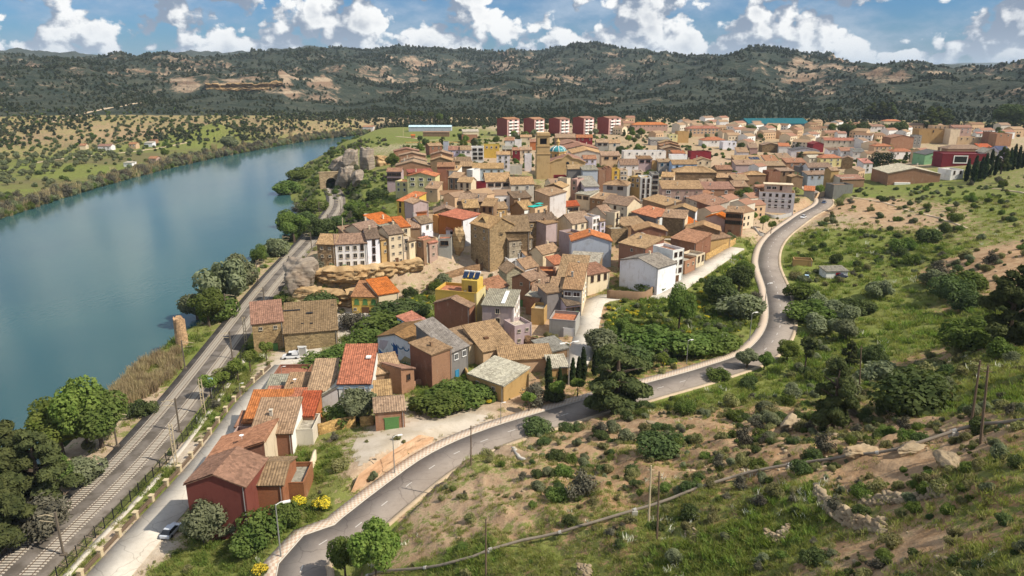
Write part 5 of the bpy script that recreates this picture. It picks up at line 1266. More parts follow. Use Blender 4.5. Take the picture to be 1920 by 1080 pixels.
# ---------------------------------------------------------------- extra parts on named houses
def rp(root, name, mat, boxes, color=None, M=None):
    mb = MB()
    for c_, d_ in boxes: mb.box(c_, d_, 0, M)
    return part(name, mb, mat, root, color)
h_ = HR['tall yellow house with orange roof terrace']; bb = wall_of(h_).bound_box; xr, yr0, yr1 = bb[4][0], bb[0][1], bb[2][1]
ph = rp(h_, 'penthouse', MP, [((xr-2.6, (yr0+yr1)/2, 13.2), (4.8, 5, 4))], WALLC['yellow'])
for k in range(3):
    Mx = Matrix.Translation((xr-4.4+k*1.75, (yr0+yr1)/2-.6, 16.2)) @ Matrix.Rotation(R(38), 4, 'X'); s_ = rp(ph, 'solar_collector', MSOL, [((0, 0, 0), (1.4, 2.2, .1))], None, Mx)
    rp(ph, 'water_tank', MWH, [((xr-4.4+k*1.75, (yr0+yr1)/2+.5, 17.0), (1.5, .55, .55))])
o = link('window', WIN['p'][0], ph); o.location = (xr-2.4, (yr0+yr1)/2-2.55, 12.6); link('pane', WIN['p'][1], o)
h_ = HR['white house with large bright orange ribbed roof and skylight']; rp(h_, 'skylight', MWH, [((2.2, 1.6, 6.6+3.15), (1.1, 1.3, .3))])
rp(h_, 'blue_band', MP, [((0, -6.06, 5.75), (8.3, .1, .9))], (.36, .47, .58)); 
h_ = HR['old barn with big golden tile roof and small skylight']; rp(h_, 'skylight', MWOOD, [((-1.4, -1, 4.6+1.75), (1.2, 1.0, .35))])
h_ = HR['big beige grey house with grey roof and white end wall']; rp(h_, 'roof_light', MWH, [((0, 0, 0), (1.1, 8.5, .12))], None, Matrix.Translation((1.2, 0, 10.95)) @ Matrix.Rotation(math.atan2(1.4, 11), 4, 'X'))
h_ = HR['peach wall house under the turquoise tarpaulin']; rp(h_, 'tarpaulin', MTURQ, [((-1, .2, 8.4), (6.4, 3.2, .12)), ((2.6, .9, 8.9), (3, 2.4, .12))])
h_ = HR['golden roofed house with blue solar panels']
for k in range(3): rp(h_, 'solar_panel', MSOL, [((0, 0, 0), (2.2, 4.4, .1))], (.02, .05, .12), Matrix.Translation((2.2+k*2.4, 0, 7.25)) @ Matrix.Rotation(math.atan2(3, 10), 4, 'X'))
h_ = HR['modern maroon building with big white framed window']; bb = wall_of(h_).bound_box; yf = bb[0][1]
o = rp(h_, 'white_frame', MWH, [((-3, yf-.1, 7.6), (9, .3, .6)), ((-3, yf-.1, 3), (9, .3, .6)), ((-7.2, yf-.1, 5.3), (.6, .3, 4)), ((1.2, yf-.1, 5.3), (.6, .3, 4))]); rp(o, 'pane', MGL, [((-3, yf-.02, 5.3), (7.8, .1, 4))])
h_ = HR['brick warehouse with beige roof behind the grassy hill']; bb = wall_of(h_).bound_box; yf = bb[0][1]
rp(h_, 'white_lean_to', MWH, [((-6.5, yf-.6, .9), (9, 1.2, 1.8))]); rp(h_, 'blue_door', MBLU, [((bb[4][0]+.06, yf+3, 1.6), (.12, 2.4, 3.2))])
h_ = HR['mustard house with three green arched windows below the cliff']; bb = wall_of(h_).bound_box; yf = bb[0][1]; xw = bb[4][0]
for x_ in (-2.6, .1, 2.8):
    mb = MB(); mb.face([(x_-.75, yf-.06, 3.0), (x_+.75, yf-.06, 3.0)]+[(x_+.75*math.cos(R(k)), yf-.06, 4.2+.75*math.sin(R(k))) for k in range(0, 181, 20)]); mb.box((x_, yf-.05, 2.95), (1.9, .2, .14)); part('arched_window', mb, MGRN, h_)
rp(h_, 'garage_door', MWOOD, [((.1, yf-.06, 1.1), (2.4, .12, 2.2))])
for x_ in (-3.2, 3.4):
    o = link('window', WIN['s'][0], h_); o.location = (x_, yf-.06, 1.4); link('pane', WIN['s'][1], o)
h_ = HR['long old stone barn with holed brown roof by the plaza']; sl_ = math.atan2(4.4, 14)
for x_, y_, w2, d2 in ((-5.5, 3.6, 5.4, 1.5), (-.2, 1.8, 1.8, 2.0), (-2.2, -3, .7, .8), (.3, -3.2, .7, 1.2), (6.4, 4.6, .9, .7)):
    mb = MB(); mb.box((x_, y_, 5.2+(y_+7)*4.4/14+.10), (w2, d2, .1), 0); part('roof_hole_shade', mb, MDK, h_).rotation_euler = (0, 0, 0)  # dark slabs on the tiles stand for the shade inside the holes
# the painted wall: big flat shapes of plain colour
h_ = HR['white house with a colourful mural wall and brown roof']; bb = wall_of(h_).bound_box; yf = bb[0][1]; wl_ = bb[4][0]-bb[0][0]
def mural(col, pts):
    mb = MB(); n_ = len(pts); f = [(x*wl_-wl_/2, yf-.05, z) for x, z in pts]; g_ = [(x, y+.1, z) for x, y, z in f]; mb.face(f)
    for i in range(n_): mb.face((g_[i], g_[(i+1) % n_], f[(i+1) % n_], f[i]))
    part('mural_patch', mb, MP, h_, col)
arc = lambda cx_, cz_, r1, r2, a0, a1, n_=10: [(cx_+r1*math.cos(R(a0+(a1-a0)*k/n_))/wl_*1.0, cz_+r1*math.sin(R(a0+(a1-a0)*k/n_))) for k in range(n_+1)]+[(cx_+r2*math.cos(R(a1+(a0-a1)*k/n_))/wl_, cz_+r2*math.sin(R(a1+(a0-a1)*k/n_))) for k in range(n_+1)]
mural((.03, .10, .32), [(.42, 2.6), (.55, 2.3), (.55, 4.4), (.50, 4.6), (.43, 5.4)]); mural((.20, .02, .07), [(.34, .6), (.54, .6), (.55, 2.1), (.46, 2.4), (.36, 1.9)])
mural((.04, .16, .45), [(.02, .3), (.12, .8), (.16, 1.6), (.08, 2.2), (.02, 2.8)]); mural((.70, .70, .72), [(.20, .4), (.31, .5), (.30, 2.8), (.25, 3.4), (.21, 2.4)]); mural((.60, .50, .55), [(.02, 3.2), (.14, 2.6), (.24, 4.0), (.3, 5.6), (.06, 5.4)])
for cx_ in (.46, .63, .79): mural((.03, .16, .34), arc(cx_, 5.1-(cx_-.4)*1.5, .95, .65, 180, 360))
mural((.50, .40, .22), [(.60, .5), (.97, .5), (.90, 1.7), (.74, 2.2)])

tp = []; rg = random.Random(8)
while len(tp) < 110:
    D, x, y = rg.choice(cand); x += rg.uniform(-7, 7); y += rg.uniform(-9, 9)
    if D > 450 and all((hx-x)**2+(hy-y)**2 > (hr*.95)**2 for hx, hy, hr, _, _ in HOUSES): tp.append((x, y))
TOWN_TREES = tp
# ================================================================ vegetation
def leaf_mat(name, c1, c2, transl=.25):
    m, t, b = new_mat(name); p = opos(t); n = t.noise(p, .9, 4, .6); n2 = t.noise(p, 4, 2, .5); r = objrnd(t)
    c = t.mix(t.ss(n, .3, .7), c1, c2); c = t.mix(t.math('MULTIPLY', t.ss(n2, .5, .8), .4), c, t.mix(1, c2, (1.5, 1.45, 1.2), 'MULTIPLY'))
    c = t.hsv(c, t.math('ADD', .485, t.math('MULTIPLY', r, .03)), .95, t.math('ADD', .78, t.math('MULTIPLY', r, .45)))
    d = t.node('ShaderNodeBsdfDiffuse'); t.put(d.inputs[0], c); tr = t.node('ShaderNodeBsdfTranslucent'); t.put(tr.inputs[0], t.mix(1, c, (1.1, 1.2, .6), 'MULTIPLY'))
    mx = t.node('ShaderNodeMixShader'); mx.inputs[0].default_value = transl; t.l.new(d.outputs[0], mx.inputs[1]); t.l.new(tr.outputs[0], mx.inputs[2])
    t.l.new(mx.outputs[0], t.n['Material Output'].inputs[0]); return m
L_GREEN = leaf_mat('green_leaves', (.085, .132, .028), (.160, .205, .050), .38); L_LIME = leaf_mat('bright_leaves', (.115, .175, .030), (.205, .255, .055), .38)
L_PINE = leaf_mat('pine_needles', (.058, .075, .028), (.112, .128, .045), .25); L_DARK = leaf_mat('dark_leaves', (.060, .090, .030), (.110, .142, .050), .28)
L_OLIVE = leaf_mat('olive_leaves', (.13, .15, .078), (.225, .245, .14), .3); L_CYP = leaf_mat('cypress_leaves', (.016, .030, .012), (.034, .050, .018), .08)
L_SCRUB = leaf_mat('scrub_leaves', (.15, .155, .062), (.27, .25, .115), .35); L_REED = leaf_mat('dry_reeds', (.27, .205, .115), (.42, .33, .20), .3); L_GREY = leaf_mat('grey_twigs', (.085, .080, .058), (.15, .14, .10), .1)
L_YEL = leaf_mat('yellow_flowers', (.62, .47, .012), (.80, .64, .03), .2); L_GRASS = leaf_mat('grass_blades', (.185, .212, .048), (.325, .33, .105), .48); L_DRYG = leaf_mat('dry_grass_blades', (.27, .24, .10), (.40, .35, .18), .4)
L_WHT = leaf_mat('white_flowers', (.55, .55, .46), (.72, .72, .64), .2)
M_BARK = flat_mat('bark', (.095, .070, .050), .95, 0, .25, 2)
def cards(rng, cen, nrm, size, asp=1.5):
    n = len(cen); t = rng.normal(size=(n, 3)); t -= nrm*(t*nrm).sum(1)[:, None]; t /= np.linalg.norm(t, axis=1)[:, None]+1e-9
    b_ = np.cross(nrm, t); s = (size*rng.uniform(.6, 1.35, n))[:, None]
    V = np.stack([cen-t*s*asp*.5, cen+b_*s*.5+nrm*s*.12, cen+t*s*asp*.5, cen-b_*s*.5+nrm*s*.12], 1).reshape(-1, 3)
    return V, np.arange(n*4).reshape(n, 4)
def cloud(rng, blobs, n, size, up=.35, tight=.16, asp=1.5):
    B = np.array(blobs, float); wgt = (B[:, 3]*B[:, 4]+B[:, 4]*B[:, 5]+B[:, 3]*B[:, 5]); wgt /= wgt.sum(); k = rng.choice(len(B), n, p=wgt)
    d = rng.normal(size=(n, 3)); d /= np.linalg.norm(d, axis=1)[:, None]; f = 1-np.abs(rng.normal(0, tight, n))
    cen = B[k, :3]+d*B[k, 3:6]*f[:, None]; nr = d+rng.normal(0, .55, (n, 3))+[0, 0, up]; nr /= np.linalg.norm(nr, axis=1)[:, None]
    return cards(rng, cen, nr, np.full(n, size), asp)
def blobset(rng, n, c, r, br, flat=1.0, shell=.75):
    out = []
    for i in range(n):
        d = rng.normal(size=3); d /= np.linalg.norm(d); q = shell*rng.uniform(.55, 1.05); s = br*rng.uniform(.65, 1.3)
        out.append((c[0]+d[0]*r[0]*q, c[1]+d[1]*r[1]*q, c[2]+d[2]*r[2]*q, s, s, s*flat))
    return out
PROTO = {}
def trunk_mesh(rng, h, r, limbs, spread, lean=.1):
    mb = MB(); bend = rng.normal(0, lean, 2); pts = [(0, 0, -.4), (bend[0]*.3, bend[1]*.3, h*.35), (bend[0], bend[1], h*.7), (bend[0]*1.2, bend[1]*1.2, h)]; mb.tube(pts, [r*1.25, r, r*.75, r*.3], 6)
    for i in range(limbs):
        g = rng.uniform(0, 6.28); z = h*rng.uniform(.4, .8); q = spread*rng.uniform(.5, 1)
        mb.tube([(bend[0]*z/h, bend[1]*z/h, z), (math.cos(g)*q*.5, math.sin(g)*q*.5, z+q*.35), (math.cos(g)*q, math.sin(g)*q, z+q*.6)], [r*.5, r*.35, r*.12], 5)
    return mb
def proto(key, name, crown_blobs, n, size, mat, trunk=None, seed=0, extra=None, **kw):
    rng = np.random.default_rng(seed); V, Q = cloud(rng, crown_blobs(rng), n, size, **kw)
    mats = [mat]; me = np_mesh(key+'_crown', V, Q, mats)
    if extra:
        emat, frac = extra; me.materials.append(emat); mi = np.zeros(len(Q), np.int32); zc = V.reshape(-1, 4, 3)[:, :, 2].mean(1); top = zc > np.quantile(zc, .45)
        mi[top & (rng.random(len(Q)) < frac)] = 1; me.polygons.foreach_set('material_index', mi)
    h = V[:, 2].max(); tm = None
    if trunk: tm = trunk_mesh(rng, *trunk).mesh(key+'_trunk', [M_BARK])
    PROTO[key] = (name, me, tm, h)
for s in (1, 2):
    proto(f'broad{s}', 'broadleaf_tree', lambda r: blobset(r, 22, (0, 0, 4.6), (2.9, 2.9, 2.3), 1.25), 8500, .24, L_GREEN, (4.2, .22, 5, 2.0), s)
    proto(f'lime{s}', 'broadleaf_tree', lambda r: blobset(r, 24, (0, 0, 4.4), (3.0, 3.0, 2.6), 1.2), 8500, .25, L_LIME, (4.2, .22, 5, 2.0), 10+s)
    proto(f'pine{s}', 'pine_tree', lambda r: [(math.cos(g)*q, math.sin(g)*q, z, b_, b_, b_*.62) for z in np.linspace(1.5, 8.3, 34) for g, q, b_ in [(r.uniform(0, 6.28), (2.7*(1-((z-2.6)/6.6)**2) if z > 2.6 else 1.9)*r.uniform(.35, 1.0), r.uniform(.6, 1.15)*(1.15-z*.06))]], 9500, .22, L_PINE, (7.5, .24, 8, 2.0), 20+s, asp=2.6)
    proto(f'dark{s}', 'broadleaf_tree', lambda r: blobset(r, 24, (0, 0, 3.8), (3.0, 3.0, 2.6), 1.2), 8500, .24, L_DARK, (4, .24, 5, 2.0), 30+s)
    proto(f'cyp{s}', 'cypress_tree', lambda r: [(r.normal(0, .12), r.normal(0, .12), z, .95*(1-((z-3.2)/6.2)**2*.8) if z > 3.2 else .65+.1*z, .95*(1-((z-3.2)/6.2)**2*.8) if z > 3.2 else .65+.1*z, .9) for z in np.linspace(.9, 8.6, 13)], 4000, .22, L_CYP, (6, .14, 0, 1), 40+s, up=.8, asp=2)
    proto(f'olive{s}', 'olive_tree', lambda r: blobset(r, 16, (0, 0, 2.5), (1.7, 1.7, 1.2), .85), 4200, .17, L_OLIVE, (2.2, .2, 4, 1.2), 50+s, asp=2.2)
    proto(f'young{s}', 'young_street_tree', lambda r: blobset(r, 10, (0, 0, 3.1), (1.25, 1.25, .55), .6), 1600, .20, L_LIME, (2.9, .1, 4, 1.0, .05), 60+s)
    proto(f'bush{s}', 'bush', lambda r: blobset(r, 14, (0, 0, .9), (1.15, 1.15, .65), .55), 3200, .125, L_GREEN, None, 70+s)
    if s == 1: proto('lime_bush', 'bush', lambda r: blobset(r, 14, (0, 0, .8), (1.15, 1.15, .55), .5), 3200, .125, L_LIME, None, 75)
    proto(f'dbush{s}', 'bush', lambda r: blobset(r, 14, (0, 0, .85), (1.2, 1.2, .6), .55), 3200, .125, L_DARK, None, 80+s)
    proto(f'gbush{s}', 'bush', lambda r: blobset(r, 14, (0, 0, .95), (1.15, 1.15, .75), .52), 3200, .115, L_OLIVE, None, 90+s, asp=2.2)
    proto(f'scrub{s}', 'bush', lambda r: blobset(r, 9, (0, 0, .45), (.8, .8, .35), .38), 1300, .105, L_SCRUB, None, 100+s)
    proto(f'broom{s}', 'broom_bush', lambda r: blobset(r, 10, (0, 0, .7), (.9, .9, .5), .42), 2400, .10, L_GREEN, None, 110+s, (L_YEL, .75))
    proto(f'twig{s}', 'bare_shrub', lambda r: blobset(r, 12, (0, 0, 1.4), (1.4, 1.4, 1.1), .7), 1800, .11, L_GREY, (1.6, .07, 6, 1.2), 120+s, asp=3.2, tight=.4)
proto('stone1', 'stone_pine', lambda r: blobset(r, 18, (0, 0, 8.2), (3.6, 3.6, 1.5), 1.3, .8), 2000, .55, L_PINE, (8, .3, 6, 2.6), 130)
proto('thin1', 'pine_tree', lambda r: blobset(r, 16, (0, 0, 6.0), (1.7, 1.7, 2.6), .7, .6), 1500, .34, L_PINE, (8, .15, 9, 1.6), 131, asp=2.6)
# grass and reeds
def blades(rng, n, r, h, w_, lean=.35):
    g = rng.uniform(0, 6.28, n); q = r*np.sqrt(rng.random(n)); c = np.stack([q*np.cos(g), q*np.sin(g), np.zeros(n)], 1); hh = h*rng.uniform(.5, 1.15, n)
    d = rng.normal(0, lean, (n, 2))*hh[:, None]; a = rng.uniform(0, 6.28, n); t = np.stack([np.cos(a), np.sin(a), np.zeros(n)], 1)*w_
    tip = c+np.c_[d, hh]; V = np.stack([c-t, c+t, tip+t*.3, tip-t*.3], 1).reshape(-1, 3); return V, np.arange(n*4).reshape(n, 4)
def proto_blades(key, name, n, r, h, w_, mat, seed, lean=.35):
    V, Q = blades(np.random.default_rng(seed), n, r, h, w_, lean); PROTO[key] = (name, np_mesh(key, V, Q, [mat]), None, h)
for s in (1, 2):
    proto_blades(f'tuft{s}', 'grass', 26, .55, .50, .045, L_GRASS, 140+s, .5); proto_blades(f'dry{s}', 'grass', 24, .5, .42, .04, L_DRYG, 150+s, .5)
    proto_blades(f'reed{s}', 'reeds', 60, .9, 2.3, .06, L_REED, 160+s, .16); proto_blades(f'herb{s}', 'grass', 34, .7, .75, .08, L_LIME, 170+s, .55); proto_blades(f'wht{s}', 'flowers', 14, .7, .8, .05, L_WHT, 180+s, .5)
def plant(key, x, y, h, label=None, cat=None, group=None, squash=None, z=None):
    """one tree or bush as a thing of its own"""
    name, cm, tm, ph = PROTO[key]; s = h/ph; rz = random.uniform(0, 6.28); sx = s*(squash or 1)*random.uniform(.94, 1.06)
    loc = (x, y, (gz(x, y) if z is None else z)-.05*s)
    if tm:
        o = empty(name, loc, rz); link('trunk', tm, o); link('crown', cm, o)
    else: o = link(name, cm); o.location = loc; o.rotation_euler = (0, 0, rz)
    o.scale = (sx, sx, s)
    CAT = dict(broadleaf_tree='tree', pine_tree='pine tree', cypress_tree='cypress', olive_tree='olive tree', young_street_tree='street tree', bush='bush', broom_bush='bush', bare_shrub='shrub', grass='grass', stone_pine='pine tree', reeds='reeds')
    return tag(o, label, cat or CAT.get(name, 'plant'), group)
def plantpx(key, px, base, top, label, squash=None, group=None):
    p = G(px, base); h = max(.6, (base-top)*p.length_squared**.5*.985/FPX*((Vector((0, 0, CAMZ))-p).length/p.length)/max(.85, math.cos(math.atan2(CAMZ-p.z, p.y))))
    return plant(key, p.x, p.y, h, label, None, group, squash)
PL = """lime1,165,842,732,big bright green tree at the water's edge in the river bend,1.0
lime2,118,852,765,bright green tree left of the big bright tree at the water,1.2
broad1,192,838,745,mid green tree right of the big bright tree by the railway,1.15
pine1,28,965,835,dark pine with rusty tint at the lower river bank,1.2
pine2,82,960,838,dark pine nearest the overhead line mast,1.15
pine1,8,1040,925,dark pine at the lower left corner of the bank,1.2
broad1,112,925,868,mid green bushy tree beside the railway below the bright trees,1.2
twig1,92,985,935,grey bare shrub under the dark pines,1.3
twig2,70,1010,960,grey bare shrub nearest the railway corner,1.3
gbush1,150,905,862,silvery bush between the dark tree and the railway,1.2
dbush1,266,780,752,dark green bush on the sandy bank beside the track,1.1
broad2,392,612,545,green bank tree beside the old round tower,1.1
olive1,372,605,552,silvery tree left of the bank tree by the water,1.2
gbush2,425,568,492,tall pale willow bush at the water below the cliff,.8
gbush1,458,535,474,pale willow bush in the middle of the bank clump,.8
bush1,408,600,552,wide green bush between water and railway,1.0
broad1,488,498,458,rounded green tree on the bank below the tunnel track,1.0
gbush2,512,480,446,pale bush nearest the railway end,1.0
broad2,552,455,400,dark green tree cluster at the river corner, front,1.3
dark1,570,440,398,dark tree on the river corner, behind the front one,1.3
dark2,600,448,408,dark tree between the river corner and the cliff row,1.4
dark1,628,440,405,dark tree beside the leftmost cliff roofs,1.4
broad1,540,430,392,green tree leaning to the water at the river corner,1.2
twig1,560,400,378,greyish shrub on the slope above the river corner,1.6
bush1,590,395,372,green bush beside the lower tunnel track,1.8
bush2,540,365,340,green bush on the headland tip,1.8
bush1,565,335,315,green bush on the headland above the water,2
bush1,668,395,375,green thicket on the slope left of town,1.6
dbush1,708,372,352,dark thicket under the mauve gallery house,1.4
broad2,735,318,288,dark round tree left of the brick row houses,1.1
bush2,690,410,388,bright bush on the town's left slope,2
olive2,432,283,256,large dark tree on the far river bank,1.3
broad1,309,296,279,round tree beside the far white shed,1.1
young1,396,748,705,young tree by the street, lowest of the row
young2,420,735,697,young tree by the street, second of the row
young1,447,716,676,young tree by the street, third of the row
young2,470,698,656,young tree by the street, fourth of the row
young1,500,676,640,young tree by the street nearest the old stone house
young2,992,772,733,young street tree nearest the gravel lot
young1,1041,756,713,young street tree in the middle of the roadside trio
young2,1083,745,707,young street tree right of the roadside trio
young1,1243,693,662,young street tree under the double headed lamp
young2,1412,421,397,young tree at the forecourt nearest the parked car
young1,1430,431,404,young tree in the middle of the forecourt fence
young2,1445,439,414,young tree at the forecourt's road corner
young1,1536,373,348,young tree before the peach garden wall
broad2,1393,387,352,full green tree beside the brown brick house,1.2
cyp1,1028,737,668,cypress left of the sheet roofed shed
cyp2,1049,735,688,small cypress in front of the sheet roofed shed
cyp1,1073,720,670,cypress just right of the double headed lamp
cyp2,1084,718,668,cypress, middle of the trio by the lane
cyp1,1093,714,650,tallest cypress by the lane end
cyp2,1114,706,655,cypress right of the lane end
cyp1,1121,700,650,cypress half behind the big pine
pine1,1155,775,650,big spreading pine beside the road bend,1.5
cyp1,1811,340,303,cypress at the left end of the ridge row
cyp2,1824,344,299,stout cypress second in the ridge row
cyp1,1836,340,300,cypress third in the ridge row
cyp2,1844,337,294,cypress fourth in the ridge row
cyp1,1854,331,287,tall slim cypress fifth in the ridge row
cyp2,1865,329,295,cypress sixth in the ridge row
pine2,1876,326,283,broad dark pine among the ridge cypresses,.8
cyp1,1890,321,284,cypress right of the broad ridge pine
cyp2,1897,319,278,tall cypress near the right picture edge
cyp1,1907,317,280,second last cypress of the ridge row
cyp2,1916,315,282,last cypress of the ridge row
stone1,735,232,212,dark stone pine left of the greenhouse
stone1,765,230,208,dark stone pine behind the greenhouse, first
stone1,788,231,209,dark stone pine behind the greenhouse, second
stone1,808,230,211,dark stone pine behind the greenhouse, third
broad1,825,230,212,round dark tree at the greenhouse end
stone1,1553,224,203,umbrella pine left of a pair behind the town
stone1,1571,224,203,umbrella pine right of a pair behind the town
pine1,1630,226,196,dark pine in the wide grove, left end,1.3
pine2,1650,226,194,dark pine in the wide grove, centre,1.3
pine1,1668,226,196,dark pine in the wide grove, right end,1.3
stone1,1716,224,206,small lone umbrella pine between two groves
pine2,1740,246,206,tall dark pine above the brick gable block,1.2
pine1,1756,240,205,tall dark pine in the middle above the ochre block,1.3
pine2,1772,240,208,tall dark pine right above the ochre block,1.2
dark1,1888,242,203,big round dark tree at the far right,1.4
dark2,1586,257,231,round dark tree beside the beige hall,1.3
dark1,1612,256,232,round dark tree right of the beige hall,1.3
dark2,1683,256,230,round dark tree left of the brick gable block,1.2
broad2,1561,250,233,light green tree by the white flats behind,1.2
broad1,1405,254,234,green tree below the sports hall,1.5
broad2,1447,250,234,light green tree right below the sports hall,1.4
broad2,1203,258,240,green tree beside the pale yellow flat house,1.2
broad1,930,272,254,green tree between the red block and yellow house,1
pine2,1885,655,525,huge dark evergreen at the right edge,1.1
pine1,1915,640,545,dark pine behind the huge evergreen,.9
bush1,1815,655,602,large leafy fig bush under the evergreen,1.2
thin1,1508,702,635,thin open pine at the end of the road curve
pine1,1560,808,690,broad dark pine alone on the middle slope,.95
lime2,1475,678,640,bright green small tree at the road's inner curve,1.3
broad2,1432,694,662,small green tree beside the asphalt curve,1.1
dark2,1632,700,648,dark round tree behind the slope pine,.9
pine2,1592,690,642,brownish dark pine left of its round neighbour,.9
dbush1,1716,772,705,big dark round bush on the right slope,1.3
gbush1,1640,720,680,grey bush below the dark round tree,1.4
broad1,1272,622,530,tall grey green shrub in the flower field,.7
dark2,1350,572,515,round dark tree in the flower field,1.2
dark1,1385,548,500,dark tree beside the pavement in the flower field,1.1
gbush2,1372,592,548,grey green bush below the dark field tree,1.4
broad1,1395,530,490,green tree at the field's upper corner,1.1
broad2,1165,650,600,leafy tree at the lane edge of the field,1.3
bush1,1210,655,610,leafy bush in the lower field,1.7
gbush1,1140,662,615,grey green bush beside the lane,1.5
bush2,1290,662,622,wide fig bush by the field's lamp,1.8
bush1,1335,655,620,leafy bush near the pavement curve,1.8
dbush2,1180,690,650,dark green bush behind the cypresses,1.5
lime1,705,1085,985,leafy bright tree at the bottom beside the road,.9
broad2,648,1085,1010,sparse green tree overhanging the road,.8
olive1,386,1018,945,grey green bush tree before the dark red gable,1.0
bush1,500,1005,955,green bush below the rust terrace,1.1
bush2,545,985,945,round green bush beside the lamp,1.0
bush2,470,1040,1000,leafy bush lower on the road bank,1.1
gbush2,430,1000,968,grey bush against the dark red wall,1.3
broom1,565,950,932,yellow broom left of two by the pavement,1.0
broom2,600,956,936,yellow broom right of two by the pavement,1.1
broom1,485,1078,1062,yellow broom low on the bank by the pavement,1.1
olive1,672,792,732,round grey green tree beside the orange roofed house,1.15
bush1,645,790,755,leafy bush left of the round grey tree,1.3
bush2,820,770,735,dense green bush patch right of the garage, front,2.2
bush1,860,755,720,dense green bush patch below the brick tower house,2.2
bush2,900,745,716,green bush patch beside the stone barn,2
bush1,725,625,585,green bush mass left of the mural house,2
bush2,690,660,625,green bush mass beside the plaza,2
dbush1,755,595,560,green bush mass above the mural house,2
bush1,600,690,660,green bush between plaza and orange roof,1.8
bush2,640,680,650,tall green bush behind the orange roof,1.8
broad2,845,390,362,light green tree amid the houses below the cream house,1.6
twig2,660,615,585,sparse flowering shrub on the plaza edge,1.5
dbush2,600,580,548,round dark bush left of the yellow house,1.4
bush1,1215,545,525,green garden bush inside the walled yard,2
bush2,985,685,655,green climbing bush behind the stone barn,2
bush1,1010,680,655,second green bush behind the stone barn,1.8
gbush1,1560,590,560,grey olive bush near the garden hut,1.4
gbush2,1540,620,590,grey olive bush in the garden row, front,1.4
gbush1,1530,570,545,grey olive bush beside the outer verge,1.4
bush2,1500,560,530,green bush on the outer verge,1.6
bush1,1515,600,565,leafy bush below the verge curve,1.6
dbush1,1600,590,560,dark green shrub by the hut,1.5
olive2,1590,612,575,olive tree in the lower garden,1.1
olive1,1585,640,600,olive tree near the meadow's left edge,1.2
gbush2,1650,560,530,grey green shrub on the meadow's upper edge,1.1
dbush2,1780,560,520,dark shrub row on the meadow bank left part,1.1
dbush1,1815,580,545,dark shrub row on the meadow bank right part,1.1
gbush1,1740,535,505,grey shrub on the meadow bank,1.1
bush1,1690,470,445,dark green bush under the terrace,1.2
dbush2,1740,455,430,dark bush on the terrace slope,1.2
bush2,1810,545,515,green bush by the sandy cut,1.6
olive2,1400,690,655,grey green small tree right of the asphalt,1.1
bush1,1345,710,690,low bush at the road's outer edge,1.5
dbush1,1010,810,785,dark bush at the channel beside the road,1.5
dbush2,1240,850,815,dark bush on the dry slope above the meadow strip,1.5
gbush2,1185,690,655,pale bush before the big pine,1.3"""
for ln in PL.split('\n'):
    q = ln.split(','); sq = None
    try: sq = float(q[-1]); q = q[:-1]
    except ValueError: pass
    plantpx(q[0], *map(float, q[1:4]), ','.join(q[4:]).replace(',', ''), sq)
TTL = dict(broad1='round mid green tree', dark1='round dark green tree', lime1='bright yellow green tree', olive1='low silvery tree', pine1='dark irregular pine')
for x_, y_ in TOWN_TREES:
    k_ = random.choice(list(TTL)); plant(k_, x_, y_, random.uniform(5, 9), TTL[k_]+' standing between the roofs of the far town', 'tree', 'trees between the far houses')
# tall hedge block behind the warehouse
p0, p1 = G(1637, 318), G(1670, 316); hb = [(p0.x+(p1.x-p0.x)*k/6, p0.y+(p1.y-p0.y)*k/6, p0.z+3.2+j*3.2, 2.4, 2.4, 2.2) for k in range(7) for j in (0, 1, 2)]
V, Q = cloud(np.random.default_rng(5), hb, 3000, .55); tag(link('hedge', np_mesh('hedge', V, Q, [L_CYP])), 'tall dark clipped hedge behind the brick warehouse', 'hedge')
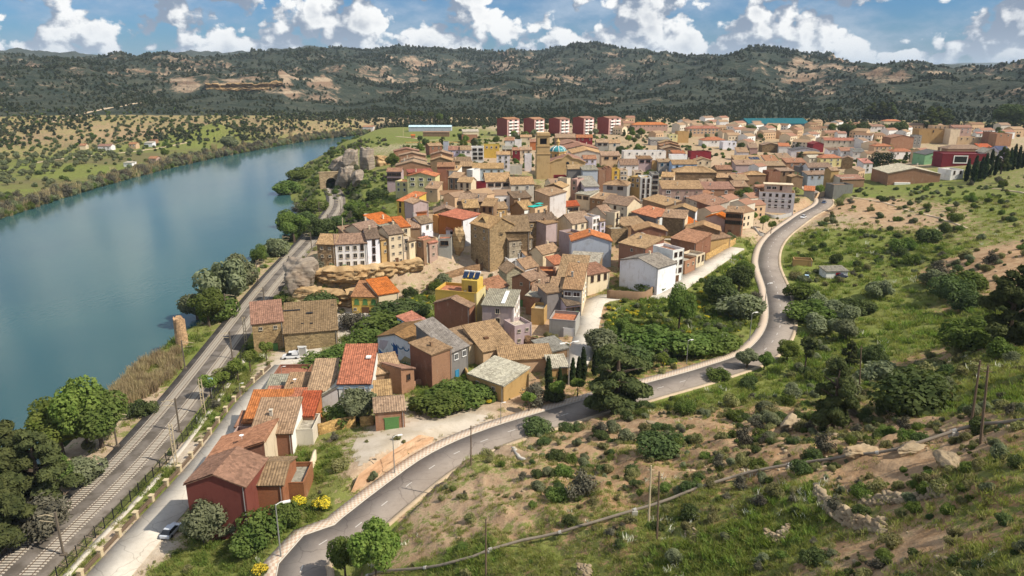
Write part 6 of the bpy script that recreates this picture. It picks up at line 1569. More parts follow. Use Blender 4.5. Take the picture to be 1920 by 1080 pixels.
# ---------------------------------------------------------------- scattered cover as geometry-node instances
def scatter(name, pts, scl, keys, label, flat_rot=True, kind='stuff', pick=None):
    n = len(pts); me = bpy.data.meshes.new(name); me.vertices.add(n); me.vertices.foreach_set('co', np.asarray(pts, np.float32).ravel())
    a = me.attributes.new('scl', 'FLOAT_VECTOR', 'POINT'); sc3 = np.repeat(np.asarray(scl, np.float32)[:, None], 3, 1) if np.ndim(scl) == 1 else np.asarray(scl, np.float32); a.data.foreach_set('vector', sc3.ravel())
    a = me.attributes.new('rz', 'FLOAT_VECTOR', 'POINT'); rr = np.zeros((n, 3), np.float32); rr[:, 2] = RNG.uniform(0, 6.28, n); rr[:, :2] = RNG.normal(0, .08, (n, 2)); a.data.foreach_set('vector', rr.ravel())
    a = me.attributes.new('pick', 'INT', 'POINT'); a.data.foreach_set('value', (RNG.integers(0, len(keys), n) if pick is None else pick).astype(np.int32))
    o = link(name, me); g = bpy.data.node_groups.new(name+'_nodes', 'GeometryNodeTree'); g.interface.new_socket('Geometry', in_out='INPUT', socket_type='NodeSocketGeometry'); g.interface.new_socket('Geometry', in_out='OUTPUT', socket_type='NodeSocketGeometry')
    N = g.nodes; L = g.links; gi = N.new('NodeGroupInput'); go = N.new('NodeGroupOutput'); ip = N.new('GeometryNodeInstanceOnPoints'); ci = N.new('GeometryNodeCollectionInfo')
    c = bpy.data.collections.new(name+'_kinds')
    for i, k in enumerate(keys):
        so = bpy.data.objects.new(f'{i:02d}_kind', PROTO[k][1] if isinstance(k, str) else k); c.objects.link(so)
    ci.inputs['Collection'].default_value = c; ci.inputs['Separate Children'].default_value = True; ci.inputs['Reset Children'].default_value = True
    def at(nm, ty):
        q = N.new('GeometryNodeInputNamedAttribute'); q.data_type = ty; q.inputs['Name'].default_value = nm; return [s for s in q.outputs if s.enabled][0]
    L.new(gi.outputs[0], ip.inputs['Points']); L.new(ci.outputs[0], ip.inputs['Instance']); ip.inputs['Pick Instance'].default_value = True
    L.new(at('pick', 'INT'), ip.inputs['Instance Index']); L.new(at('rz', 'FLOAT_VECTOR'), ip.inputs['Rotation']); L.new(at('scl', 'FLOAT_VECTOR'), ip.inputs['Scale']); L.new(ip.outputs[0], go.inputs[0])
    md = o.modifiers.new('instances', 'NODES'); md.node_group = g
    return tag(o, label, kind=kind)
HX = np.array([(h[0], h[1], h[2]) for h in HOUSES])
def free_mask(x, y, house_k=.95):
    ok = np.ones(len(x), bool)
    for hx, hy, hr in HX: ok &= (x-hx)**2+(y-hy)**2 > (hr*house_k)**2
    for ln, w_ in ((ROAD, 6.6), (STREET, 4.6), (LANE, 4.2), (RAIL, 7.0)): ok &= poly_dist(ln[::2, :2], x, y)[0] > w_
    ok &= ~inside(RIVER, x, y); return ok
def rand_polar(n, r0, r1, a0=-40, a1=42, power=0):
    t = RNG.uniform(R(a0), R(a1), n); l = RNG.uniform(math.log(r0), math.log(r1), n); r = np.exp(l); return r*np.sin(t), r*np.cos(t), r
MEADOW = np.array([tuple(G(a, b))[:2] for a, b in ((1610, 570), (1690, 500), (1760, 540), (1815, 600), (1770, 650), (1690, 680), (1640, 690), (1590, 650))])
def cluster(x, y, s=9): return fbm(x/s, y/s, 4)
# near grass
x, y, r = rand_polar(150000, 34, 420); g_, p_ = green_at(x, y); cl = cluster(x, y, 6)
ok = (RNG.random(len(x)) < np.clip((g_-.25)*1.4+cl*.9+np.where((x > 0) & (r < 200), .10, 0), 0, 1)*np.where((r > 120) & (g_ > .8), .35, .7)) & free_mask(x, y)
x, y, r, g_, cl = x[ok], y[ok], r[ok], g_[ok], cl[ok]; Z = sample(x, y)
pk = np.where(RNG.random(len(x)) < np.clip(.75-g_*.85, .03, .8), 2, 0)+RNG.integers(0, 2, len(x)); hb_ = (RNG.random(len(x)) < .32*(g_ > .7)); pk = np.where(hb_, 4+RNG.integers(0, 2, len(x)), pk)
pk = np.where((RNG.random(len(x)) < .05) & (cluster(x, y, 14) > .15), 6, pk)
scatter('grass', np.c_[x, y, Z], np.clip(r/120, .8, 1.7)*RNG.uniform(.6, 1.25, len(x)), ['tuft1', 'tuft2', 'dry1', 'dry2', 'herb1', 'herb2', 'wht1'], 'spring grass and weeds growing over the slopes', pick=pk); print('GRASS', len(x))
# scrub on dry slopes
x, y, r = rand_polar(52000, 36, 520, -40, 42); g_, p_ = green_at(x, y); cl = cluster(x, y, 8)+.6*cluster(x, y, 2.5)
hill = (x > y*.02+2) & (y < 200) | (x > 60)
ok = (RNG.random(len(x)) < np.clip(.10+.30*(g_ > .15)+cl*1.2-.25*(p_ > .55), 0, 1)*np.where(hill, .62, .2)*np.clip(1.15-g_, .06, 1)*np.where((x > 90) & (y > 190), .9, 1)) & free_mask(x, y, 1.0) & ~inside(MEADOW, x, y)
x, y, r, g_ = x[ok], y[ok], r[ok], g_[ok]; print('SCRUB', len(x))
scatter('scrub', np.c_[x, y, sample(x, y)-.05], np.c_[(sc := RNG.gamma(2.6, .21, len(x))*np.clip(r/110, .75, 2.0)), sc, sc*RNG.uniform(.7, 1.2, len(x))], ['scrub1', 'scrub2', 'dbush1', 'gbush1', 'bush1', 'twig1'], 'low scrub bushes dotted over the dry slope', pick=RNG.choice([0, 1, 2, 3, 4, 5], len(x), p=[.32, .30, .12, .10, .12, .04]))
# thick green growth: field below the houses, banks, slope left of town
def thicket(name, polys, keys, s0, s1, label, p=None):
    X, Y = [], []
    for poly, k in polys:
        P = np.array([tuple(G(a, b))[:2] for a, b in poly]); lo, hi = P.min(0), P.max(0); xx = RNG.uniform(lo[0], hi[0], k*4); yy = RNG.uniform(lo[1], hi[1], k*4); m_ = inside(P, xx, yy) & (fbm(xx/7, yy/7, 3) > -.22); xx, yy = xx[m_][:k], yy[m_][:k]; X.append(xx); Y.append(yy)
    x = np.concatenate(X); y = np.concatenate(Y); ok = free_mask(x, y, .92) & ~inside(MEADOW, x, y); x, y = x[ok], y[ok]; s = RNG.uniform(s0, s1, len(x))
    return scatter(name, np.c_[x, y, sample(x, y)-.1], np.c_[s, s, s*RNG.uniform(.75, 1.2, len(x))], keys, label, pick=None if p is None else RNG.choice(len(keys), len(x), p=p))
FIELD = [(1110, 690), (1120, 600), (1140, 570), (1230, 562), (1300, 535), (1390, 480), (1410, 520), (1405, 580), (1400, 610), (1330, 660), (1250, 690)]
thicket('undergrowth', [(FIELD, 1000), ([(770, 770), (830, 715), (900, 720), (940, 750), (870, 770)], 260), ([(590, 690), (640, 650), (700, 605), (760, 560), (812, 545), (810, 580), (745, 605), (700, 640), (640, 690)], 420)],
        ['bush1', 'bush2', 'dbush1', 'gbush1', 'broom1', 'broom2', 'herb1', 'herb2', 'lime_bush'], .35, 1.0, 'green weeds with yellow broom filling the plots', [.15, .13, .05, .08, .10, .08, .13, .13, .15])
thicket('meadow_bushes', [([(1490, 520), (1530, 500), (1560, 560), (1640, 600), (1600, 680), (1520, 680), (1505, 600)], 70), ([(1500, 440), (1600, 430), (1760, 470), (1850, 540), (1830, 590), (1740, 560), (1640, 490), (1520, 470)], 110), ([(1580, 355), (1700, 350), (1900, 345), (1900, 400), (1780, 420), (1640, 375)], 80), ([(1470, 700), (1560, 680), (1700, 690), (1780, 680), (1790, 740), (1650, 760), (1520, 740)], 80)], ['bush1', 'dbush1', 'gbush1', 'gbush2', 'scrub1', 'lime_bush'], .5, 1.35, 'shrubs on the banks round the green meadow', [.2, .2, .22, .14, .14, .1])
thicket('bank_thicket', [([(545, 452), (560, 400), (530, 350), (580, 305), (625, 285), (640, 300), (605, 330), (600, 380), (620, 440), (575, 455)], 300), ([(635, 440), (640, 400), (640, 360), (660, 330), (690, 320), (725, 330), (735, 400), (720, 430), (660, 440)], 300), ([(395, 600), (430, 540), (480, 490), (530, 452), (545, 455), (480, 520), (440, 570), (410, 615)], 240), ([(640, 300), (620, 284), (655, 268), (720, 258), (730, 275), (690, 275)], 120)],
        ['bush1', 'bush2', 'dbush1', 'gbush1', 'lime_bush', 'twig1'], .55, 1.4, 'thick green growth on the river bank and the slope left of town', [.26, .24, .1, .16, .18, .06])
thicket('reeds', [([(196, 745), (300, 672), (335, 655), (340, 690), (290, 735), (230, 770)], 420)], ['reed1', 'reed2'], .7, 1.3, 'dry tan reeds along the near water')
# far bank reeds and shrubs
LBW = np.array([unz(a, b, 0)[:2] for a, b in LB]); Ls = smooth_line(np.c_[LBW, np.zeros(len(LBW))], 4); n = 1700; k = RNG.integers(0, len(Ls), n); x = Ls[k, 0]-RNG.gamma(1.6, 3.2, n)+1; y = Ls[k, 1]+RNG.normal(2, 4, n); ok = ~inside(RIVER, x, y); x, y = x[ok], y[ok]
scatter('far_bank_growth', np.c_[x, y, sample(x, y)], RNG.uniform(1.4, 3.4, len(x)), ['gbush1', 'scrub1', 'reed1', 'twig1', 'gbush2', 'bush1'], 'olive brown reeds and shrubs along the far river bank', pick=RNG.choice(6, len(x), p=[.24, .24, .2, .14, .1, .08]))
# olive groves across the river: rows of single trees
rng = random.Random(3); spots = []
for i in range(-80, 90):
    for j in range(-5, 120):
        u, v_ = i*11.0, j*11.0; x_ = -420+u*.92-v_*.38+rng.uniform(-4, 4); y_ = 460+u*.38+v_*.92+rng.uniform(-4, 4); rr_ = math.hypot(x_, y_)
        if rng.random() < .22: continue
        if 380 < rr_ < 1120 and x_ < -y_*.26 and -.78 < math.atan2(x_, y_): spots.append((rr_, x_, y_))
S_ = np.array(spots); m_ = ~inside(RIVER, S_[:, 1], S_[:, 2]); d_, _ = poly_dist(RIVER, S_[:, 1], S_[:, 2], True); m_ &= d_ > 22+S_[:, 0]*.05; m_ &= fbm(S_[:, 1]/95, S_[:, 2]/95, 3) > np.where(S_[:, 0] < 640, .02, -.22)
for hx, hy, hr in HX: m_ &= (S_[:, 1]-hx)**2+(S_[:, 2]-hy)**2 > (hr+5)**2
S_ = S_[m_]; S_ = S_[np.argsort(S_[:, 0])]; print('OLIVES', len(S_))
for i in range(min(230, len(S_))):
    plant(('olive1', 'olive2')[i % 2], S_[i, 1], S_[i, 2], random.uniform(3.6, 6), 'small grey green olive tree in the groves across the river', 'olive tree', 'olive trees across the river', 1.15)
T_ = S_[230:]; sc = RNG.uniform(1.3, 2.1, len(T_))
scatter('olive_grove', np.c_[T_[:, 1], T_[:, 2], sample(T_[:, 1], T_[:, 2])], sc, ['gbush1', 'dbush1', 'dbush2'], 'distant olive groves in rows across the river')
n = 9000; th = RNG.uniform(R(-38), R(-8), n); r = np.exp(RNG.uniform(math.log(420), math.log(1250), n)); x, y = r*np.sin(th), r*np.cos(th); ok = ~inside(RIVER, x, y) & (x < -y*.2) & (RNG.random(n) < np.clip(.25+1.3*fbm(x/55+3, y/55, 4), 0, 1)*.6) & (poly_dist(RIVER, x, y, True)[0] > 8)
for hx, hy, hr in HX[HX[:, 0] < -150]: ok &= (x-hx)**2+(y-hy)**2 > (hr+4)**2
x, y, r = x[ok], y[ok], r[ok]; scatter('plain_scrub', np.c_[x, y, sample(x, y)-.1], RNG.uniform(.8, 2.2, len(x)), ['gbush1', 'scrub1', 'dbush1', 'bush2', 'scrub2'], 'irregular scrub among the fields across the river')
x, y, r = rand_polar(9000, 430, 1120, -22, 40); ok = inside(TOWN, x, y) | (r > 900); ok &= (RNG.random(len(x)) < .32+.9*fbm(x/40, y/40, 3)) & ~inside(RIVER, x, y)
for hx, hy, hr in HX[HX[:, 1] > 380]: ok &= (x-hx)**2+(y-hy)**2 > (hr*.98)**2
x, y, r = x[ok], y[ok], r[ok]; scatter('garden_greenery', np.c_[x, y, sample(x, y)-.1], RNG.uniform(.6, 1.7, len(x)), ['bush1', 'dbush1', 'gbush1', 'lime_bush'], 'garden shrubs in the yards and plots of the far town')
# woods on the hills
def lowcrown(seed, n, size, mat, r=(2.6, 2.6, 2.8)):
    rg = np.random.default_rng(seed); V, Q = cloud(rg, blobset(rg, 7, (0, 0, 2.6), r, 1.3), n, size); me = np_mesh('far_crown', V, Q, [mat]); return me
L_FAR1 = leaf_mat('hill_pine_needles', (.030, .043, .024), (.060, .072, .038), .1); L_FAR2 = leaf_mat('hill_scrub_leaves', (.060, .066, .038), (.105, .105, .062), .1)  # hill foliage coloured darker in place of cloud shade
FC = [lowcrown(1, 90, 1.3, L_FAR1), lowcrown(2, 90, 1.3, L_FAR1), lowcrown(3, 80, 1.2, L_FAR2, (2.4, 2.4, 1.6)), lowcrown(4, 80, 1.2, L_FAR2, (2.6, 2.6, 1.7))]
n = 190000; th = RNG.uniform(R(-38), R(38), n); r = np.exp(RNG.uniform(math.log(900), math.log(3600), n)); x, y = r*np.sin(th), r*np.cos(th); z = sample(x, y)
ia = np.clip(((th-TA[0])/(TA[1]-TA[0])).astype(int), 0, NA-1); il = np.clip(((np.log(r)-LR[0])/(LR[1]-LR[0])).astype(int), 0, NR-1); slp = SLOPE[il, ia]
dens = np.clip(.55+1.2*fbm(x/130, y/130, 5)-np.clip(slp-.35, 0, 1)*1.3+.3*sstep(z, 60, 140), 0.04, 1); left = th < R(-14)
dens = np.where((r < 1250) & ~left, np.maximum(dens, .62), dens); dens = np.where(left & (r < 1250), dens*.8, dens)
ok = (RNG.random(n) < np.clip(dens*1.5-.45, .03, 1)*.42) & ~inside(RIVER, x, y); 
for hx, hy, hr in HX[HX[:, 1] > 800]: ok &= (x-hx)**2+(y-hy)**2 > (hr+3)**2
ok &= ~inside(TOWN, x, y)
x, y, z, r = x[ok], y[ok], z[ok], r[ok]; print('WOODS', len(x))
scatter('hill_woodland', np.c_[x, y, z-.3], RNG.uniform(.55, 1.2, len(x))*np.clip(r/1700, .75, 1.6), FC, 'pine woods and scrub covering the hills', pick=RNG.choice(4, len(x), p=[.40, .22, .24, .14]))
# ================================================================ rock faces
def rock_mat(name, c1, c2):
    m, t, b = new_mat(name); p = t.node('ShaderNodeNewGeometry').outputs['Position']; x, y, z = t.xyz(p)
    st = t.noise(t.comb(t.math('MULTIPLY', x, .06), t.math('MULTIPLY', y, .06), t.math('MULTIPLY', z, 1.1)), 1, 5, .65); n = t.noise(p, .8, 6, .7); n2 = t.noise(p, .18, 4, .6)
    c = t.mix(t.ss(st, .35, .65), c1, c2); c = t.mix(t.math('MULTIPLY', t.ss(n, .45, .7), .5), c, t.mix(1, c, (.6, .55, .5), 'MULTIPLY')); c = t.mix(t.math('MULTIPLY', t.ss(n2, .5, .7), .5), c, t.mix(1, c, (1.25, 1.1, .95), 'MULTIPLY'))
    t.put(b.inputs['Base Color'], c); b.inputs['Roughness'].default_value = .95; t.put(b.inputs['Normal'], t.bump(t.math('ADD', n, st), .7, .25)); return m
M_SAND = rock_mat('golden_sandstone', (.30, .19, .09), (.50, .36, .195)); M_GROCK = rock_mat('grey_rock', (.19, .155, .125), (.33, .28, .225)); M_SOIL = rock_mat('orange_earth', (.46, .28, .165), (.56, .385, .25)); M_FIELD = rock_mat('field_stone', (.25, .19, .12), (.42, .335, .22))
def rock_face(name, line, z0f, z1f, mat, label, bulge=1.0, under=1.6, out=2.0, cat='rock face', nz=40, back=4.5):
    L_ = np.asarray(line, float); n = len(L_); T, N = frame_of(np.c_[L_[:, :2], np.zeros(n)])
    if (N*-L_[:, :2]).sum() < 0: N = -N
    s = arclen(np.c_[L_[:, :2], np.zeros(n)]); V = []
    for j in range(nz+1):
        t = j/nz; z = z0f+(z1f-z0f)*t
        lay = np.floor(z*1.05+pnoise(s/16, s*0+1)*1.2); blk = np.floor(s/2.6+np.sin(lay*7.3)*3+pnoise(s/5, lay)*.8)
        st = (np.sin(lay*12.99+blk*78.2)*.75+np.sin(lay*5.7)*.7)*bulge+fbm(s/1.5, z*1.3, 5)*1.0*bulge+pnoise(s/9, z*.4)*.8*bulge
        o = out+st-under*np.exp(-((t-.42)/.17)**2)*(.55+.45*pnoise(s/7, s*0+3.3))-.5*t
        V.append(np.c_[L_[:, :2]+N*o[:, None], np.broadcast_to(z, n)+fbm(s/2, s*0+j, 2)*.12])
    V.append(np.c_[L_[:, :2]+N*-back, np.broadcast_to(z1f, n)+.25+fbm(s/3, s*0, 2)*.3])
    V = np.vstack(V); a = (np.arange(nz+1)[:, None]*n+np.arange(n-1)).ravel(); Q = np.stack([a, a+1, a+n+1, a+n], 1)
    return tag(link(name, np_mesh(name, V, Q, [mat])), label, cat)
cl = smooth_line([tuple(unz(x, y, 20)[:2]) for x, y in ((583, 503), (625, 506), (680, 502), (716, 498), (745, 492), (792, 488))], .6)
rock_face('cliff', cl, 9.8, 19.9+fbm(cl[:, 0]/4, cl[:, 1]/4, 3)*.8, M_SAND, 'layered golden sandstone cliff with shaded overhang under the row of houses', 1.0, 3.8, 1.7, 'cliff')
c2 = smooth_line([tuple(unz(x, y, 15)[:2]) for x, y in ((595, 545), (640, 549), (662, 546), (690, 540))], .6); rock_face('rock_ledge', c2, 10.5, 14.6+0*c2[:, 0], M_SAND, 'low sandstone ledge behind the yellow house', .7, .6, .6)
c3 = smooth_line([tuple(unz(x, y, 19)[:2]) for x, y in ((795, 487), (830, 482), (862, 470))], .6); rock_face('rock_ledge', c3, 14, 18.3+0*c3[:, 0], M_SAND, 'broken sandstone slope under the rubble houses', 1.1, .8, 1.0)
sR = arclen(ROAD); e0 = np.interp(0, [0], [0]); bank = off_line(ROAD, -6.35); bs = [i for i in range(len(bank)) if G(606, 940).y < bank[i, 1] < G(838, 826).y]
bk = smooth_line(bank[bs[0]:bs[-1]+1, :2], .7); u_ = np.linspace(0, 1, len(bk)); bz = np.interp(bk[:, 1], ROAD[:, 1], ROAD[:, 2])
rock_face('earth_bank', bk, 12.6, bz+np.minimum(2.1, 22*np.minimum(u_, (1-u_)*.6)), M_SOIL, 'cut bank of orange earth along the chequered pavement', .22, .1, -.3, 'earth bank', 16, 1.0)
ms = smooth_line([tuple(unr(x, 165, 1520)[:2]) for x in (386, 420, 460, 500, 532)], 3); rock_face('mesa_cliff', ms, sample(ms[:, 0], ms[:, 1]).min()-4, np.maximum(unr(450, 156, 1520)[2], sample(ms[:, 0], ms[:, 1])+8)+np.floor(fbm(ms[:, 0]/26, ms[:, 1]/26, 3)*3)*2.5, M_SAND, 'long golden cliff band on the hillside across the river', 4, 1, 4, 'cliff', 40, 45)
def boulder_mesh(seed, sub=3, strata=.5, amp=.35, planes=13):
    import bmesh
    rg = np.random.default_rng(seed+500); bm = bmesh.new(); bmesh.ops.create_icosphere(bm, subdivisions=sub, radius=1); V = np.array([v.co[:] for v in bm.verts]); F = np.array([[v.index for v in f.verts] for f in bm.faces]); bm.free()
    nr = rg.normal(size=(planes, 3)); nr[:, 2] *= .7; nr /= np.linalg.norm(nr, axis=1)[:, None]; nr = np.vstack([nr, [[0, 0, 1], [0, 0, -1]]]); dd = np.r_[rg.uniform(.55, .95, planes), .72, .8]
    q = V@nr.T; rr_ = np.min(np.where(q > .05, dd/np.maximum(q, .05), 9), axis=1); V = V*np.minimum(rr_, 1.15)[:, None]
    if sub > 2: V = V*(1+fbm(V[:, 0]*2.2+seed*7, V[:, 1]*2.2+V[:, 2]*1.9, 5)*amp*.45)[:, None]; lay = np.sin(np.floor(V[:, 2]*5.5+fbm(V[:, 0]*1.5+seed, V[:, 1]*1.5, 2)*.8)*12.9898+seed)*strata*.16; V[:, :2] *= (1+lay)[:, None]
    return V, F
def rock(px, py, dims, mat, label, seed, rz=0, sink=.25, name='rock_outcrop', strata=.8):
    V, F = boulder_mesh(seed, 5, strata, .7); p = G(px, py); V = V*np.array(dims)/2; V[:, 2] += dims[2]*(.5-sink)
    o = link(name, np_mesh(name, V, F, [mat])); o.location = p; o.rotation_euler = (0, 0, rz); return tag(o, label, 'rock')
rock(563, 540, (13, 12, 15), M_GROCK, 'bulky layered rock block between the railway and the cliff houses', 1, .3, .2)
rock(585, 560, (10, 6, 6), M_SAND, 'lower rock step under the bulky rock block', 2, .2)
for i, (px, py, d_, lb) in enumerate(((650, 352, (13, 10, 21), 'tall grey rock rib directly right of the tunnel mouth'), (640, 322, (17, 12, 17), 'rounded grey rock top above the tunnel mouth'), (662, 318, (15, 12, 21), 'broad grey rock face in the middle of the outcrop'), (672, 345, (11, 9, 13), 'low grey rock rib in front of the broad rock face'), (688, 318, (12, 10, 22), 'upright grey rock at the right end of the outcrop'))): rock(px, py, d_, M_GROCK, lb, 60+i, i*.7, .22, strata=.35)
rock(716, 310, (16, 10, 11), M_SAND, 'golden crumbling rock right of the grey rocks', 5); 
rock(862, 478, (5.5, 5, 14), M_SAND, 'tall pale rock pillar between the orange house and the stone ravine house', 7, .2, .12, strata=.15)
for i, (px, py, d_, lb) in enumerate(((1610, 850, (5, 2.6, 1.6), 'flat ochre rock shelf on the slope, upper'), (1705, 845, (5.5, 2.6, 1.6), 'ochre rock shelf above the hillside pipe'), (1480, 800, (6, 3.5, 2.2), 'pale rock shelf on the dry slope near the dark tree'), (1780, 870, (3.4, 2, 1.6), 'small ochre rock right of the dry stone wall'), (1230, 800, (4, 2, 1), 'low sandy rock above the meadow strip'), (1450, 770, (4, 2.2, 1.4), 'sandy rock left of the dark slope tree'))):
    rock(px, py, d_, M_FIELD, lb, 10+i, i*.5, .35, 'boulder')
# ---------------------------------------------------------------- dry stone walls, every stone its own piece
STM = []
for k in range(8):
    V, F = boulder_mesh(40+k, 2, .1, .5, 6); V = V*np.array((.66, .62, .52)); STM.append(np_mesh('stone', V, F, [M_FIELD]))
rng = random.Random(4); nst = 0
def dry_wall(pts, up, label, size=.6, lift=.3):
    """stones bedded row over row against the slope: row v lies v metres further up the hill"""
    global nst
    L_ = smooth_line([tuple(G(a, b)) for a, b in pts], .25); s = arclen(L_); o0 = Vector(L_[len(L_)//2]); root = empty('dry_stone_wall', o0, 0, label, 'stone wall'); T, N = frame_of(L_); v = 0.0; row = 0
    while v < up:
        q = rng.uniform(0, .5)*size
        while q < s[-1]:
            k = min(int(np.searchsorted(s, q)), len(L_)-1); aw = L_[k, :2]/np.hypot(*L_[k, :2]); ln = size*rng.uniform(.65, 1.55); lim = up*(.75+.35*pnoise(np.array([q*.5]), np.array([3.7]))[0])
            if v < lim:
                x_, y_ = L_[k, 0]+aw[0]*(v*.62+rng.uniform(-.1, .1)), L_[k, 1]+aw[1]*(v*.62+rng.uniform(-.1, .1)); z_ = L_[k, 2]*.25+.75*gz(x_, y_)+v*lift*.6
                z_ = max(z_, gz(x_, y_)+.05)
                o = link('stone', rng.choice(STM), root); o.location = Vector((x_, y_, z_))-o0; o.rotation_euler = (rng.uniform(-.35, .35), rng.uniform(-.3, .3), math.atan2(T[k, 1], T[k, 0])+rng.uniform(-.35, .35)); sc = size*rng.uniform(.8, 1.25); o.scale = (ln*1.12, sc, sc*rng.uniform(.7, 1.0)); nst += 1
            q += ln*.9
        v += size*.72; row += 1
dry_wall([(1528, 925), (1550, 955), (1590, 985), (1655, 1000)], 3.2, 'tumbled dry stone wall of big ochre blocks on the right slope', .62)
dry_wall([(1610, 945), (1650, 945), (1700, 940), (1768, 930)], 2.6, 'upper run of dry stone wall under the hillside pipe', .58)
dry_wall([(1432, 1015), (1450, 1018), (1474, 1010)], 3.4, 'narrow pile of pale stones beside the grassy hollow', .45)
dry_wall([(1082, 1085), (1104, 1085)], 4.0, 'ruined stone pillar wall at the bottom centre', .5)
dry_wall([(1284, 1002), (1300, 1003)], 1.8, 'short stone abutment under the pipe', .4)
print('STONES', nst)
x, y, r = rand_polar(9000, 36, 300); g_, p_ = green_at(x, y); ok = (RNG.random(len(x)) < np.clip(.5-g_, 0, .4)*.7) & free_mask(x, y, 1.1) & ((x > 0) | (cluster(x, y) > .2)); x, y = x[ok], y[ok]
scatter('loose_stones', np.c_[x, y, sample(x, y)], RNG.gamma(2, .16, len(x))+.1, STM, 'loose pale stones lying on the bare earth')
# ---------------------------------------------------------------- masonry walls
def wall_run(pts, h, mat, col, label, th=.45, name='stone_wall', cat='wall', jag=.15):
    L_ = smooth_line([tuple(G(a, b)) for a, b in pts], 1.2); L_[:, 2] = sample(L_[:, 0], L_[:, 1]); T, N = frame_of(L_); n = len(L_); top = L_[:, 2]+h+np.array([rng.uniform(-jag, jag) for _ in range(n)]); o0 = L_[0].copy()
    A = L_[:, :2]-N*th/2; B = L_[:, :2]+N*th/2; V = np.vstack([np.c_[A, L_[:, 2]-1], np.c_[A, top], np.c_[B, top], np.c_[B, L_[:, 2]-1]])-o0; i = np.arange(n-1)
    Q = np.vstack([np.stack([i+k*n, i+1+k*n, i+1+(k+1)*n, i+(k+1)*n], 1) for k in range(3)]+[np.array([[0, n, 2*n, 3*n], [n-1, 4*n-1, 3*n-1, 2*n-1]])])
    o = link(name, np_mesh(name, V, Q, [mat])); o.location = o0; o.color = (*col, 1); return tag(o, label, cat)
W_ = WALLC
wall_run([(597, 816), (632, 806), (668, 800)], 2.5, MS, W_['ochre'], 'ochre rubble wall left of the round grey tree'); wall_run([(676, 800), (701, 797)], 2.2, MS, W_['ochre'], 'short rubble wall between round tree and garage')
wall_run([(1138, 559), (1175, 562), (1210, 562), (1233, 541)], 2.8, MP, W_['brown'], 'weathered garden wall enclosing shrubs below the bluish gable'); wall_run([(800, 548), (830, 528), (860, 517), (905, 506)], 2.6, MS, W_['brown'], 'retaining wall along the ramp under the rubble slope')
wall_run([(1322, 489), (1352, 472), (1378, 457)], 2.4, MS, W_['ochre'], 'stone yard wall along the top of the lane'); wall_run([(1527, 373), (1562, 361)], 3, MP, W_['peach'], 'peach coloured garden wall by the blue car', name='garden_wall'); wall_run([(1424, 402), (1452, 410), (1483, 405)], 1.8, MP, W_['grey'], 'grey retaining wall before the white terraced block')
wall_run([(945, 645), (990, 650), (1034, 662)], 3.2, MS, W_['brown'], 'long brown wall behind the golden barn'); wall_run([(868, 690), (878, 712), (900, 735)], 1.8, MS, W_['ochre'], 'crumbling ochre wall left of the stone barn'); wall_run([(752, 735), (790, 722), (812, 716)], 1.6, MB_, W_['brick'], 'low brick wall below the brick tower house', name='brick_wall')
wall_run([(1402, 424), (1418, 434), (1432, 443)], 1.1, MP, W_['grey'], 'curved forecourt wall with railing above the road'); wall_run([(570, 905), (585, 880), (592, 860)], 2, MP, W_['cream'], 'cream yard wall beside the rust terrace')
wall_run([(940, 500), (972, 497), (985, 492)], 1.8, MS, W_['cream'], 'pale stone wall of the little terrace under the ravine houses'); wall_run([(760, 250+18), (880, 268)], .8, MS, W_['ochre'], 'low field wall above the brick row houses')
house("1550,509,1590,508|2.5|5|s+.5|white|grey|small garden hut with grey roof and red door in the meadow|nw noch name=garden_hut cat=hut"); house("1489,487,1524,489|2.4|4|t|ochre|dtan|ruined ochre shed with rubbish by the road verge|nw noch name=shed cat=shed")
h_ = [h for h in HOUSES if h[3] and 'garden hut' in h[3]][0][4]; rp(h_, 'door', flat_mat('red_door_paint', (.35, .02, .02)), [((.4, -2.56, 1.0), (1.6, .1, 2.0))])
# round tower ruin by the water
p = G(342, 648); hgt = 8.4; tb = MB(); n_ = 18; base = 0
for j in range(8):
    for k in range(n_):
        g = 2*math.pi*k/n_; rr_ = 1.75-.25*j/7+rng.uniform(-.07, .07); z = -1+(hgt+1)*j/7+(rng.uniform(-.9, .5) if j == 7 else 0); tb.v.append((rr_*math.cos(g), rr_*math.sin(g), z))
for j in range(7):
    for k in range(n_): a, b_ = j*n_+k, j*n_+(k+1) % n_; tb.f.append((a, b_, b_+n_, a+n_)); tb.m.append(0)
tb.f.append(tuple(7*n_+k for k in range(n_))); tb.m.append(0); o = tb.build('round_tower', [MS]); o.location = p; o.color = (.46, .31, .19, 1); tag(o, 'old round masonry tower stump at the river edge', 'tower')
p = G(689, 432); o = wb2 = MB(); wb2.box((0, 0, 3), (1.6, 1.6, 8)); wb2.box((0, 0, 7.1), (2, 2, .4)); o = wb2.build('chimney_stack', [MP]); o.location = p; o.color = (*W_['pale'], 1); tag(o, 'lone pale chimney stack on the slope behind the cliff houses', 'chimney')
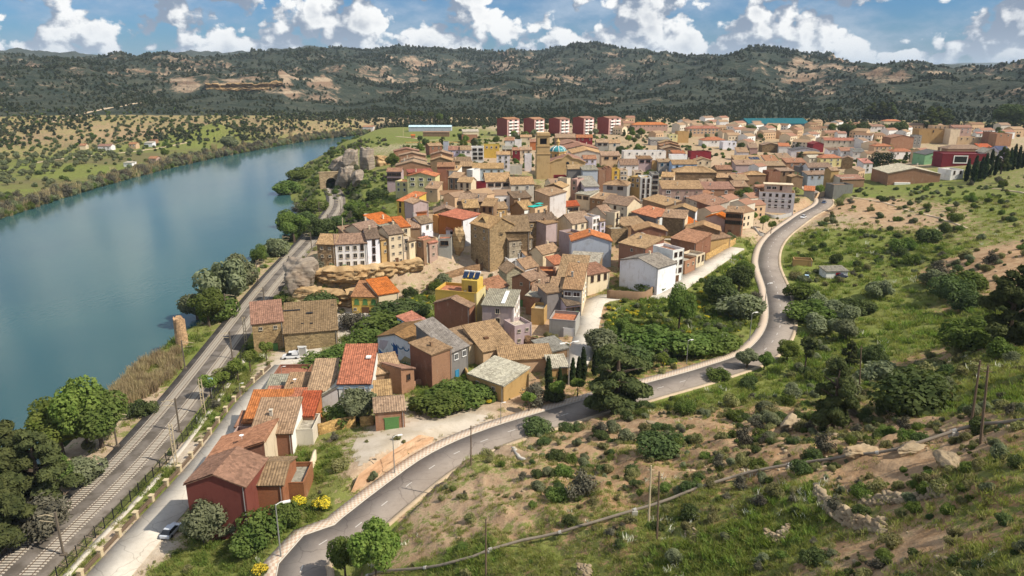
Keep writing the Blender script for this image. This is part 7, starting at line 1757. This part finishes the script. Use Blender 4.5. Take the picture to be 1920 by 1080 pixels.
# ---------------------------------------------------------------- tunnel mouth
e = RAIL[-1]; t2 = RAIL[-1]-RAIL[-4]; ang = math.atan2(t2[1], t2[0])-math.pi/2; tn = empty('tunnel_portal', (e[0], e[1], e[2]), ang, 'stone railway tunnel mouth with dark arch under the grey rock', 'tunnel')
wbx, hh_, rw, sp = 7.5, 10.5, 3.6, 3.6; arch_ = [(-rw, -.5), (-rw, sp)]+[(-rw*math.cos(R(k*15)), sp+rw*math.sin(R(k*15))) for k in range(1, 12)]+[(rw, sp), (rw, -.5)]
outer = [(-wbx, -.5), (-wbx, sp)]+[(max(-wbx, min(wbx, -wbx*1.3*math.cos(R(k*15)))), hh_ if 20 < k*15 < 160 else sp+2) for k in range(1, 12)]+[(wbx, sp), (wbx, -.5)]
pm = MB()
for k in range(len(arch_)-1): pm.face([(outer[k][0], 0, outer[k][1]), (arch_[k][0], 0, arch_[k][1]), (arch_[k+1][0], 0, arch_[k+1][1]), (outer[k+1][0], 0, outer[k+1][1])])
pm.box((0, .9, hh_+.2), (2*wbx+.6, 2.2, .6)); part('portal_wall', pm, MS, tn, (.40, .31, .2)); tm_ = MB()
for k in range(len(arch_)-1): tm_.face([(arch_[k][0], 0, arch_[k][1]), (arch_[k][0], 26, arch_[k][1]), (arch_[k+1][0], 26, arch_[k+1][1]), (arch_[k+1][0], 0, arch_[k+1][1])])
tm_.face([(x_, 26, z_) for x_, z_ in arch_]); part('tunnel_lining', tm_, MDK, tn); am = MB()  # lining coloured near black for the darkness inside the tunnel
for k in range(1, 14):
    a, b_ = arch_[k], arch_[(k+1) if k < 13 else 13]; mx, mz = (a[0]+b_[0])/2, (a[1]+b_[1])/2; am.box((0, -.12, 0), (.5, .3, 1.05), 0, Matrix.Translation((mx*1.06, 0, mz+.1)) @ Matrix.Rotation(math.atan2(b_[1]-a[1], b_[0]-a[0]), 4, 'Y'))
part('arch_ring', am, MSTN, tn)
# ---------------------------------------------------------------- railway masts, wires, fence, parapet
MPOLE = flat_mat('weathered_steel', (.16, .13, .10), .7, .2); MGREYP = flat_mat('lamp_post_grey', (.30, .30, .29), .5, .3); MWOODP = flat_mat('old_pole_timber', (.15, .105, .07), .9, 0, .25, 1.5); MCREAM = flat_mat('cream_paint', (.52, .43, .28))
mm = MB(); mm.box((0, 0, 3.8), (.28, .28, 8.6)); mm.box((0, 0, .1), (.8, .8, .6)); mast = mm.mesh('mast', [MPOLE]); am = MB(); am.tube([(0, 0, 7.2), (1.6, 0, 7.6), (3.0, 0, 7.3)], .07, 5); am.tube([(0, 0, 6.2), (2.8, 0, 6.5)], .05, 5); am.tube([(0, 0, 7.9), (2.2, 0, 7.5)], .04, 4); armm = am.mesh('arm', [MCREAM])
tot = arclen(RAIL)[-1]; s = 78; k = 0; ORDN = ['first', 'second', 'third', 'fourth', 'fifth', 'sixth', 'seventh', 'eighth', 'ninth', 'tenth']
while s < tot-70:
    for sd, nm in ((-1, 'river'), (1, 'street')):
        p, a = on_line(RAIL, s+(6 if sd > 0 else 0), sd*5.3); o = empty('catenary_mast', (p[0], p[1], p[2]), a-math.pi/2+(math.pi if sd > 0 else 0), f'overhead line mast on the {nm} side of the railway, {ORDN[min(k, 9)]} from the camera end', 'railway mast', 'railway overhead line masts'); link('mast', mast, o); link('arm', armm, o)
    s += 42; k += 1
for o_, lb in ((-2.6, 'overhead wire above the river side track'), (2.6, 'overhead wire above the street side track')):
    wl2 = off_line(RAIL[::4], o_, 7.3); w0 = wl2[0].copy(); mb = MB(); mb.tube(wl2-w0, .022, 3, caps=False); mb.tube(wl2-w0+[0, 0, -1.0], .02, 3, caps=False); o = mb.build('overhead_wire', [MDK]); o.location = w0; tag(o, lb, 'wire')
for px, py, lb in ((330, 872, 'cream lattice mast on the green strip, lower'), (383, 778, 'cream lattice mast with sign on the green strip, upper'), (462, 650, 'tall cream mast before the old stone house')):
    p = G(px, py); mb = MB(); H_ = 9
    for sx in (-.3, .3): mb.box((sx, 0, H_/2), (.12, .2, H_))
    for k in range(9): mb.box((0, 0, .6+k), (.6, .12, .12))
    o = mb.build('lattice_mast', [MCREAM]); o.location = p; tag(o, lb, 'mast')
fp = MB()
for k in range(9): fp.box((-1.2+k*.3, 0, 1.0), (.05, .04, 1.9))
for z in (.3, 1.7): fp.box((0, 0, z), (2.6, .05, .07))
fpm = fp.mesh('fence_panel', [MDK]); pp = MB(); pp.box((0, 0, 1.05), (.12, .12, 2.3)); ppm = pp.mesh('post', [MDK]); fr = empty('railway_fence', RAIL[0], 0, 'long black iron fence along the street side of the railway', 'fence'); s = 42; o0 = Vector(RAIL[0]); smax = float(np.interp(G(462, 660).y, RAIL[:, 1], arclen(RAIL)))
while s < smax:
    p, a = on_line(RAIL, s, 7.6); q = Vector(p); q.z = gz(q.x, q.y)+.15; o = link('fence_panel', fpm, fr); o.location = q-o0; o.rotation_euler = (0, 0, a); p2, _ = on_line(RAIL, s+1.35, 7.6); q2 = Vector(p2); q2.z = gz(q2.x, q2.y)+.1; o = link('post', ppm, fr); o.location = q2-o0; s += 2.7
fl = off_line(RAIL, 8.3); i1 = int(np.searchsorted(fl[:, 1], G(470, 655).y)); fl = fl[4:i1]; fl[:, 2] = sample(fl[:, 0], fl[:, 1]); ribbon('trackside_path', fl, -.35, .75, .12, M_KERB, .5, 'pale concrete edging beside the railway fence')
pr = empty('street_parapet', STREET[0], 0, 'low street parapet with cream pillars and dark rails', 'parapet'); pm = MB(); pm.box((0, 0, .55), (.7, .7, 1.3)); pm.box((0, 0, 1.25), (.9, .9, .14)); pmm = pm.mesh('pillar', [MCREAM]); rm = MB(); rm.box((0, 0, .35), (4.4, .3, .5)); rm.box((0, 0, .95), (4.4, .08, .1)); rm.box((0, 0, .72), (4.4, .06, .06)); rmm = rm.mesh('railing', [MWOODP]); s = 20; sm = arclen(STREET)[-1]
while s < sm-6:
    p, a = on_line(STREET, s, -4.25); o = link('pillar', pmm, pr); o.location = Vector(p)-Vector(STREET[0]); o.rotation_euler = (0, 0, a); p2, a2 = on_line(STREET, s+2.6, -4.25); o = link('railing', rmm, pr); o.location = Vector(p2)-Vector(STREET[0]); o.rotation_euler = (0, 0, a2); s += 5.2
# ---------------------------------------------------------------- lamps, poles, signs
lm = MB(); lm.tube([(0, 0, 0), (0, 0, 6.4)], [.10, .06], 6); lpm = lm.mesh('pole', [MGREYP]); lh = MB(); lh.tube([(0, 0, 6.3), (.5, 0, 6.55), (.9, 0, 6.5)], .05, 5); lh.box((1.1, 0, 6.48), (.75, .3, .14)); lhm = lh.mesh('lamp_head', [MWH])
for px, py, top, a, lb in ((527, 1046, 962, 0, 'street lamp on the pavement nearest the camera'), (740, 889, 824, 0, 'street lamp in front of the orange earth bank'), (939, 796, 757, 0, 'street lamp between gravel lot and road'), (1287, 683, 640, 0, 'street lamp beside the fig bushes of the field'), (1405, 640, 590, 0, 'street lamp on the wide pavement curve'), (1433, 583, 535, 0, 'street lamp at the narrow middle of the road'), (1066, 722, 645, 2, 'double headed street lamp by the cypresses'), (530, 722, 690, 0, 'street lamp on the plaza by the orange terrace'), (452, 752, 722, 0, 'street lamp by the street trees')):
    p = G(px, py); h = (py-top)*(Vector((0, 0, CAMZ))-p).length/FPX/math.cos(math.atan2(CAMZ-p.z, p.y)); o = empty('street_lamp', p, R(20), lb, 'street lamp', 'street lamps'); o.scale = (h/6.5,)*3; link('pole', lpm, o); q = link('lamp_head', lhm, o)
    if a == 2: q = link('lamp_head', lhm, o); q.rotation_euler = (0, 0, math.pi)
for px, py, tx, ty, r_, lb in ((1216, 985, 1221, 873, .12, 'pale leaning timber pole by the hillside pipe, left of two'), (1232, 1012, 1236, 884, .11, 'dark timber pole by the hillside pipe, right of two'), (1821, 800, 1838, 676, .13, 'leaning timber pole on the right slope, left of two'), (1839, 832, 1853, 686, .13, 'grey timber pole on the right slope, right of two'), (883, 872, 883, 798, .11, 'dark timber pole above the road bank'), (911, 1085, 911, 972, .11, 'dark timber pole at the bottom centre'), (1612, 730, 1615, 648, .12, 'timber pole among the slope trees'), (642, 462, 642, 408, .15, 'cream power pole behind the cliff row'), (756, 258, 756, 240, .18, 'slim white pole in the green field')):
    p = G(px, py); q = Vector(unr(tx, ty, math.hypot(p.x, p.y))); mb = MB(); mb.tube([(0, 0, -.6), tuple(q-p)], [r_*1.2, r_*.8], 7); mb.tube([tuple((q-p)*.93+Vector((-.4, 0, 0))), tuple((q-p)*.93+Vector((.4, 0, 0)))], .05, 4); o = mb.build('utility_pole', [MWOODP if 'cream' not in lb and 'white' not in lb and 'pale' not in lb else MCREAM]); o.location = p; tag(o, lb, 'utility pole')
p = G(568, 672); mb = MB(); mb.box((-1, 0, 1.7), (.18, .18, 3.4)); mb.box((1, 0, 1.7), (.18, .18, 3.4)); mb.box((0, 0, 3.4), (2.4, .3, .35)); sg = mb.build('information_board', [MWH]); sg.location = p; tag(sg, 'white framed information board at the plaza end', 'board'); mb = MB(); mb.box((0, 0, 1.9), (1.8, .08, 2.3)); mb.build('panel', [MCONC], sg)
p = G(399, 752); mb = MB(); mb.tube([(0, 0, 0), (0, 0, 4.6)], .06, 5); sg = mb.build('round_sign', [MGREYP]); sg.location = p; tag(sg, 'pale blue sign panel on a thin post by the railway', 'sign'); mb = MB(); mb.box((0, 0, 5.2), (1.2, .1, 1.6)); mb.build('panel', [flat_mat('pale_blue_sign', (.42, .58, .76))], sg)
# ---------------------------------------------------------------- hillside pipe
PP = smooth_line([tuple(G(a, b)) for a, b in ((690, 1085), (850, 1062), (980, 1026), (1080, 996), (1160, 970), (1290, 926), (1370, 904), (1480, 880), (1600, 858), (1680, 848), (1745, 834), (1830, 815), (1925, 792), (2050, 760))], 2.0); PP[:, 2] = sample(PP[:, 0], PP[:, 1])+.55
for k in range(3): PP[1:-1, 2] = np.maximum((PP[:-2, 2]+PP[2:, 2])/2, sample(PP[1:-1, 0], PP[1:-1, 1])+.4)
pr = empty('water_pipe', PP[0], 0, 'long grey pipe on concrete supports crossing the dry slope', 'pipe'); MPIPE = flat_mat('weathered_pipe', (.24, .20, .155), .8, 0, .2, .8); i = 0
while i < len(PP)-1:
    j = min(i+4, len(PP)-1); mb = MB(); mb.tube(PP[i:j+1]-PP[0], .19, 8); mb.build('pipe_section', [MPIPE], pr); mb = MB(); q = PP[i]-PP[0]; mb.tube([tuple(q+(PP[i+1]-PP[i])*-.06), tuple(q+(PP[i+1]-PP[i])*.10)], .26, 8); mb.build('collar', [MCONC], pr)
    if (i//4) % 2 == 0: mb = MB(); mb.box(tuple(q+[0, 0, -.5]), (.7, .7, .9)); mb.build('support', [MCONC], pr)
    i = j
# ---------------------------------------------------------------- cars
MTYRE = flat_mat('tyre_rubber', (.02, .02, .02)); CARM = {}
def car_paint(n_, c):
    if n_ not in CARM:
        m, t, b = new_mat('car_paint_'+n_); b.inputs['Base Color'].default_value = (*c, 1); b.inputs['Roughness'].default_value = .3; b.inputs['Specular IOR Level'].default_value = .5; b.inputs['Coat Weight'].default_value = .4; CARM[n_] = m
    return CARM[n_]
def car(px, py, rz, kind, cn, c, label):
    p = G(px, py); root = empty('parked_car' if kind != 'van' else 'parked_van', (p.x, p.y, p.z+.04), rz, label, 'van' if kind == 'van' else 'car', 'parked and driving cars'); mt = car_paint(cn, c)
    if kind == 'van': L_, W2, lo = 4.6, .92, [(-2.3, .35), (-2.28, 1.0), (-2.2, 1.05), (1.3, 1.05), (2.15, .95), (2.3, .7), (2.3, .35)]; top = [(-2.2, 1.05), (-2.1, 1.75), (-1.9, 1.86), (.45, 1.86), (1.3, 1.05)]
    else: L_, W2, lo = 4.2, .87, [(-2.1, .35), (-2.1, .78), (-1.95, .92), (1.0, .92), (1.9, .78), (2.1, .6), (2.1, .35)]; top = [(-1.9, .92), (-1.45, 1.38), (-1.1, 1.45), (.25, 1.45), (1.0, .92)]
    def ext(prof, w0, w1, z0_, z1_):
        mb = MB(); n_ = len(prof); wd = lambda z: w0+(w1-w0)*(z-z0_)/(z1_-z0_); A = [(x_, -wd(z), z) for x_, z in prof]; B = [(x_, wd(z), z) for x_, z in prof]; mb.face(A); mb.face(B[::-1])
        for i in range(n_): mb.face((A[(i+1) % n_], A[i], B[i], B[(i+1) % n_]))
        return mb
    ext(lo, W2*.97, W2, .35, 1.0).build('body', [mt], root); zt = top[2][1]; g_ = ext(top, W2*.96, W2*.74, lo[2][1]-.01, zt).build('windows', [MGL], root)
    rf = MB(); rf.box(((top[2][0]+top[3][0])/2, 0, zt+.02), (top[3][0]-top[2][0]+.1, W2*1.5, .06)); rf.build('car_roof', [mt], root)
    if kind == 'van': sb = MB(); sb.box((-1.2, 0, 1.45), (1.6, W2*1.80, .62)); sb.build('side_panel', [mt], root)
    for x_ in (-L_*.31, L_*.31):
        for y_ in (-W2, W2):
            wm_ = MB(); wm_.tube([(x_, y_-.1*np.sign(y_), .32), (x_, y_+.03*np.sign(y_), .32)], .32, 10); wm_.build('wheel', [MTYRE], root)
    for y_ in (-.6, .6): hm = MB(); hm.box((L_/2-.02, y_, .66), (.1, .36, .16)); hm.build('headlight', [MWH], root)
car(546, 672, math.pi+.12, 'van', 'white', (.75, .76, .78), 'white panel van parked on the plaza'); car(562, 663, math.pi+.3, 'car', 'white', (.75, .76, .78), 'white car half behind the panel van'); car(322, 1000, 1.45, 'car', 'silver', (.50, .54, .60), 'silver blue car in the shade below the dark red gable')
car(1506, 409, 4.0, 'car', 'white', (.75, .76, .78), 'white car driving round the bend by the white block'); car(1545, 381, 1.0, 'car', 'blue', (.10, .16, .30), 'dark blue car on the road leaving town'); car(1403, 414, 1.3, 'car', 'white', (.75, .76, .78), 'white car parked on the tree lined forecourt'); car(1216, 376, .1, 'car', 'white', (.75, .76, .78), 'white car parked among the houses below the white flats')
car(1577, 521, .2, 'car', 'navy', (.03, .04, .09), 'dark car beside the garden hut'); car(1512, 523, 1.2, 'car', 'sky', (.40, .58, .70), 'pale blue car under bushes by the verge'); car(1212, 437, .2, 'car', 'blue', (.30, .42, .60), 'pale blue car under the open golden shed') if False else None

# ---------------------------------------------------------------- air
m = bpy.data.materials.new('thin_haze'); m.use_nodes = True; t = NT(m.node_tree); t.n.clear(); v = t.node('ShaderNodeVolumePrincipled'); v.inputs['Color'].default_value = (.66, .82, 1.0, 1); v.inputs['Density'].default_value = 4.8e-5; v.inputs['Anisotropy'].default_value = 0.0
t.l.new(v.outputs[0], t.node('ShaderNodeOutputMaterial').inputs['Volume']); mb = MB(); zt = float(HZ.max())+60; zl_ = float(HZ.min())-3; mb.box((0, 9500, (zt+zl_)/2), (44000, 25000, zt-zl_)); tag(mb.build('haze', [m]), 'thin blue haze over the valley', kind='stuff')
S.cycles.volume_bounces = 0; S.cycles.max_bounces = 6
